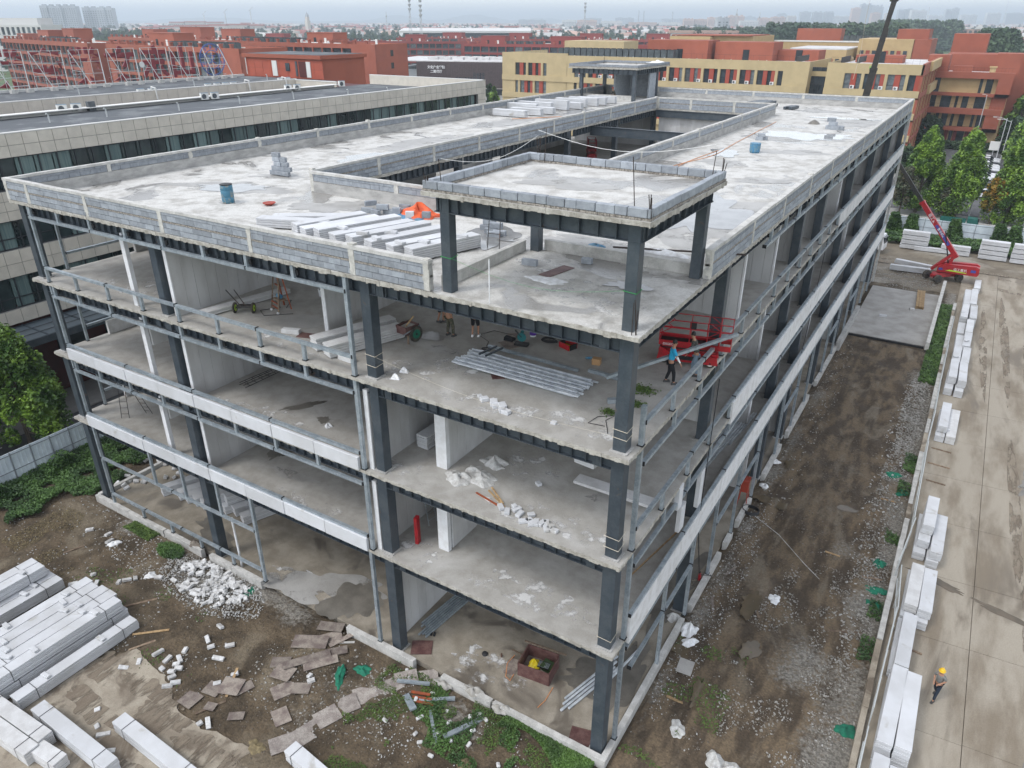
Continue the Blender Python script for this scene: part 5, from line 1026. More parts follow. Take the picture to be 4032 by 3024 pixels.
board(1.1, 6.6, .7, .9, .1, 'pad', 'square concrete lid lying outside the corner side wall', t=.05, name='concrete_lid', cat='concrete lid')
tag(MB().tube([(.6, 20.0, .1), (2.4, 18.8, .13), (4.2, 17.0, .1), (5.2, 16.1, .1)], .02, 6).build('striped_pole', 'chip_white'), 'long red and white pole lying across the side mud', 'pole')
# netting, sacks and bags outside
CL = [('green_netting', 7.75, 19.3, .5, .35, .2, 'green_net', 'green netting scrap near the middle of the road wall'), ('green_netting', 7.9, 16.9, .35, .7, .15, 'green_net', 'long green netting scrap along the road wall'), ('green_netting', 8.0, 15.7, .4, .35, .15, 'green_net', 'lower green netting scrap by the road wall'),
      ('green_netting', 7.3, 29.4, .5, .4, .15, 'green_net', 'green netting scrap on the far rubble bank'), ('green_netting', 8.0, 27.5, .35, .5, .15, 'green_net', 'green netting scrap nearer than the far one'), ('green_netting', 8.1, 6.9, .35, .5, .15, 'green_net', 'green netting scrap at the lower end of the road wall'),
      ('green_netting', -11.6, -1.5, .45, .28, .18, 'green_net', 'bigger green net rag beside the footpath'), ('green_netting', -12.2, -2.4, .22, .75, .12, 'green_net', 'long trailing green net rag beside the footpath'), ('green_netting', -20.4, -.75, .5, .3, .15, 'green_net', 'green netting at the right end of the rubble heap'),
      ('plastic_bag', .45, 8.9, .4, .5, .5, 'white_plastic', 'full white sack standing at the side wall opening'), ('plastic_bag', .75, 8.2, .45, .3, .25, 'white_plastic', 'flat white bag beside the full sack'), ('plastic_bag', -.5, 9.2, .35, .3, .3, 'hat_yellow' if False else 'sack', 'yellowish bag at the second column foot'),
      ('plastic_bag', 3.5, 13.4, .4, .3, .12, 'white_plastic', 'thin white plastic bag on the middle mud'), ('plastic_bag', .25, 27.1, .3, .3, .2, 'white_plastic', 'white bag at the far side wall'), ('plastic_bag', .3, 23.7, .35, .28, .25, 'white_plastic', 'white bag near the orange electric box'),
      ('white_sack', 3.8, 2.6, .45, .4, .35, 'sack', 'left of the filled pale sacks at the bottom edge'), ('white_sack', 4.6, 2.5, .5, .42, .35, 'sack', 'right of the filled pale sacks at the bottom edge'), ('white_sack', 2.0, 3.2, .35, .5, .2, 'sack', 'crumpled pale sack on the near mud'), ('plastic_bag', -12.6, -6.9, .3, .45, .08, 'yellow_plastic' if False else 'dry_grass', 'thin yellow plastic bag on the front mud'),
      ('plastic_bag', -25.9, -2.7, .32, .28, .15, 'white_plastic', 'white bag left of the rubble heap'), ('plastic_bag', -21.4, -2.0, .3, .22, .15, 'white_plastic', 'pale bluish bag in the rubble heap'), ('plastic_bag', -30.0, -2.2, .4, .25, .15, 'white_plastic', 'white bag near the left wall end'), ('plastic_bag', -4.8, -3.0, .3, .3, .15, 'dry_grass', 'yellowish bag in the front weeds'),
      ('cement_paper', -11.1, 1.2, .28, .28, .3, 'white_plastic', None)]
for i, (nm, x, y, rx, ry, h, m, lb) in enumerate(CL):
    if lb: cloth(nm, x, y, gh(x, y) if not (-35 < x < .1 and y > 0) else .1, rx, ry, h, m, 30 + i, lb, 'netting' if 'net' in nm else 'sack' if 'sack' in nm else 'plastic bag', rnd.uniform(0, 3), n=8)
for (x, y, z, lb) in ((-10.3, 1.4, Z4, 'upright white paper bag right of the top floor column'), (-10.2, .75, Z4, 'crumpled white paper at the foot of the top floor column'), (-15.6, 1.9, Z3, 'white plastic scrap on the second level floor')):
    cloth('paper_scrap', x, y, z, .2, .16, .2, 'white_plastic', 60 + int(x * -3), lb, 'paper', n=6)
# mud mounds of grey rags near entrance
for i, (x, y, z) in enumerate(((-7.9, -.15, .0), (-6.4, .02, .25), (-4.9, -.05, .15), (-25.6, .1, .25))): cloth('grey_rag', x, y, z + .05, .5, .28, .25, 'rubble_grey' if i != 3 else 'stone_brown', 80 + i, ['grey rags heaped at the end of the footpath', 'grey rag hanging over the front wall near the footpath', 'grey rag hanging over the front wall near the weeds', 'brown rags in the gap of the front left wall'][i], 'rag', n=10)
# electric box, extinguisher, coil
t = thing('electric_box', 'orange red site power box on a frame at the side of the building', 'power box', (-.35, 20.9, .1), .1)
MB().box((0, 0, 1.35), (.45, .6, .75)).build('cabinet', 'box_red', t); MB().box((0, 0, 1.76), (.52, .68, .06)).build('roof_plate', 'box_red', t)
for sx in (-1, 1):
    for sy in (-1, 1): MB().beam((sx * .2, sy * .26, 1.0), (sx * .28, sy * .34, 0), .04).build('leg', 'box_red', t)
t = thing('electric_box', 'farther small orange power box inside the side bay', 'power box', (-.7, 31.5, .1)); MB().box((0, 0, .9), (.4, .4, .9)).build('cabinet', 'box_red', t)
t = thing('fire_extinguisher', 'red fire extinguisher standing at the side wall', 'fire extinguisher', (-.3, 12.6, .1)); MB().lathe([(.07, 0), (.08, .05), (.08, .42), (.03, .5)], 12).build('cylinder', 'red_paint', t); MB().box((0, 0, .53), (.05, .12, .05)).build('valve', 'black_steel', t)
tag(MB().tube([(.35 + .5 * math.cos(a), 20.2 + .42 * math.sin(a), .12 + a * .006) for a in np.arange(0, 38, .4)], .025, 5).build('cable_coil', 'cable'), 'big coil of black cable on the mud below the power box', 'cable')
tag(MB().tube([(-.02, 32.5, 14.9), (-.0, 31.9, 12), (.0, 31.2, 9), (.1, 29.5, 6.3)], .02, 5).build('hanging_cable', 'cable'), 'farther black cable hanging down the side rails', 'cable'); tag(MB().tube([(.05, 9.6, 13.5), (.08, 9.4, 10), (.1, 9.3, 6), (.1, 10.8, 2.0), (.3, 12.8, .5), (.1, 13.2, .2)], .022, 5).build('hanging_cable', 'cable'), 'nearer black cable hanging down the side of the building', 'cable')
for (x, y, z, lb) in ((-9.9, 1.0, ZR, 0),): pass
tag(MB().tube([(-10.8 + t * 10, .3, Z4 + .95 - .35 * math.sin(math.pi * t) - .4 * t) for t in (0, .1, .2, .3, .4, .5, .6, .7, .8, .9, 1)], .004, 4).build('guard_rope', 'rope'), 'thin rope strung along the open top floor corner', 'rope')
for (x, y, z, lb) in ((-11.0, .5, Z4 + .55, 'top floor third column'), (-11.0, .5, Z4 + 1.0, 'top floor third column higher up'), (-.48, .5, Z4 + .55, 'top floor corner column'), (-.48, .5, Z4 + .85, 'top floor corner column higher up'), (-.48, .5, Z3 + .5, 'second level corner column'), (-.48, .5, Z3 + .95, 'second level corner column higher up'), (-.48, .5, Z2 + .5, 'first level corner column')):
    a = .285 if z < Z3 + 2 and z < Z4 else .25; o = MB().tube([(x - a, y - a, z), (x + a, y - a, z - .03), (x + a, y + a, z), (x - a, y + a, z + .02), (x - a, y - a, z)], .012, 4).build('rope_loop', 'rope'); tag(o, 'rope tied round the ' + lb, 'rope')
for (x, y, lb) in ((-7.15, .45, 'left'), (-.5, .45, 'right')):
    a = .21; z = ZR + 1.25; tag(MB().tube([(x - a, y - a, z), (x + a, y - a, z - .03), (x + a, y + a, z), (x - a, y + a, z), (x - a, y - a, z)], .010, 4).build('green_strap', 'green_line'), f'green strap tied round the front {lb} canopy column', 'strap')
tag(MB().tube([(-6.95 + t * 6.25, .24, ZR + 1.25 - .45 * math.sin(math.pi * t)) for t in (0, .12, .25, .37, .5, .62, .75, .87, 1)], .004, 4).build('green_line', 'green_line'), 'green line sagging between the canopy columns', 'line')
tag(MB().tube([(-7.3 + t * 6.9, 6.6, 23.4 - .5 * math.sin(math.pi * t)) for t in (0, .1, .2, .3, .4, .5, .6, .7, .8, .9, 1)], .008, 4).build('white_line', 'white_rope'), 'white rope strung along the rear of the canopy', 'rope'); tag(MB().tube([(-7.3, .4 + t * 6.2, 23.2 - .45 * math.sin(math.pi * t)) for t in (0, .1, .2, .3, .4, .5, .6, .7, .8, .9, 1)], .008, 4).build('white_line', 'white_rope'), 'white rope strung along the left of the canopy', 'rope')
tag(MB().tube([(-5.33, .12, ZR), (-5.33, .12, ZR + 1.5)], .022, 8).build('standpipe', 'white_plastic'), 'thin white upright pipe at the edge of the canopy terrace', 'pipe')
tag(boxo('plywood_sheet', 'plywood_red', (-5.1, 4.3, ZR + .015), (.5, 1.5, .02), None, -.18), 'long purple brown board on the canopy terrace', 'board')
for (pts, lb) in (([(-11.6, 20.5), (-9.5, 24), (-9.2, 28), (-8.4, 33), (-8.8, 40), (-9.5, 56)], 'long thin orange hose on the right roof'), ([(-8.3, 21.5), (-8.9, 20.2), (-8.0, 19.6), (-7.3, 20.6), (-8.0, 23.5), (-9.0, 28), (-8.7, 36)], 'looped end of the orange hose on the right roof')):
    P = [Vector((x, y, ZR + .04)) for x, y in pts]; Q = []
    for i in range(len(P) - 1):
        for k in range(6): t_ = k / 6; p0, p1, p2, p3 = P[max(i - 1, 0)], P[i], P[i + 1], P[min(i + 2, len(P) - 1)]; Q.append(.5 * ((2 * p1) + (p2 - p0) * t_ + (2 * p0 - 5 * p1 + 4 * p2 - p3) * t_ ** 2 + (3 * p1 - p0 - 3 * p2 + p3) * t_ ** 3))
    tag(MB().tube(Q, .022, 5).build('orange_hose', 'cable_orange'), lb, 'hose')
tag(MB().tube([(-31, 43, ZR + .04), (-28, 47, ZR + .04), (-26, 50, ZR + .04)], .03, 5).build('orange_hose', 'cable_orange'), 'orange hose beside the far white bundles', 'hose')
cloth('blue_sack', -5.3, 8.1, ZR, .4, .25, .12, 'blue_plastic', 90, 'flat pale blue sack behind the canopy kerb', 'sack', n=8); cloth('plastic_sheet', -2.6, 8.6, ZR, 1.1, .35, .15, 'white_plastic', 91, 'crumpled clear plastic sheet behind the right canopy column', 'plastic sheet'); cloth('plastic_sheet', -28.9, 73.3, 22.5, 1.3, .5, .3, 'white_plastic', 92, 'white plastic sheet on the rear canopy roof', 'plastic sheet'); cloth('plastic_sheet', -4.9, 3.2, ZR, .8, .35, .03, 'white_plastic', 93, 'thin plastic film on the canopy terrace floor', 'plastic sheet', n=6)
# timber stack on the pad
t = thing('timber_stack', 'tied stack of yellow timber battens on the concrete pad', 'timber', (5.35, 67.7, .18), .06)
for k in range(21): boxo('batten', 'timber', ((k % 7 - 3) * .11, rnd.uniform(-.15, .15), .05 + (k // 7) * .1), (.09, 5.8, .09), t)
gb(2.6, 60.4, .18, .1, (.7, .3, .2), m='aac', lb='white block lying on the concrete pad'); gb(4.9, 64.0, .18, .4, (.45, .3, .2), m='rubble_white', lb='broken white lump on the concrete pad below the timber')
# road wall, mesh fence
wl_ = thing('road_wall', 'low worn concrete wall between the mud and the concrete road', 'wall', (0, 0, 0))
y = -14
while y < 66:
    q = y + rnd.uniform(1.6, 3.2); MB().bb(8.46 + rnd.uniform(-.02, .02), 8.72 + rnd.uniform(-.02, .02), y, q - .02, -.3, .55 + rnd.uniform(-.05, .04)).build('wall_section', 'apron' if rnd.random() < .5 else 'cap_concrete', wl_); y = q
mf = [(8.9, -6, 8.9, 1), (8.78, 2, 8.82, 6.1), (8.86, 7.2, 9.0, 14.1), (9.0, 14.1, 8.75, 17.6), (8.6, 17.9, 8.95, 22.5), (8.9, 22.5, 8.85, 27.7), (8.85, 27.7, 8.75, 32.5), (8.75, 32.5, 8.8, 37.7), (8.8, 37.7, 8.75, 44), (8.75, 44, 8.7, 51.9), (8.7, 51.9, 8.75, 60)]
for i, (x0, y0, x1, y1) in enumerate(mf):
    t = thing('mesh_barrier', f"{(O_ + ['last'])[i] if i < 10 else 'farthest'} white wire mesh barrier panel along the road wall, counting away", 'barrier', (x0, y0, .03), math.atan2(y1 - y0, x1 - x0), 'mesh barriers along the road wall')
    L = math.hypot(x1 - x0, y1 - y0); b = MB()
    for z in (.62, 1.55): b.beam((0, 0, z), (L, rnd.uniform(-.05, .05), z), .045)
    for k in range(int(L / 1.8) + 1): b.beam((min(k * 1.8, L), 0, 0), (min(k * 1.8, L), 0, 1.6), .045)
    b.build('frame', 'frame_white', t); b = MB()
    for k in range(int(L / .12)): b.beam((k * .12, 0, .62), (k * .12, 0, 1.55), .006)
    b.build('wire_mesh', 'frame_white', t, kind='stuff')
# ------------------------------------------------------------ people
def skin(name, verts, edges, radii, m, parent, root=0, sub=1):
    me = bpy.data.meshes.new(name); me.from_pydata([tuple(v) for v in verts], edges, []); o = put(name, me, parent)
    md = o.modifiers.new('s', 'SKIN'); sv = me.skin_vertices[0].data
    for i, r in enumerate(radii): sv[i].radius = (r, r) if not isinstance(r, tuple) else r; sv[i].use_root = (i == root)
    ss = o.modifiers.new('d', 'SUBSURF'); ss.levels = sub; ss.render_levels = sub
    dg = bpy.context.evaluated_depsgraph_get(); nm = bpy.data.meshes.new_from_object(o.evaluated_get(dg)); o.modifiers.clear(); o.data = nm
    nm.materials.clear(); nm.materials.append(MATS[m]); nm.polygons.foreach_set('use_smooth', [True] * len(nm.polygons)); return o
def limb(a, b, bendv, t=.5): return Vector(a).lerp(Vector(b), t) + Vector(bendv)
def person(label, loc, rz, hands, feet, top, legs, hat=None, lean=(0, 0), bare=False, shorts=False, sleeves='short', h=1.72, hipz=.92, group=None, shoes='shoe', cap=None):
    """local frame: faces +y. hands/feet: left(-x), right(+x) target points"""
    r = thing('person', label, 'person', loc, rz, group); s = h / 1.72
    hip = Vector((0, 0, hipz)); ch = Vector((lean[0] * .5, lean[1] * .5, hipz + .34)); nk = Vector((lean[0], lean[1], hipz + .56)); hd = nk + Vector((lean[0] * .25, lean[1] * .25 + .02, .20))
    V = [hip, ch, nk, nk + Vector((0, .01, .07)), hd + Vector((0, 0, -.06)), hd + Vector((0, 0, .07))]; E_ = [(0, 1), (1, 2), (2, 3), (3, 4), (4, 5)]; Rr = [(.15, .11), (.155, .11), (.10, .075), .052, (.078, .09), (.072, .088)]
    arms = []; legsj = []
    for k, (hx, tgt) in enumerate(zip((-1, 1), hands)):
        sh = nk + Vector((hx * .18, 0, -.06)); tgt = Vector(tgt); d = tgt - sh; L = .52
        if d.length > L: d = d.normalized() * L; tgt = sh + d
        off = math.sqrt(max(0, (L / 2) ** 2 - (d.length / 2) ** 2)); el = sh + d / 2 + (Vector((hx * .5, -.75, -.25)).normalized() * off)
        i0 = len(V); V += [sh, el, tgt]; Rr += [.060, .043, .030]; E_ += [(2, i0), (i0, i0 + 1), (i0 + 1, i0 + 2)]; arms.append((sh, el, tgt))
        hdir = (tgt - el).normalized(); side = hdir.cross(Vector((0, 0, 1))); side = side.normalized() if side.length > .01 else Vector((1, 0, 0))
        palm = tgt + hdir * .07; V.append(palm); Rr.append((.026, .018)); E_.append((i0 + 2, i0 + 3)); pi = i0 + 3
        for f in range(4):
            b0 = palm + side * (f - 1.5) * .019 + hdir * .015; b1 = b0 + hdir * (.035 + .006 * (f in (1, 2))) + Vector((0, 0, -.006)); b2 = b1 + (hdir + Vector((0, 0, -.6))).normalized() * .032
            j = len(V); V += [b0, b1, b2]; Rr += [.009, .008, .007]; E_ += [(pi, j), (j, j + 1), (j + 1, j + 2)]
        b0 = tgt + hdir * .035 + side * .03 * hx; b1 = b0 + (hdir * .7 + side * hx * .6).normalized() * .04; j = len(V); V += [b0, b1]; Rr += [.010, .008]; E_ += [(i0 + 2, j), (j, j + 1)]
    for k, (hx, ft) in enumerate(zip((-1, 1), feet)):
        hj = hip + Vector((hx * .095, 0, -.06)); ft = Vector(ft); an = ft + Vector((0, 0, .09)); d = an - hj; L = .86 if hipz < .6 else min(.86, d.length * 1.012) if hipz < .6 else min(.86, d.length * 1.012)
        if d.length > L: L = d.length + .002
        off = math.sqrt(max(0, (L / 2) ** 2 - (d.length / 2) ** 2)); kn = hj + d * .52 + Vector((hx * .08, 1, 0)).normalized() * off
        i0 = len(V); V += [hj, kn, an, ft + Vector((hx * .015, .12, .035))]; Rr += [.085, .058, .040, (.038, .028)]; E_ += [(0, i0), (i0, i0 + 1), (i0 + 1, i0 + 2), (i0 + 2, i0 + 3)]; legsj.append((hj, kn, an, ft))
    V = [v * s if False else v for v in V]
    body = skin('body', V, E_, Rr, 'skin', r)
    g = .014
    if not bare:
        Vt = [hip + Vector((0, 0, .02)), ch, nk + Vector((0, 0, -.01))]; Et = [(0, 1), (1, 2)]; Rt = [(.17, .13), (.175, .13), (.11, .09)]
        for (sh, el, tg) in arms:
            end = sh.lerp(el, .85) if sleeves == 'short' else tg; j = len(Vt); Vt += [sh, el, tg] if sleeves == 'long' else [sh, end]; Rt += [.076, .058, .044] if sleeves == 'long' else [.076, .064]
            Et += [(2, j), (j, j + 1)] + ([(j + 1, j + 2)] if sleeves == 'long' else [])
        skin('shirt', Vt, Et, Rt, top, r)
        if sleeves == 'white':
            pass
    Vt = [hip + Vector((0, 0, .05))]; Et = []; Rt = [(.165, .125)]
    for (hj, kn, an, ft) in legsj:
        j = len(Vt); 
        if shorts: Vt += [hj, hj.lerp(kn, .95)]; Rt += [.105, .092]; Et += [(0, j), (j, j + 1)]
        else: Vt += [hj, kn, an + Vector((0, 0, .02))]; Rt += [.102, .078, .062]; Et += [(0, j), (j, j + 1), (j + 1, j + 2)]
    skin('trousers', Vt, Et, Rt, legs, r)
    for k, (hj, kn, an, ft) in enumerate(legsj):
        MB().box((0, .05, .045), (.10, .27, .09), taper=.75).build('shoe', shoes, r, ft, 0, smooth=False)
    # head: hair, face
    M_ = Matrix.Scale(1, 3)
    MB().lathe([(.0, .115), (.045, .108), (.078, .07), (.088, .02), (.085, -.035), (.06, -.04)][::-1], 14).build('hair', 'hair', r, hd + Vector((0, -.014, .045)), smooth=True)
    MB().box((0, .092, .0), (.024, .03, .04), taper=.6).build('nose', 'skin', r, hd); MB().box((0, .085, -.048), (.046, .012, .01)).build('mouth', 'rust_dark', r, hd)
    for sx in (-1, 1):
        MB().box((sx * .032, .083, .024), (.02, .012, .012)).build('eye', 'hair', r, hd); MB().box((sx * .083, .0, .0), (.018, .04, .055), taper=.8).build('ear', 'skin', r, hd)
    if hat:
        hh = MB().lathe([(.14, .0), (.142, .012), (.112, .02), (.110, .05), (.092, .10), (.055, .132), (.0, .142)], 20).build('hard_hat', hat, r, hd + Vector((0, .0, .045)), smooth=True); hh.rotation_euler = (R(-10), 0, 0)
        MB().box((0, 0, .125), (.025, .17, .03)).build('hat_ridge', hat, r, hd + Vector((0, 0, .05)))
    return r, arms, legsj
person('man in yellow hard hat, grey shirt and dark trousers walking on the concrete road', (11.15, 10.75, .03), R(155), [(-.12, .28, 1.12), (.10, .30, 1.12)], [(-.10, .26, 0), (.10, -.30, .06)], 'shirt_grey', 'cloth_navy', hat='hat_yellow', lean=(0, .07), shoes='shoe')
p1, a1, l1 = person('man in bright blue shirt and black trousers holding a steel channel on the top floor', (-.95, 6.0, Z4), R(-60), [(-.18, .22, .98), (.30, .30, .95)], [(-.12, -.12, 0), (.12, .14, 0)], 'shirt_cyan', 'cloth_black', lean=(0, .05))
for sh, el, tg in a1: skin('arm_sleeve', [sh.lerp(el, .9), el, tg], [(0, 1), (1, 2)], [.05, .048, .036], 'cloth_white', p1)
person('man in dark camouflage jacket and jeans holding the far end of the channel', (-.35, 7.2, Z4), R(100), [(-.20, .34, .95), (.22, .36, 1.0)], [(-.12, -.1, 0), (.14, .12, 0)], 'camo_dark', 'jeans', lean=(0, .16), sleeves='long')
person('bare chested man in camouflage trousers seen from behind with hands on hips', (-10.95, 5.35, Z4), R(-10), [(-.20, -.02, .98), (.20, -.02, .98)], [(-.16, .02, 0), (.16, .06, 0)], 'skin', 'camo', bare=True)
person('man in black shorts and white shoes standing behind the tube pile', (-9.95, 5.9, Z4), R(20), [(-.24, .10, .95), (.24, .06, .85)], [(-.13, 0, 0), (.14, .05, 0)], 'cloth_white', 'cloth_black', shorts=True, shoes='cloth_white')
person('man in black shorts and dark shoes furthest left under the roof beam', (-12.3, 6.5, Z4), R(-80), [(-.24, .05, .85), (.24, .05, .85)], [(-.06, .1, 0), (.06, -.12, 0)], 'cloth_black', 'cloth_black', shorts=True)
person('small figure in dark clothes crouching under the rear rooftop canopy', (-31.0, 66.0, ZR), R(150), [(-.2, .35, .55), (.2, .35, .55)], [(-.18, .2, 0), (.18, .2, 0)], 'camo_dark', 'cloth_black', lean=(0, .25), hipz=.42, sleeves='long', hat='box_red')
# ------------------------------------------------------------ scissor lifts
def scissor(label, loc, rz, ext=.35, letter='DSGEO'):
    r = thing('scissor_lift', label, 'scissor lift', loc, rz)
    L, Wd = 2.35, .82
    MB().bb(-L / 2, L / 2, -Wd / 2 + .1, Wd / 2 - .1, .16, .55).build('chassis', 'red_paint', r)
    for s in (-1, 1):
        MB().profile([(-L / 2 - .04, .14), (L / 2 + .04, .14), (L / 2 - .02, .46), (.7, .50), (-.7, .50), (-L / 2 + .05, .72)], 'y', s * Wd / 2 - .05, s * Wd / 2 + .05).build('side_panel', 'red_paint', r)
        MB().bb(-.75, .75, s * (Wd / 2 + .055) - .004, s * (Wd / 2 + .055) + .004, .24, .42).build('panel_recess', 'black_steel', r)
        put('lettering', text_mesh('DSGEO', .13, .004, 'white_print'), r, (-.8, -Wd / 2 - .09, .87) if s < 0 else (.8, Wd / 2 + .09, .87), 0, rot=(R(90), 0, 0 if s < 0 else R(180)))
        for x in (-.92, .92): wheel('wheel', .20, .12, r, (x, s * (Wd / 2 - .02), .20), hub='ac_white')
    for k in range(4):
        z = .58 + k * .055
        for s in (-1, 1): MB().beam((-L / 2 + .1, s * .25, z), (L / 2 - .1, s * .25, z + .03), .05, .05).build('scissor_arm', 'black_steel' if k % 2 else 'red_paint', r)
    MB().bb(-L / 2, L / 2, -Wd / 2, Wd / 2, .80, .84).build('platform_deck', 'black_steel', r)
    def band(x0, x1, nm):
        g = MB()
        for s in (-1, 1): g.bb(x0, x1, s * Wd / 2 - .015, s * Wd / 2 + .015, .78, 1.0)
        for x in (x0, x1): g.bb(x - .015, x + .015, -Wd / 2, Wd / 2, .78, 1.0)
        g.build(nm, 'red_paint', r)
        g = MB()
        for z in (1.28, 1.56, 1.88):
            for s in (-1, 1): g.tube([(x0, s * Wd / 2, z), (x1, s * Wd / 2, z)], .02, 6)
            for x in (x0, x1): g.tube([(x, -Wd / 2, z), (x, Wd / 2, z)], .02, 6)
        for x in (x0, (x0 + x1) / 2, x1):
            for s in (-1, 1): g.tube([(x, s * Wd / 2, 1.0), (x, s * Wd / 2, 1.88)], .02, 6)
        for s in (-1, 1): g.tube([(x0, s * Wd / 2, 1.28), (x0 + .45, s * Wd / 2, 1.56)], .017, 5); g.tube([(x0 + .1, s * Wd / 2, 1.88), (x0 + .55, s * Wd / 2, 1.56)], .017, 5)
        g.build('guard_rail', 'red_paint', r)
    band(-L / 2, L / 2, 'toe_board'); band(L / 2 - .5, L / 2 + ext, 'extension_toe_board')
    MB().box((.1, -Wd / 2 + .06, 1.72), (.26, .12, .30)).build('control_box', 'black_steel', r)
    return r
scissor('red scissor lift with guard rails at the side edge of the top floor', (-1.05, 8.35, Z4), R(14), .45)
scissor('small red scissor lift seen through the roof opening', (-26.6, 51.3, Z4), R(-60), 0)
# ------------------------------------------------------------ boom lift at the back of the site
r = thing('boom_lift', 'red boom lift with raised black telescopic boom behind the concrete pad', 'boom lift', (6.75, 77.5, 0))
A = R(42)
def q(x, y, z): c, s = math.cos(A), math.sin(A); return (x * c - y * s, x * s + y * c, z)
MB().box((0, 0, .75), (2.5, 1.1, .42), A, taper=.85).box((0, 0, .55), (3.0, .5, .3), A).build('chassis', 'red_paint', r)
MB().box(q(1.2, 0, .75), (.9, 1.3, .25), A).build('chassis_cover', 'red_paint', r)
for sx in (-1, 1):
    MB().beam(q(sx * 1.35, -.9, .48), q(sx * 1.35, .9, .48), .16).build('axle', 'black_steel', r)
    for sy in (-1, 1):
        w = wheel('wheel', .48, .36, r, q(sx * 1.35, sy * .95, .48), hub='steel_rusty'); w.rotation_euler = (0, 0, A)
MB().lathe([(.55, 0), (.55, .14)], 20, c=(.1, .1, .95)).build('slew_ring', 'black_steel', r)
B_ = R(2)
MB().profile([(-.9, 1.1), (3.15, 1.12), (3.3, 1.35), (3.25, 2.05), (2.9, 2.2), (-.2, 2.05), (-.9, 1.75)], 'y', -.75, -.22).profile([(-.9, 1.1), (3.15, 1.12), (3.3, 1.35), (3.25, 2.05), (2.9, 2.2), (-.2, 2.05), (-.9, 1.75)], 'y', .45, .95).build('turret_hood', 'red_paint', r, (.15, 0, 0))
MB().bb(2.0, 3.4, -.24, .47, 1.15, 2.0).build('counterweight', 'red_paint', r, (0, 0, 0))
for (x, t_, s_, m_) in ((.9, '临工重机', .34, 'white_print'),): put('lettering', text_mesh(t_, s_, .006, m_), r, (1.55, -.77, 1.6), rot=(R(90), 0, 0))
MB().profile([(.1, 1.35), (2.3, 1.3), (2.1, 1.4), (.5, 1.5)], 'y', -.79, -.765).build('lime_stripe', 'lime_print', r); MB().bb(2.6, 3.1, -.79, -.77, 1.5, 1.8).build('rear_decal', 'blue_print', r); MB().bb(-.6, -.2, -.79, -.77, 1.35, 1.6).build('front_decal', 'blue_print', r)
for s in (-.12, .38): MB().beam((-1.35, s, 1.1), (.35, s, 3.05), .16, .30).build('riser_arm', 'red_paint', r)
MB().beam((-.55, .13, 1.1), (.45, .13, 2.6), .10, .22).build('riser_link', 'red_paint', r); MB().beam((.35, .13, 1.7), (.55, .13, 3.1), .5, .32).build('knuckle', 'red_paint', r)
MB().beam((.4, .13, 1.3), (-.9, .13, 5.6), .13).build('lift_cylinder', 'black_steel', r)
P0 = Vector((.55, .13, 3.15)); P1 = Vector((-3.95, .75, 8.4)); P2 = Vector((-8.35, 1.32, 13.6)); d = (P1 - P0).normalized()
MB().beam(P0 - d * .5, P1, .40, .50).build('main_boom', 'red_paint', r)
MB().beam(P1 - d * .1, P1 + d * .12, .48, .58).build('boom_collar', 'red_paint', r)
MB().beam(P1, P1.lerp(P2, .55), .30, .40).build('telescope_section', 'crane_dark', r); MB().beam(P1.lerp(P2, .5), P2, .24, .33).build('telescope_section', 'crane_dark', r)
ang = math.atan2(P1.z - P0.z, P1.x - P0.x)
for (tx, sz, off, m, dist) in (('临工重机', .42, .02, 'white_print', 4.6), ('服务热线 400 600 8888' if False else '鲁岳机械租赁', .34, .0, 'white_print', 2.5)):
    c = P0 + d * dist; o = put('lettering', text_mesh(tx, sz, .006, m), r, (c.x, c.y - .215, c.z)); o.rotation_euler = Euler((R(90), ang + 0, 0), 'XYZ'); o.rotation_euler = (Matrix.Rotation(-(ang - math.pi), 4, 'Y') @ Matrix.Rotation(R(90), 4, 'X')).to_euler()
c = P0 + d * 2.6; b = MB().beam(P0 + d * 1.2 + Vector((0, -.206, 0)), P0 + d * 3.9 + Vector((0, -.206, 0)), .006, .30, up=(0, 0, 1)); b.build('banner', 'blue_print', r)
bk = MB()
for z in (0, .55, 1.1):
    bk.tube([(-10.3, .5, 13.2 + z), (-8.5, .5, 13.2 + z), (-8.5, 1.6, 13.2 + z), (-10.3, 1.6, 13.2 + z), (-10.3, .5, 13.2 + z)], .03, 5)
for x in (-10.3, -8.5):
    for y in (.5, 1.6): bk.tube([(x, y, 13.2), (x, y, 14.3)], .03, 5)
bk.build('basket_rail', 'red_paint', r); MB().bb(-10.3, -8.5, .5, 1.6, 13.15, 13.23).build('basket_floor', 'black_steel', r)
# mobile crane behind the building, only its dark boom shows
r = thing('mobile_crane', 'dark telescopic crane boom with green head rising behind the far roof corner', 'crane', (-8.4, 90, 0))
MB().bb(-6, 3, -1.25, 1.25, .7, 1.5).build('carrier', 'crane_dark', r); MB().bb(-8, -6, -1.2, 1.2, .7, 2.6).build('cab', 'crane_green', r); MB().bb(-2, 2, -1.2, 1.2, 1.55, 2.8).build('upper_works', 'crane_green', r)
for x in (-7, -4.6, -1, .4, 1.8):
    for s in (-1, 1): wheel('wheel', .5, .3, r, (x, s * 1.15, .5))
Q0 = Vector((-.1, 0, 2.3)); Q1 = Vector((1.36, 0, 18.5)); Q2 = Vector((2.38, 0, 29.4)); Q3 = Vector((2.55, 0, 31.0))
MB().beam(Q0, Q1 + Vector((.3, 0, 3)), .62, .78).build('boom_section', 'crane_dark', r); MB().beam(Q1.lerp(Q2, .15), Q1.lerp(Q2, .62), .5, .62).build('boom_section', 'crane_dark', r); MB().beam(Q1.lerp(Q2, .55), Q3, .38, .5).build('boom_section', 'crane_dark', r)
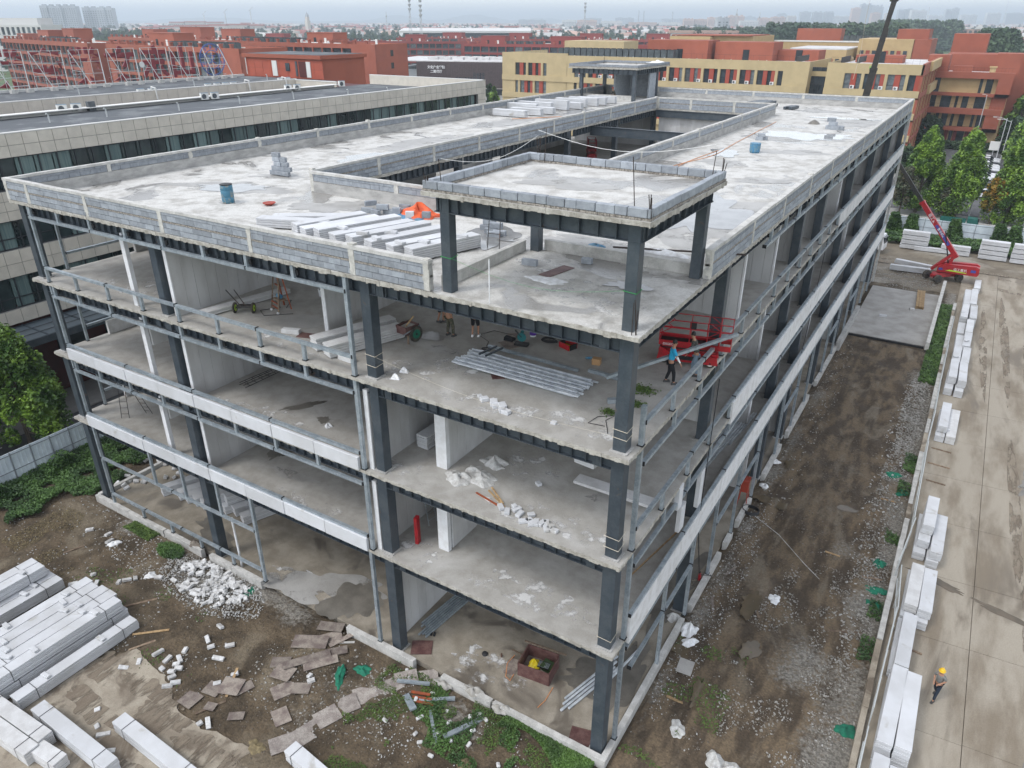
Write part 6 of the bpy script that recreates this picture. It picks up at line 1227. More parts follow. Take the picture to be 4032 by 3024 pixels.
MB().box(Q1.lerp(Q2, .29), (.85, .8, .35)).build('boom_collar', 'crane_dark', r); MB().box(Q1.lerp(Q2, .30) + Vector((-.42, 0, .1)), (.2, .5, .3)).build('collar_mark', 'crane_green', r)
MB().box(Q2 + Vector((.0, 0, .1)), (.9, .5, .6)).build('boom_head', 'crane_dark', r); MB().box(Q2 + Vector((-.35, -.27, .15)), (.3, .05, .35)).build('head_mark', 'crane_green', r); MB().lathe([(.32, -.12), (.32, .12)], 14, c=Q2 + Vector((.45, -.3, .2)), M=Matrix.Rotation(R(90), 3, 'X')).build('sheave', 'crane_dark', r)
MB().box(Q2 + Vector((-.15, -.1, -3.6)), (.45, .35, 1.0)).build('hook_block', 'crane_dark', r); MB().tube([Q2 + Vector((.35, -.1, 0)), Q2 + Vector((-.1, -.1, -3.2))], .04, 5).build('hoist_rope', 'crane_dark', r); MB().lathe([(.05, 0), (.12, -.3), (.03, -.8)], 8, c=Q2 + Vector((-.15, -.1, -4.1))).build('hook', 'crane_dark', r)
MB().tube([Q2 + Vector((-2.6, 0, 1.5)), Q2 + Vector((-2.75, 0, -2)), Q2 + Vector((-2.6, 0, -6)), Q2 + Vector((-2.9, 0, -9))], .025, 4).build('sling_rope', 'rope', r)
# white truck cab at the back, small vehicles
def car(label, x, y, rz, m='car_white', g='cars parked beyond the trees', z=.02):
    c = thing('parked_car', label, 'car', (x, y, z), rz, g)
    MB().profile([(-2.2, .3), (2.2, .3), (2.25, .62), (2.0, .80), (.95, .88), (-1.9, .92), (-2.2, .75)], 'y', -.88, .88).build('body', m, c)
    MB().profile([(-1.75, .90), (.95, .87), (.25, 1.38), (-1.15, 1.42)], 'y', -.76, .76).build('windows', 'window_dark', c); MB().profile([(-1.15, 1.42), (.25, 1.38), (.15, 1.45), (-1.05, 1.48)], 'y', -.74, .74).build('roof', m, c)
    for sx in (-1.35, 1.35):
        for sy in (-.82, .82): wheel('wheel', .32, .2, c, (sx, sy, .32))
    return c
for i in range(9): car(f"{(O_)[8-i]} parked car from the near end of the row in the car park", 8.8, 172.0 - i * 2.9, R(2), 'car_white' if i % 4 != 2 else 'car_dark')
car('white car parked alone between the trees and the road', 5.0, 133, R(90)); car('white car parked behind the right tree', 9.4, 131, R(2))
def truck(label, x, y, rz, m, bedm, s=1.0):
    c = thing('truck', label, 'truck', (x, y, 0), rz)
    MB().profile([(-1.0 * s, .5), (1.0 * s, .5), (1.0 * s, 1.3 * s), (.7 * s, 2.3 * s), (-1.0 * s, 2.35 * s)], 'y', -1.0 * s, 1.0 * s).build('cab', m, c, (2.6 * s, 0, 0)); MB().bb(3.3 * s, 3.62 * s, -.85 * s, .85 * s, 1.3 * s, 2.1 * s).build('windscreen', 'window_dark', c)
    MB().bb(-3.2 * s, 1.4 * s, -1 * s, 1 * s, .7, .95).build('bed', bedm, c)
    for sy in (-1, 1): MB().bb(-3.2 * s, 1.4 * s, sy * s - .04, sy * s + .04, .95, 1.35).build('side_board', bedm, c)
    for x_ in (-2.2 * s, 2.5 * s):
        for sy in (-1, 1): wheel('wheel', .42 * s, .25, c, (x_, sy * .88 * s, .42 * s))
truck('white truck cab just showing past the far corner column', -4.2, 86.6, R(-6), 'car_white', 'cap_concrete', 1.0)
truck('small green truck on the road beyond the back fence', 6.6, 105.6, 0, 'green_truck', 'green_truck', .72)
# ------------------------------------------------------------ neighbour building with pale tiles
NB = thing('tiled_building', 'long pale tiled building with dark flat roofs and strip windows beside the site', 'building')
x0 = -51.0; YE = 68.6
def tiles(x, ya, yb, za, zb, w=1.08, rows=2, out=1, ind=True, parent=NB):
    n = round((yb - ya) / w); ww = (yb - ya) / n; hh = (zb - za) / rows; MB().bb(*( (x - .3, x) if out > 0 else (x, x + .3)), ya, yb, za, zb).build('backing_wall', 'grout', parent)
    st = MB()
    for i in range(n):
        for j in range(rows):
            c = (x + out * .02, ya + ww * (i + .5), za + hh * (j + .5)); d = (.04, ww - .035, hh - .035)
            if ind: boxo('facade_tile', 'tile', c, d, parent)
            else: st.box(c, d)
    if st.v: st.build('facade_tiles', 'tile', parent, kind='stuff')
MB().bb(-71, x0 - 1.2, -40, YE - .3, 0, 18.4).build('wing', 'wall_maroon', NB)
MB().bb(-71, x0 - .3, -40, YE - .3, 18.4, 18.8).build('roof', 'felt', NB)
tiles(x0, -6, YE, 18.42, 20.0, rows=2); tiles(x0, -40, -6, 18.42, 20.0, rows=2, ind=False)
for (za, zb, r_) in ((16.2, 14.15, 3), (12.1, 10.2, 2), (7.85, 6.8, 1)):
    tiles(x0, -2, 22, min(za, zb), max(za, zb), rows=r_, ind=(za > 8)); tiles(x0, 22, YE, min(za, zb), max(za, zb), rows=r_, ind=False); tiles(x0, -40, -2, min(za, zb), max(za, zb), rows=r_, ind=False)
tiles(x0, 66.8, YE, 16.2, 18.42, rows=3, ind=False)
for (za, zb) in ((16.2, 18.42), (12.1, 14.15), (7.85, 10.2)):
    MB().bb(x0 - 1.15, x0 - 1.1, -40, 66.8, za, zb).build('back_curtain', 'curtain', NB)
    b = MB(); y = -40
    while y < 66.5: b.bb(x0 - .30, x0 - .18, y, y + .09, za, zb); y += 1.35
    b.bb(x0 - .30, x0 - .18, -40, 66.8, za, za + .1).bb(x0 - .30, x0 - .18, -40, 66.8, zb - .08, zb).bb(x0 - .29, x0 - .19, -40, 66.8, za + .75, za + .82)
    b.build('window_frame', 'mullion', NB); y = -5.2
    while y < 66:
        boxo('pane', 'glass' if rnd.random() < .62 else 'glass_curtain', (x0 - .26, y + .67, (za + zb) / 2), (.02, 1.25, zb - za - .1), NB); y += 1.35
        if za < 16 and y > 24: break
    if za < 16: boxo('window_strip', 'glass', (x0 - .26, 46, (za + zb) / 2), (.02, 40, zb - za), NB)
    boxo('window_strip', 'glass', (x0 - .26, -22.5, (za + zb) / 2), (.02, 34, zb - za), NB)
for z in (16.2,): 
    for k in range(10): boxo('lamp', 'ac_white', (x0 - .8, 8 + k * 6.4, 18.1), (.25, .5, .1), NB)
MB().bb(x0 - .32, x0 + .05, -40, YE + .02, 20.0, 20.07).build('coping', 'coping', NB); MB().bb(-71, x0 - .3, YE - .3, YE, 0, 20.0).build('end_wall', 'tile', NB); MB().bb(-71, x0 + .05, YE - .32, YE + .05, 20.0, 20.07).build('coping', 'coping', NB)
MB().bb(-71.2, -71.0, -40, 61, 18.8, 19.15).build('rear_upstand', 'coping', NB); MB().bb(-71.3, -70.2, -40, 61, 19.15, 19.22).build('rear_coping', 'coping', NB)
MB().bb(x0 - .3, x0 + 3.6, -40, 30, 6.35, 6.5).build('canopy', 'canopy_glass', NB); b = MB()
for k in range(24): b.bb(x0 - .3, x0 + 3.6, -39.5 + k * 3, -39.4 + k * 3, 6.51, 6.56)
for k in range(4): b.bb(x0 + k * 1.15, x0 + .08 + k * 1.15, -40, 30, 6.565, 6.60)
b.build('canopy_bars', 'steel', NB); MB().bb(x0 + 3.5, x0 + 3.7, -40, 30, 6.1, 6.62).build('canopy_gutter', 'steel', NB)
b = MB()
for k in range(14): boxo('ground_window', 'glass', (x0 - 1.12, -18.9 + k * 4, 3.9), (.05, 2.2, 2.6), NB)
# far wing across the court
MB().bb(-100.2, -79.2, -40, 70, 0, 18.4).bb(-79.2, -71, 61.6, YE - .3, 0, 18.7).build('rear_wing', 'wall_maroon', NB); MB().bb(-100.2, -79.2, -40, 70, 18.4, 18.8).build('rear_roof', 'felt', NB)
tiles(-79.0, -6, 61.6, 16.8, 19.5, w=1.5, rows=2, ind=True); MB().bb(-79.3, -78.95, -40, 61.7, 19.5, 19.6).build('court_coping', 'coping', NB)
MB().bb(-79, -71, 61.4, 61.6, 10, 19.4).build('court_end_wall', 'tile', NB); MB().bb(-79, -71.0, 61.35, 61.65, 19.4, 19.5).build('court_coping', 'coping', NB); MB().bb(-100.4, -100.0, -40, 70, 18.8, 19.1).build('rear_edge', 'coping', NB)
# orange penthouse on it
PH = thing('rooftop_room', 'orange red rooftop room with white doors on the tiled building', 'rooftop room', (0, 0, 0))
MB().bb(-101.5, -84.2, 72.0, 82, 0, 21.6).build('wall', 'orange_wall', PH); b = MB()
for i in range(9):
    for j in range(2): boxo('facade_panel', 'orange_tile', (-100.4 + i * 1.95, 71.97, 19.35 + j * 1.35), (1.9, .04, 1.3), PH)
MB().bb(-101.9, -83.8, 71.6, 82.3, 21.6, 22.15).build('roof_edge', 'orange_wall', PH); MB().bb(-101.4, -84.3, 72.1, 81.8, 22.15, 22.2).build('roof', 'felt', PH)
for (x, w, z0, z1, m, nm) in ((-94.6, 1.1, 18.9, 21.2, 'ac_white', 'door'), (-91.6, .9, 19.7, 20.9, 'glass_far', 'window'), (-88.2, 1.6, 18.9, 21.2, 'wall_maroon', 'doorway'), (-86.9, .9, 18.9, 21.2, 'ac_white', 'door'), (-89.6, .4, 19, 21.2, 'felt', 'vent_strip')): boxo(nm, m, (x, 71.9, (z0 + z1) / 2), (w, .14, z1 - z0), PH)
MB().tube([(-101.2, 71.7, 21.5), (-101.2, 71.7, 19)], .08, 8).build('drain_pipe', 'ac_white', PH)
# sign frames with red characters seen from behind
yc = [28.2, 33.3, 38.4, 43.6, 48.9, 54.1, 58.9]
chs = ['職', '業', '產', '業', '文', '东', '山']
for i, (y, c) in enumerate(zip(yc, chs)):
    r = thing('rooftop_sign', ['red metal character on a lattice frame at the left edge, seen from behind', 'second red character frame from the left edge of the rooftop row', 'third red character frame from the left, dense strokes', 'fourth red character frame with a crowded top half', 'fifth red character frame, simple crossing strokes and a round light beside it', 'sixth red character frame, thin crossing strokes', 'seventh red character frame with three upright strokes beside the blue emblem'][i], 'sign', (-100.0, y, 18.8), 0, 'rooftop character signs')
    o = put('lettering', text_mesh(c, 4.7, .10, 'sign_red', bold=.11), r, (-.25, 0, 2.35)); o.rotation_euler = (R(90), 0, R(-90)); b = MB()
    for k in range(4): b.beam((0, -2.1 + k * 1.4, 0), (0, -2.1 + k * 1.4, 4.7), .05)
    for z in (.2, 1.7, 3.2, 4.7): b.beam((0, -2.1, z), (0, 2.1, z), .05)
    b.build('lattice', 'frame_white', r); b = MB()
    for s in (-1, 1): b.beam((0, s * 2.1, 4.7), (2.0, s * 1.0, .3), .07); b.beam((0, s * 2.1, 2.2), (1.2, s * 1.4, 2.0), .05)
    b.beam((1.75, -1.15, .8), (1.75, 1.15, .8), .09); b.build('stay', 'frame_white', r)
    for s in (-1, 1): MB().box((2.0, s * 1.0, .22), (.6, .75, .45)).build('ballast_block', 'cap_concrete', r)
tag(MB().lathe([(.4, 0), (.4, .06)], 18, c=(-99.6, 51.6, 21.3), M=Matrix.Rotation(R(90), 3, 'Y')).build('round_light', 'ac_white'), 'round white disc hung between two character frames', 'light')
r = thing('emblem_sign', 'round blue emblem on a lattice frame at the right end of the character row', 'sign', (-100.0, 64.2, 18.8))
M_ = Matrix.Rotation(R(90), 3, 'Y'); pts = lambda rr, n=40: [(0, rr * math.cos(2 * math.pi * k / n), 2.7 + rr * math.sin(2 * math.pi * k / n)) for k in range(n + 1)]
for rr, t in ((2.3, .07), (2.15, .04), (1.35, .06)): MB().tube(pts(rr), t, 5, cap=False).build('ring', 'sign_blue', r)
for k, ch in enumerate('业职业学院山东文化产'):
    a = 2 * math.pi * k / 10 + .3; o = put('lettering', text_mesh(ch, .55, .04, 'sign_blue'), r, (-.05, 1.75 * math.cos(a), 2.7 + 1.75 * math.sin(a))); o.rotation_euler = (Matrix.Rotation(R(-90), 4, 'Z') @ Matrix.Rotation(R(90), 4, 'X')).to_euler()
o = put('lettering', text_mesh('文', 1.7, .05, 'sign_blue'), r, (-.05, 0, 2.7)); o.rotation_euler = (R(90), 0, R(-90)); b = MB()
for z in (.5, 1.6, 2.9): b.beam((0, -2.2, z), (0, 2.2, z), .06)
for s in (-1, 0, 1): b.beam((0, s * 1.4, 0), (0, s * 1.4, 4), .06)
for s in (-1, 1): b.beam((0, s * 1.6, 4.4), (2.2, s * 1.8, .3), .10)
b.beam((1.3, -1.7, 2.0), (1.3, 1.7, 2.0), .1); b.build('lattice', 'frame_white', r)
for s in (-1.8, 0, 1.8): MB().box((2.2, s, .22), (.6, .75, .45)).build('ballast_block', 'cap_concrete', r)
def ac(label, x, y, z, rz, g='air conditioner units on the tiled roof', s=1.0):
    a = thing('air_conditioner', label, 'air conditioner', (x, y, z), rz, g); MB().bb(-.45 * s, .45 * s, -.17 * s, .17 * s, .08, .78 * s).build('casing', 'ac_white', a)
    MB().lathe([(.27 * s, 0), (.27 * s, .012)], 16, c=(-.1, -.17 * s - .008, .42 * s), M=Matrix.Rotation(R(90), 3, 'X')).build('fan_grille', 'felt', a); MB().bb(-.46 * s, .46 * s, -.19, .19, .78 * s, .80 * s).build('top_cover', 'ac_blue', a); return a
k = 0
for (x, y) in ((-71.2, 23.3), (-70.9, 24.6), (-70.2, 39.2), (-69.9, 40.4), (-71.0, 52.6), (-70.6, 53.8), (-70.1, 61.5)): k += 1; ac(f"{O_[k-1]} fan unit from the left along the front roof of the tiled building", x, y, 18.85, R(90) - .2)
for (x, y) in ((-81.5, 38.8), (-81.2, 40.1), (-81.6, 48.6), (-81.3, 49.8), (-81.1, 51.0), (-81, 52.2), (-82, 61.4), (-81.8, 62.6)): ac(f"{O_[k-7]} unit from the left on the rear roof behind the tile parapet", x, y, 18.85, R(-90) + .1, 'air conditioner units on the rear roof'); k += 1
tag(boxo('vent_housing', 'felt', (-70.7, 26.0, 19.3), (.5, .7, .9)), 'grey vent housing right of the left fan units', 'vent')
for (x, y, lb) in ((-75.0, 39.0, 'left'), (-75.5, 53, 'middle'), (-76, 59.5, 'right')): tag(MB().tube([(-79.8, y, 19.2), (-79.5, y, 19.9), (-78.8, y, 19.85), (-78.75, y + .1, 17.2)], .10, 8).build('duct_pipe', 'ac_white'), f'{lb} white pipe bridging the roof parapet', 'pipe')
for i, (x, y) in enumerate(((-65.6, 11.5), (-65, 18.6), (-64.9, 24), (-63.6, 31), (-64, 39), (-63, 46), (-60, 52), (-58, 57), (-90, 36), (-89, 52), (-90, 66))): tag(MB().tube([(x, y, 18.8), (x, y, 19.45), (x, y - .15, 19.6)], .07, 6).build('vent_pipe', 'frame_white'), 'short white capped vent pipe on the dark felt roof', 'vent pipe', 'vent pipes on the felt roofs')
# ------------------------------------------------------------ generic far building with true recesses
def gridb(label, cat, P, rz, L, Dp, z1, fl, nb, wall, glass='glass_far', sill=.85, pier=.42, base=0.0, depth=.6, side_bays=0, name='dormitory', roofm='roof_white', top=1.2, group=None, rail=True, ind=True, ends=(0, 0)):
    """front along local +x from P, faces local -y, depth to +y"""
    r = thing(name, label, cat, (P[0], P[1], 0), rz, group); fh = (z1 - top - base) / fl; b = MB()
    b.bb(0, L, depth, Dp, 0, z1 - .9); 
    for k in range(fl + 1):
        zt = base + k * fh
        if k < fl: b.bb(0, L, 0, depth - .002, zt, zt + sill)
    b.bb(0, L, 0, depth - .002, z1 - top, z1)
    a0, a1 = ends[0], L - ends[1]; bw = (a1 - a0) / nb
    if ends[0]: b.bb(0, a0, .003, depth, 0, z1 - .01)
    if ends[1]: b.bb(a1, L, .003, depth, 0, z1 - .01)
    for i in range(nb + 1):
        x = a0 + i * bw; b.bb(max(0, x - pier / 2), min(L, x + pier / 2), .004, depth, 0, z1 - top + .01)
    b.bb(0, .3, depth, Dp, z1 - .9, z1).bb(L - .3, L, depth, Dp, z1 - .9, z1).bb(0, L, Dp - .3, Dp, z1 - .9, z1 - .004)
    b.build('wall', wall, r); MB().bb(.3, L - .3, depth, Dp - .3, z1 - .9, z1 - .85).build('roof', roofm, r)
    for k in range(fl):
        for i in range(nb):
            c = (a0 + bw * (i + .5), depth - .03, base + k * fh + sill + (fh - sill) / 2); d = (bw - pier, .05, fh - sill)
            boxo('window', glass if rnd.random() < .7 else 'glass_mid', c, d, r)
    b = MB()
    for k in range(fl):
        for i in range(nb):
            x = a0 + bw * (i + .5); zz = base + k * fh + sill
            b.bb(x - .04, x + .04, depth - .1, depth - .06, zz, zz + fh - sill); b.bb(x - bw / 2 + pier / 2 + .1, x - bw / 2 + pier / 2 + .5, .1, depth - .1, zz + (fh - sill) * .35, zz + (fh - sill) * .72) if (i + k) % 2 else None
            if rail: b.bb(x - bw / 2 + pier / 2, x + bw / 2 - pier / 2, .08, .11, zz, zz + .5)
    b.build('balcony_fittings', 'condenser', r, kind='stuff')
    for k in range(side_bays): boxo('side_window', glass, (L + .02, Dp * .5, base + (k + .5) * fh + .4), (.06, 1.2, 1.6), r)
    return r
def roofkit(r, items, wall, z):
    """penthouses, condensers, railing in r's local frame"""
    for (x, y, w, d, h) in items: MB().bb(x, x + w, y, y + d, z - .9, z + h).build('rooftop_room', wall, r); MB().bb(x - .15, x + w + .15, y - .15, y + d + .15, z + h, z + h + .15).build('rooftop_room_roof', wall, r); boxo('door', 'window_dark', (x + w * .3, y - .02, z + .3), (1.0, .1, 2.1), r); boxo('door', 'ac_white', (x + w * .7, y - .02, z + .3), (.9, .1, 1.9), r)
def clutter(r, L, z, seed=0, dp=14):
    q_ = random.Random(seed); x = 1.5; b = MB(); c = MB(); w = MB()
    while x < L - 1: b.bb(x, x + .7, .7, 1.4, z - .9, z + .75); c.bb(x - .12, x + .82, .58, 1.52, z + .75, z + .9); x += 4.6
    b.build('parapet_pier', 'orange_wall', r, kind='stuff'); c.build('pier_cap', 'orange_tile', r, kind='stuff')
    for k in range(int(L / 9)):
        x = q_.uniform(2, L - 9); y = q_.uniform(2.5, dp - 3); zz = z - .5 + q_.random() * .6; w.tube([(x, y, zz), (x + q_.uniform(4, 9), y, zz)], .13, 6); w.tube([(x, y + .5, zz), (x + q_.uniform(4, 9), y + .5, zz)], .13, 6)
        w.bb(x + 3, x + 3.5, y - 1.2, y - .8, z - .9, z + q_.uniform(.4, 1.3))
    w.build('roof_pipes', 'ac_white', r, kind='stuff')
def condensers(r, x, y, n, z, s=1.9, g=2.0, rows=2, h=1.8):
    for j in range(rows):
        for i in range(n):
            boxo('condenser', 'condenser', (x + i * g, y + j * 3, z + h / 2), (s * .93, 1.6, h), r); boxo('condenser_fan', 'black_steel', (x + i * g, y + j * 3, z + h + .06), (s * .55, 1.2, .14), r)
def railing(r, x0, x1, y, z, h=1.1, st=.6, m='black_steel'):
    b = MB(); b.beam((x0, y, z + h), (x1, y, z + h), .03); x = x0
    while x <= x1: b.beam((x, y, z), (x, y, z + h), .022); x += st
    b.build('railing', m, r)
d1 = gridb('long orange red dormitory with rows of recessed balconies behind the rooftop signs, left half', 'dormitory', (-306, 134), R(-11.5), 84, 14, 21, 6, 19, 'orange_wall', ends=(0, 7)); roofkit(d1, [(22, 6, 11, 6, 2.8), (2, 5, 8, 5, 1.5), (38, 9, 10, 6, 3.4)], 'orange_wall', 21); condensers(d1, 36, 3, 12, 20.2); railing(d1, 0, 84, .3, 21, st=1.4)
d2 = gridb('orange red dormitory to the right of the longer one behind the rooftop signs', 'dormitory', (-214, 117), R(-6.5), 66, 14, 21, 6, 15, 'orange_wall', ends=(3, 8), side_bays=6); roofkit(d2, [(14, 6, 13, 6, 2.8)], 'orange_wall', 21); condensers(d2, 32, 3, 13, 20.2); railing(d2, 0, 66, .3, 21, st=1.4)
d3 = gridb('orange red dormitory end block with narrow side windows, beyond the tiled roof', 'dormitory', (-206, 155), R(-1), 61, 14, 21, 6, 13, 'orange_wall', ends=(0, 9), side_bays=6); roofkit(d3, [(28, 6, 11, 6, 2.6)], 'orange_wall', 21); condensers(d3, 12, 3, 7, 20.2); railing(d3, 0, 61, .3, 21, st=1.4)
d4 = gridb('orange red dormitory behind the first row, its roof crowded with condensers', 'dormitory', (-330, 190), R(-8), 130, 14, 20.5, 6, 30, 'orange_wall', rail=False); roofkit(d4, [(56, 4, 15, 6, 4), (84, 5, 13, 6, 3.5), (24, 4, 10, 6, 3)], 'orange_wall', 20.5); condensers(d4, 96, 3, 14, 19.8)
d5 = gridb('deep red dormitory in the middle distance, left of the canteen roof', 'dormitory', (-372, 300), R(8), 92, 15, 17, 5, 24, 'red_wall', ends=(0, 12), side_bays=5); roofkit(d5, [(10, 6, 13, 6, 3), (50, 6, 11, 6, 3)], 'red_wall', 17); condensers(d5, 26, 3, 9, 16.2); condensers(d5, 64, 3, 7, 16.2)
d6 = gridb('deep red dormitory directly behind the canteen', 'dormitory', (-282, 312), R(28), 56, 15, 17, 5, 13, 'red_wall', ends=(0, 11), side_bays=5); roofkit(d6, [(14, 6, 11, 6, 3)], 'red_wall', 17); condensers(d6, 28, 3, 8, 16.2)
d7 = gridb('deep red dormitory with balconies, right of the canteen and behind the yellow building', 'dormitory', (-206, 284), R(10), 95, 15, 17.6, 5, 22, 'red_wall', ends=(0, 4)); roofkit(d7, [(6, 6, 12, 6, 3), (40, 6, 14, 6, 3)], 'red_wall', 17.6); condensers(d7, 20, 3, 9, 16.8); condensers(d7, 58, 3, 8, 16.8)
d8 = gridb('far deep red dormitory row beyond the others', 'dormitory', (-330, 385), R(12), 200, 15, 17, 5, 40, 'red_wall', rail=False); roofkit(d8, [(30, 6, 13, 6, 3), (75, 6, 13, 6, 3), (120, 6, 13, 6, 3), (160, 6, 13, 6, 3)], 'red_wall', 17); condensers(d8, 90, 3, 12, 16.2)
for i, (o, L, z) in enumerate(((d1, 84, 21), (d2, 66, 21), (d3, 61, 21), (d4, 130, 20.5), (d5, 92, 17), (d6, 56, 17), (d7, 95, 17.6), (d8, 200, 17))): clutter(o, L, z, i)
# brown canteen
CT = thing('canteen', 'low brown clad canteen with white roof and white lettering', 'canteen', (-196, 236, 0), R(18))
MB().bb(-14, 0, 2, 40, 0, 9.2).build('grey_wing', 'far_grey', CT); MB().bb(0, 46, 0, 34, 2.6, 12.2).build('wall', 'brown_cladding', CT); MB().bb(1, 44, 1.5, 32, 0, 2.6).build('ground_storey', 'glass_far', CT); MB().bb(-14, 46, .1, 40, 12.2, 12.5).build('roof', 'roof_white', CT); MB().bb(0, 46.1, -.1, 34, 2.4, 2.6).build('soffit_edge', 'cap_concrete', CT)
for k in range(12): boxo('rooflight', 'roof_white', (4 + (k % 6) * 5.5, 10 + (k // 6) * 9, 13.0), (4.2, 2.6, 1.0), CT)
for k in range(10): boxo('window', 'glass_far', (17 + k * 1.25, -.04, 5.8 if k < 6 else 6.6), (.9, .1, 1.6 if k < 6 else 3.4), CT)
st = MB()
for i in range(46):
    for j in range(10): st.box((1 + i * .98, -.06, 3.4 + j * .88 + (i % 2) * .2), (.5, .1, .45))
st.build('cladding_pattern', 'red_wall' if False else 'brown_cladding', CT, kind='stuff')
for k, t in enumerate(('文化产业学院', '二期餐厅')): put('lettering', text_mesh(t, 1.25, .08, 'white_print', bold=.02), CT, (8.5, -.2, 10.1 - k * 1.6), rot=(R(90), 0, 0))
MB().bb(-6, -1, 1.8, 2.0, 3.5, 6.0).build('blue_board', 'far_blue_roof', CT)
for k in range(7): boxo('pilaster', 'cap_concrete', (-13 + k * 2, 1.9, 3), (.4, .3, 6), CT)
# ------------------------------------------------------------ yellow teaching building
YB = thing('teaching_building', 'yellow teaching building with red window panels behind the site', 'building', (0, 0, 0)); Y0 = 161.0
b = MB(); b.bb(-107, -28.6, Y0 + .5, Y0 + 24, 0, 18.3).bb(-25.0, -6.9, Y0 + .5, Y0 + 46, 0, 18.3).bb(-28.8, -25, Y0 + 4, Y0 + 20, 0, 17)
# solid yellow bands
secs = [(-107, -87.5), (-87.5, -28.6), (-25.0, -6.5)]
for (a, c) in secs:
    b.bb(a, c, Y0, Y0 + .498, 17.2, 19.15 if a > -100 else 19.6)
    for (z0, z1) in ((12.9, 14.2), (8.6, 9.9), (4.3, 5.6), (0, 1.3)): b.bb(a, c, Y0 - .25, Y0 + .497, z0, z1)
for (a, c) in ((-107, -103), (-93.5, -87.5), (-87.6, -85.5), (-34.0, -28.6), (-25.0, -21.3)): b.bb(a, c, Y0 - .01, Y0 + .499, 0, 17.3)
b.build('wall', 'yellow_wall', YB)
b = MB().bb(-28.9, -28.6, Y0 + .6, Y0 + 24, 18.3, 19.14).bb(-25, -24.7, Y0 + .6, Y0 + 30, 18.3, 19.14).bb(-107, -106.7, Y0 + .6, Y0 + 24, 18.3, 19.5); b.build('roof_edge', 'yellow_wall', YB)
MB().bb(-106.7, -28.9, Y0 + .6, Y0 + 24, 18.3, 18.36).build('roof', 'roof_white', YB); MB().bb(-24.7, -7, Y0 + .6, Y0 + 46, 18.3, 18.36).build('roof', 'roof_white', YB)
MB().bb(-28.6, -25.0, Y0 + 3.4, Y0 + 3.6, 0, 18).build('stair_glazing', 'glass_far', YB); 
for k in range(8): boxo('stair_mullion', 'yellow_wall' if k % 4 == 3 else 'mullion', (-26.8, Y0 + 3.3, 2 + k * 2.1), (3.6, .12, .25 if k % 4 != 3 else 1.0), YB)
for s in (-27.8, -26.8, -25.8): boxo('stair_mullion', 'mullion', (s, Y0 + 3.3, 9), (.12, .1, 18), YB)
seq = [('g', 1.3), ('r', 1.1), ('g', .9), ('y', .6), ('g', 1.3), ('r', .9), ('g', .9), ('r', .8), ('y', .6)]; acn = 0
for (a, c) in ((-103, -93.5), (-85.5, -34.0), (-21.3, -6.7)):
    for f_i, z0 in enumerate((14.2, 9.9, 5.6)):
        x = a; j = f_i * 2
        while x < c - .2:
            kd, w = seq[j % len(seq)]; w = min(w, c - x); h = 3.0 if z0 > 14 else 3.0
            if kd == 'g': boxo('window', 'glass_far' if rnd.random() < .6 else 'glass_mid', (x + w / 2, Y0 + .46, z0 + h / 2), (round(w - .04, 2), .06, h), YB); boxo('window_bar', 'mullion', (x + w / 2, Y0 + .40, z0 + h * .3), (round(w - .04, 2), .06, .08), YB)
            elif kd == 'r': boxo('red_panel', 'red_panel', (x + w / 2, Y0 + .30, z0 + h / 2), (round(w, 2), .36, h), YB)
            else: boxo('yellow_pier', 'yellow_wall', (x + w / 2, Y0 + .22, z0 + h / 2), (round(w, 2), .50, h), YB)
            if kd == 'r' and z0 > 9 and j % 3 == 1 and a < -100 + 200 and a != -103:
                acn += 1; u = MB().bb(-.42, .42, -.18, .18, 0, .66).build('air_conditioner_unit', 'ac_white', YB, (x + w / 2, Y0 - .06, z0 + .05)); MB().lathe([(.24, 0), (.24, .02)], 12, c=(-.08, -.20, .33), M=Matrix.Rotation(R(90), 3, 'X')).build('fan', 'felt', u)
            x += w; j += 1
# orange side facing +x
b = MB()
for (z0, z1) in ((17.0, 19.3), (12.6, 13.6), (8.3, 9.2), (4.0, 4.9), (0, .9)): b.bb(-6.9, -6.4, Y0, Y0 + 45, z0, z1)
for yy in (0, 7.4, 15.0, 22.4, 30, 37.6, 44.6): b.bb(-6.9, -6.402, Y0 + yy, Y0 + yy + .7, 0, 17.1)
b.build('side_frame', 'orange_wall', YB)
for i in range(6):
    for z0 in (13.6, 9.2, 4.9, .9):
        for k in range(4): boxo('window', 'glass_far', (-6.88, Y0 + .7 + i * 7.5 + 1.2 + k * 1.7, z0 + 1.6), (.1, .8, 3.1), YB)
        for k in range(4): boxo('fin', 'beige_wall' if k % 2 else 'red_panel', (-6.72, Y0 + .7 + i * 7.5 + .5 + k * 1.7, z0 + 1.6), (.4, .4, 3.2), YB)
for (y, z) in ((12, 19.3), (18, 14.3)): MB().bb(-6.45, -5.9, Y0 + y, Y0 + y + 24, z - 1.9, z).build('yellow_band', 'beige_wall', YB)
for (x0_, x1_) in ((-106, -29), (-24.5, -7)): railing(YB, x0_, x1_, Y0 + .35, 19.1, 1.1, 1.3)
condensers(YB, -94, Y0 + 9, 19, 18.4, s=1.55, g=1.7, rows=2, h=2.1)
for (x, y, w, d, h) in ((-71, 12, 15.6, 9, 4.4), (-54.5, 15, 14, 9, 4.1), (-41, 20, 10, 8, 2.4), (-23, 22, 10, 6, 1.6)): MB().bb(x, x + w, Y0 + y, Y0 + y + d, 18.36, 18.36 + h).build('rooftop_room', 'orange_wall', YB); boxo('door', 'window_dark', (x + w * .55, Y0 + y - .05, 19.6), (1.5, .1, 2.4), YB)
b = MB()
for k in range(46): b.tube([(-104 + k * 1.65, Y0 + 3 + (k % 5), 18.4), (-104 + k * 1.65, Y0 + 3 + (k % 5), 19.0)], .07, 5)
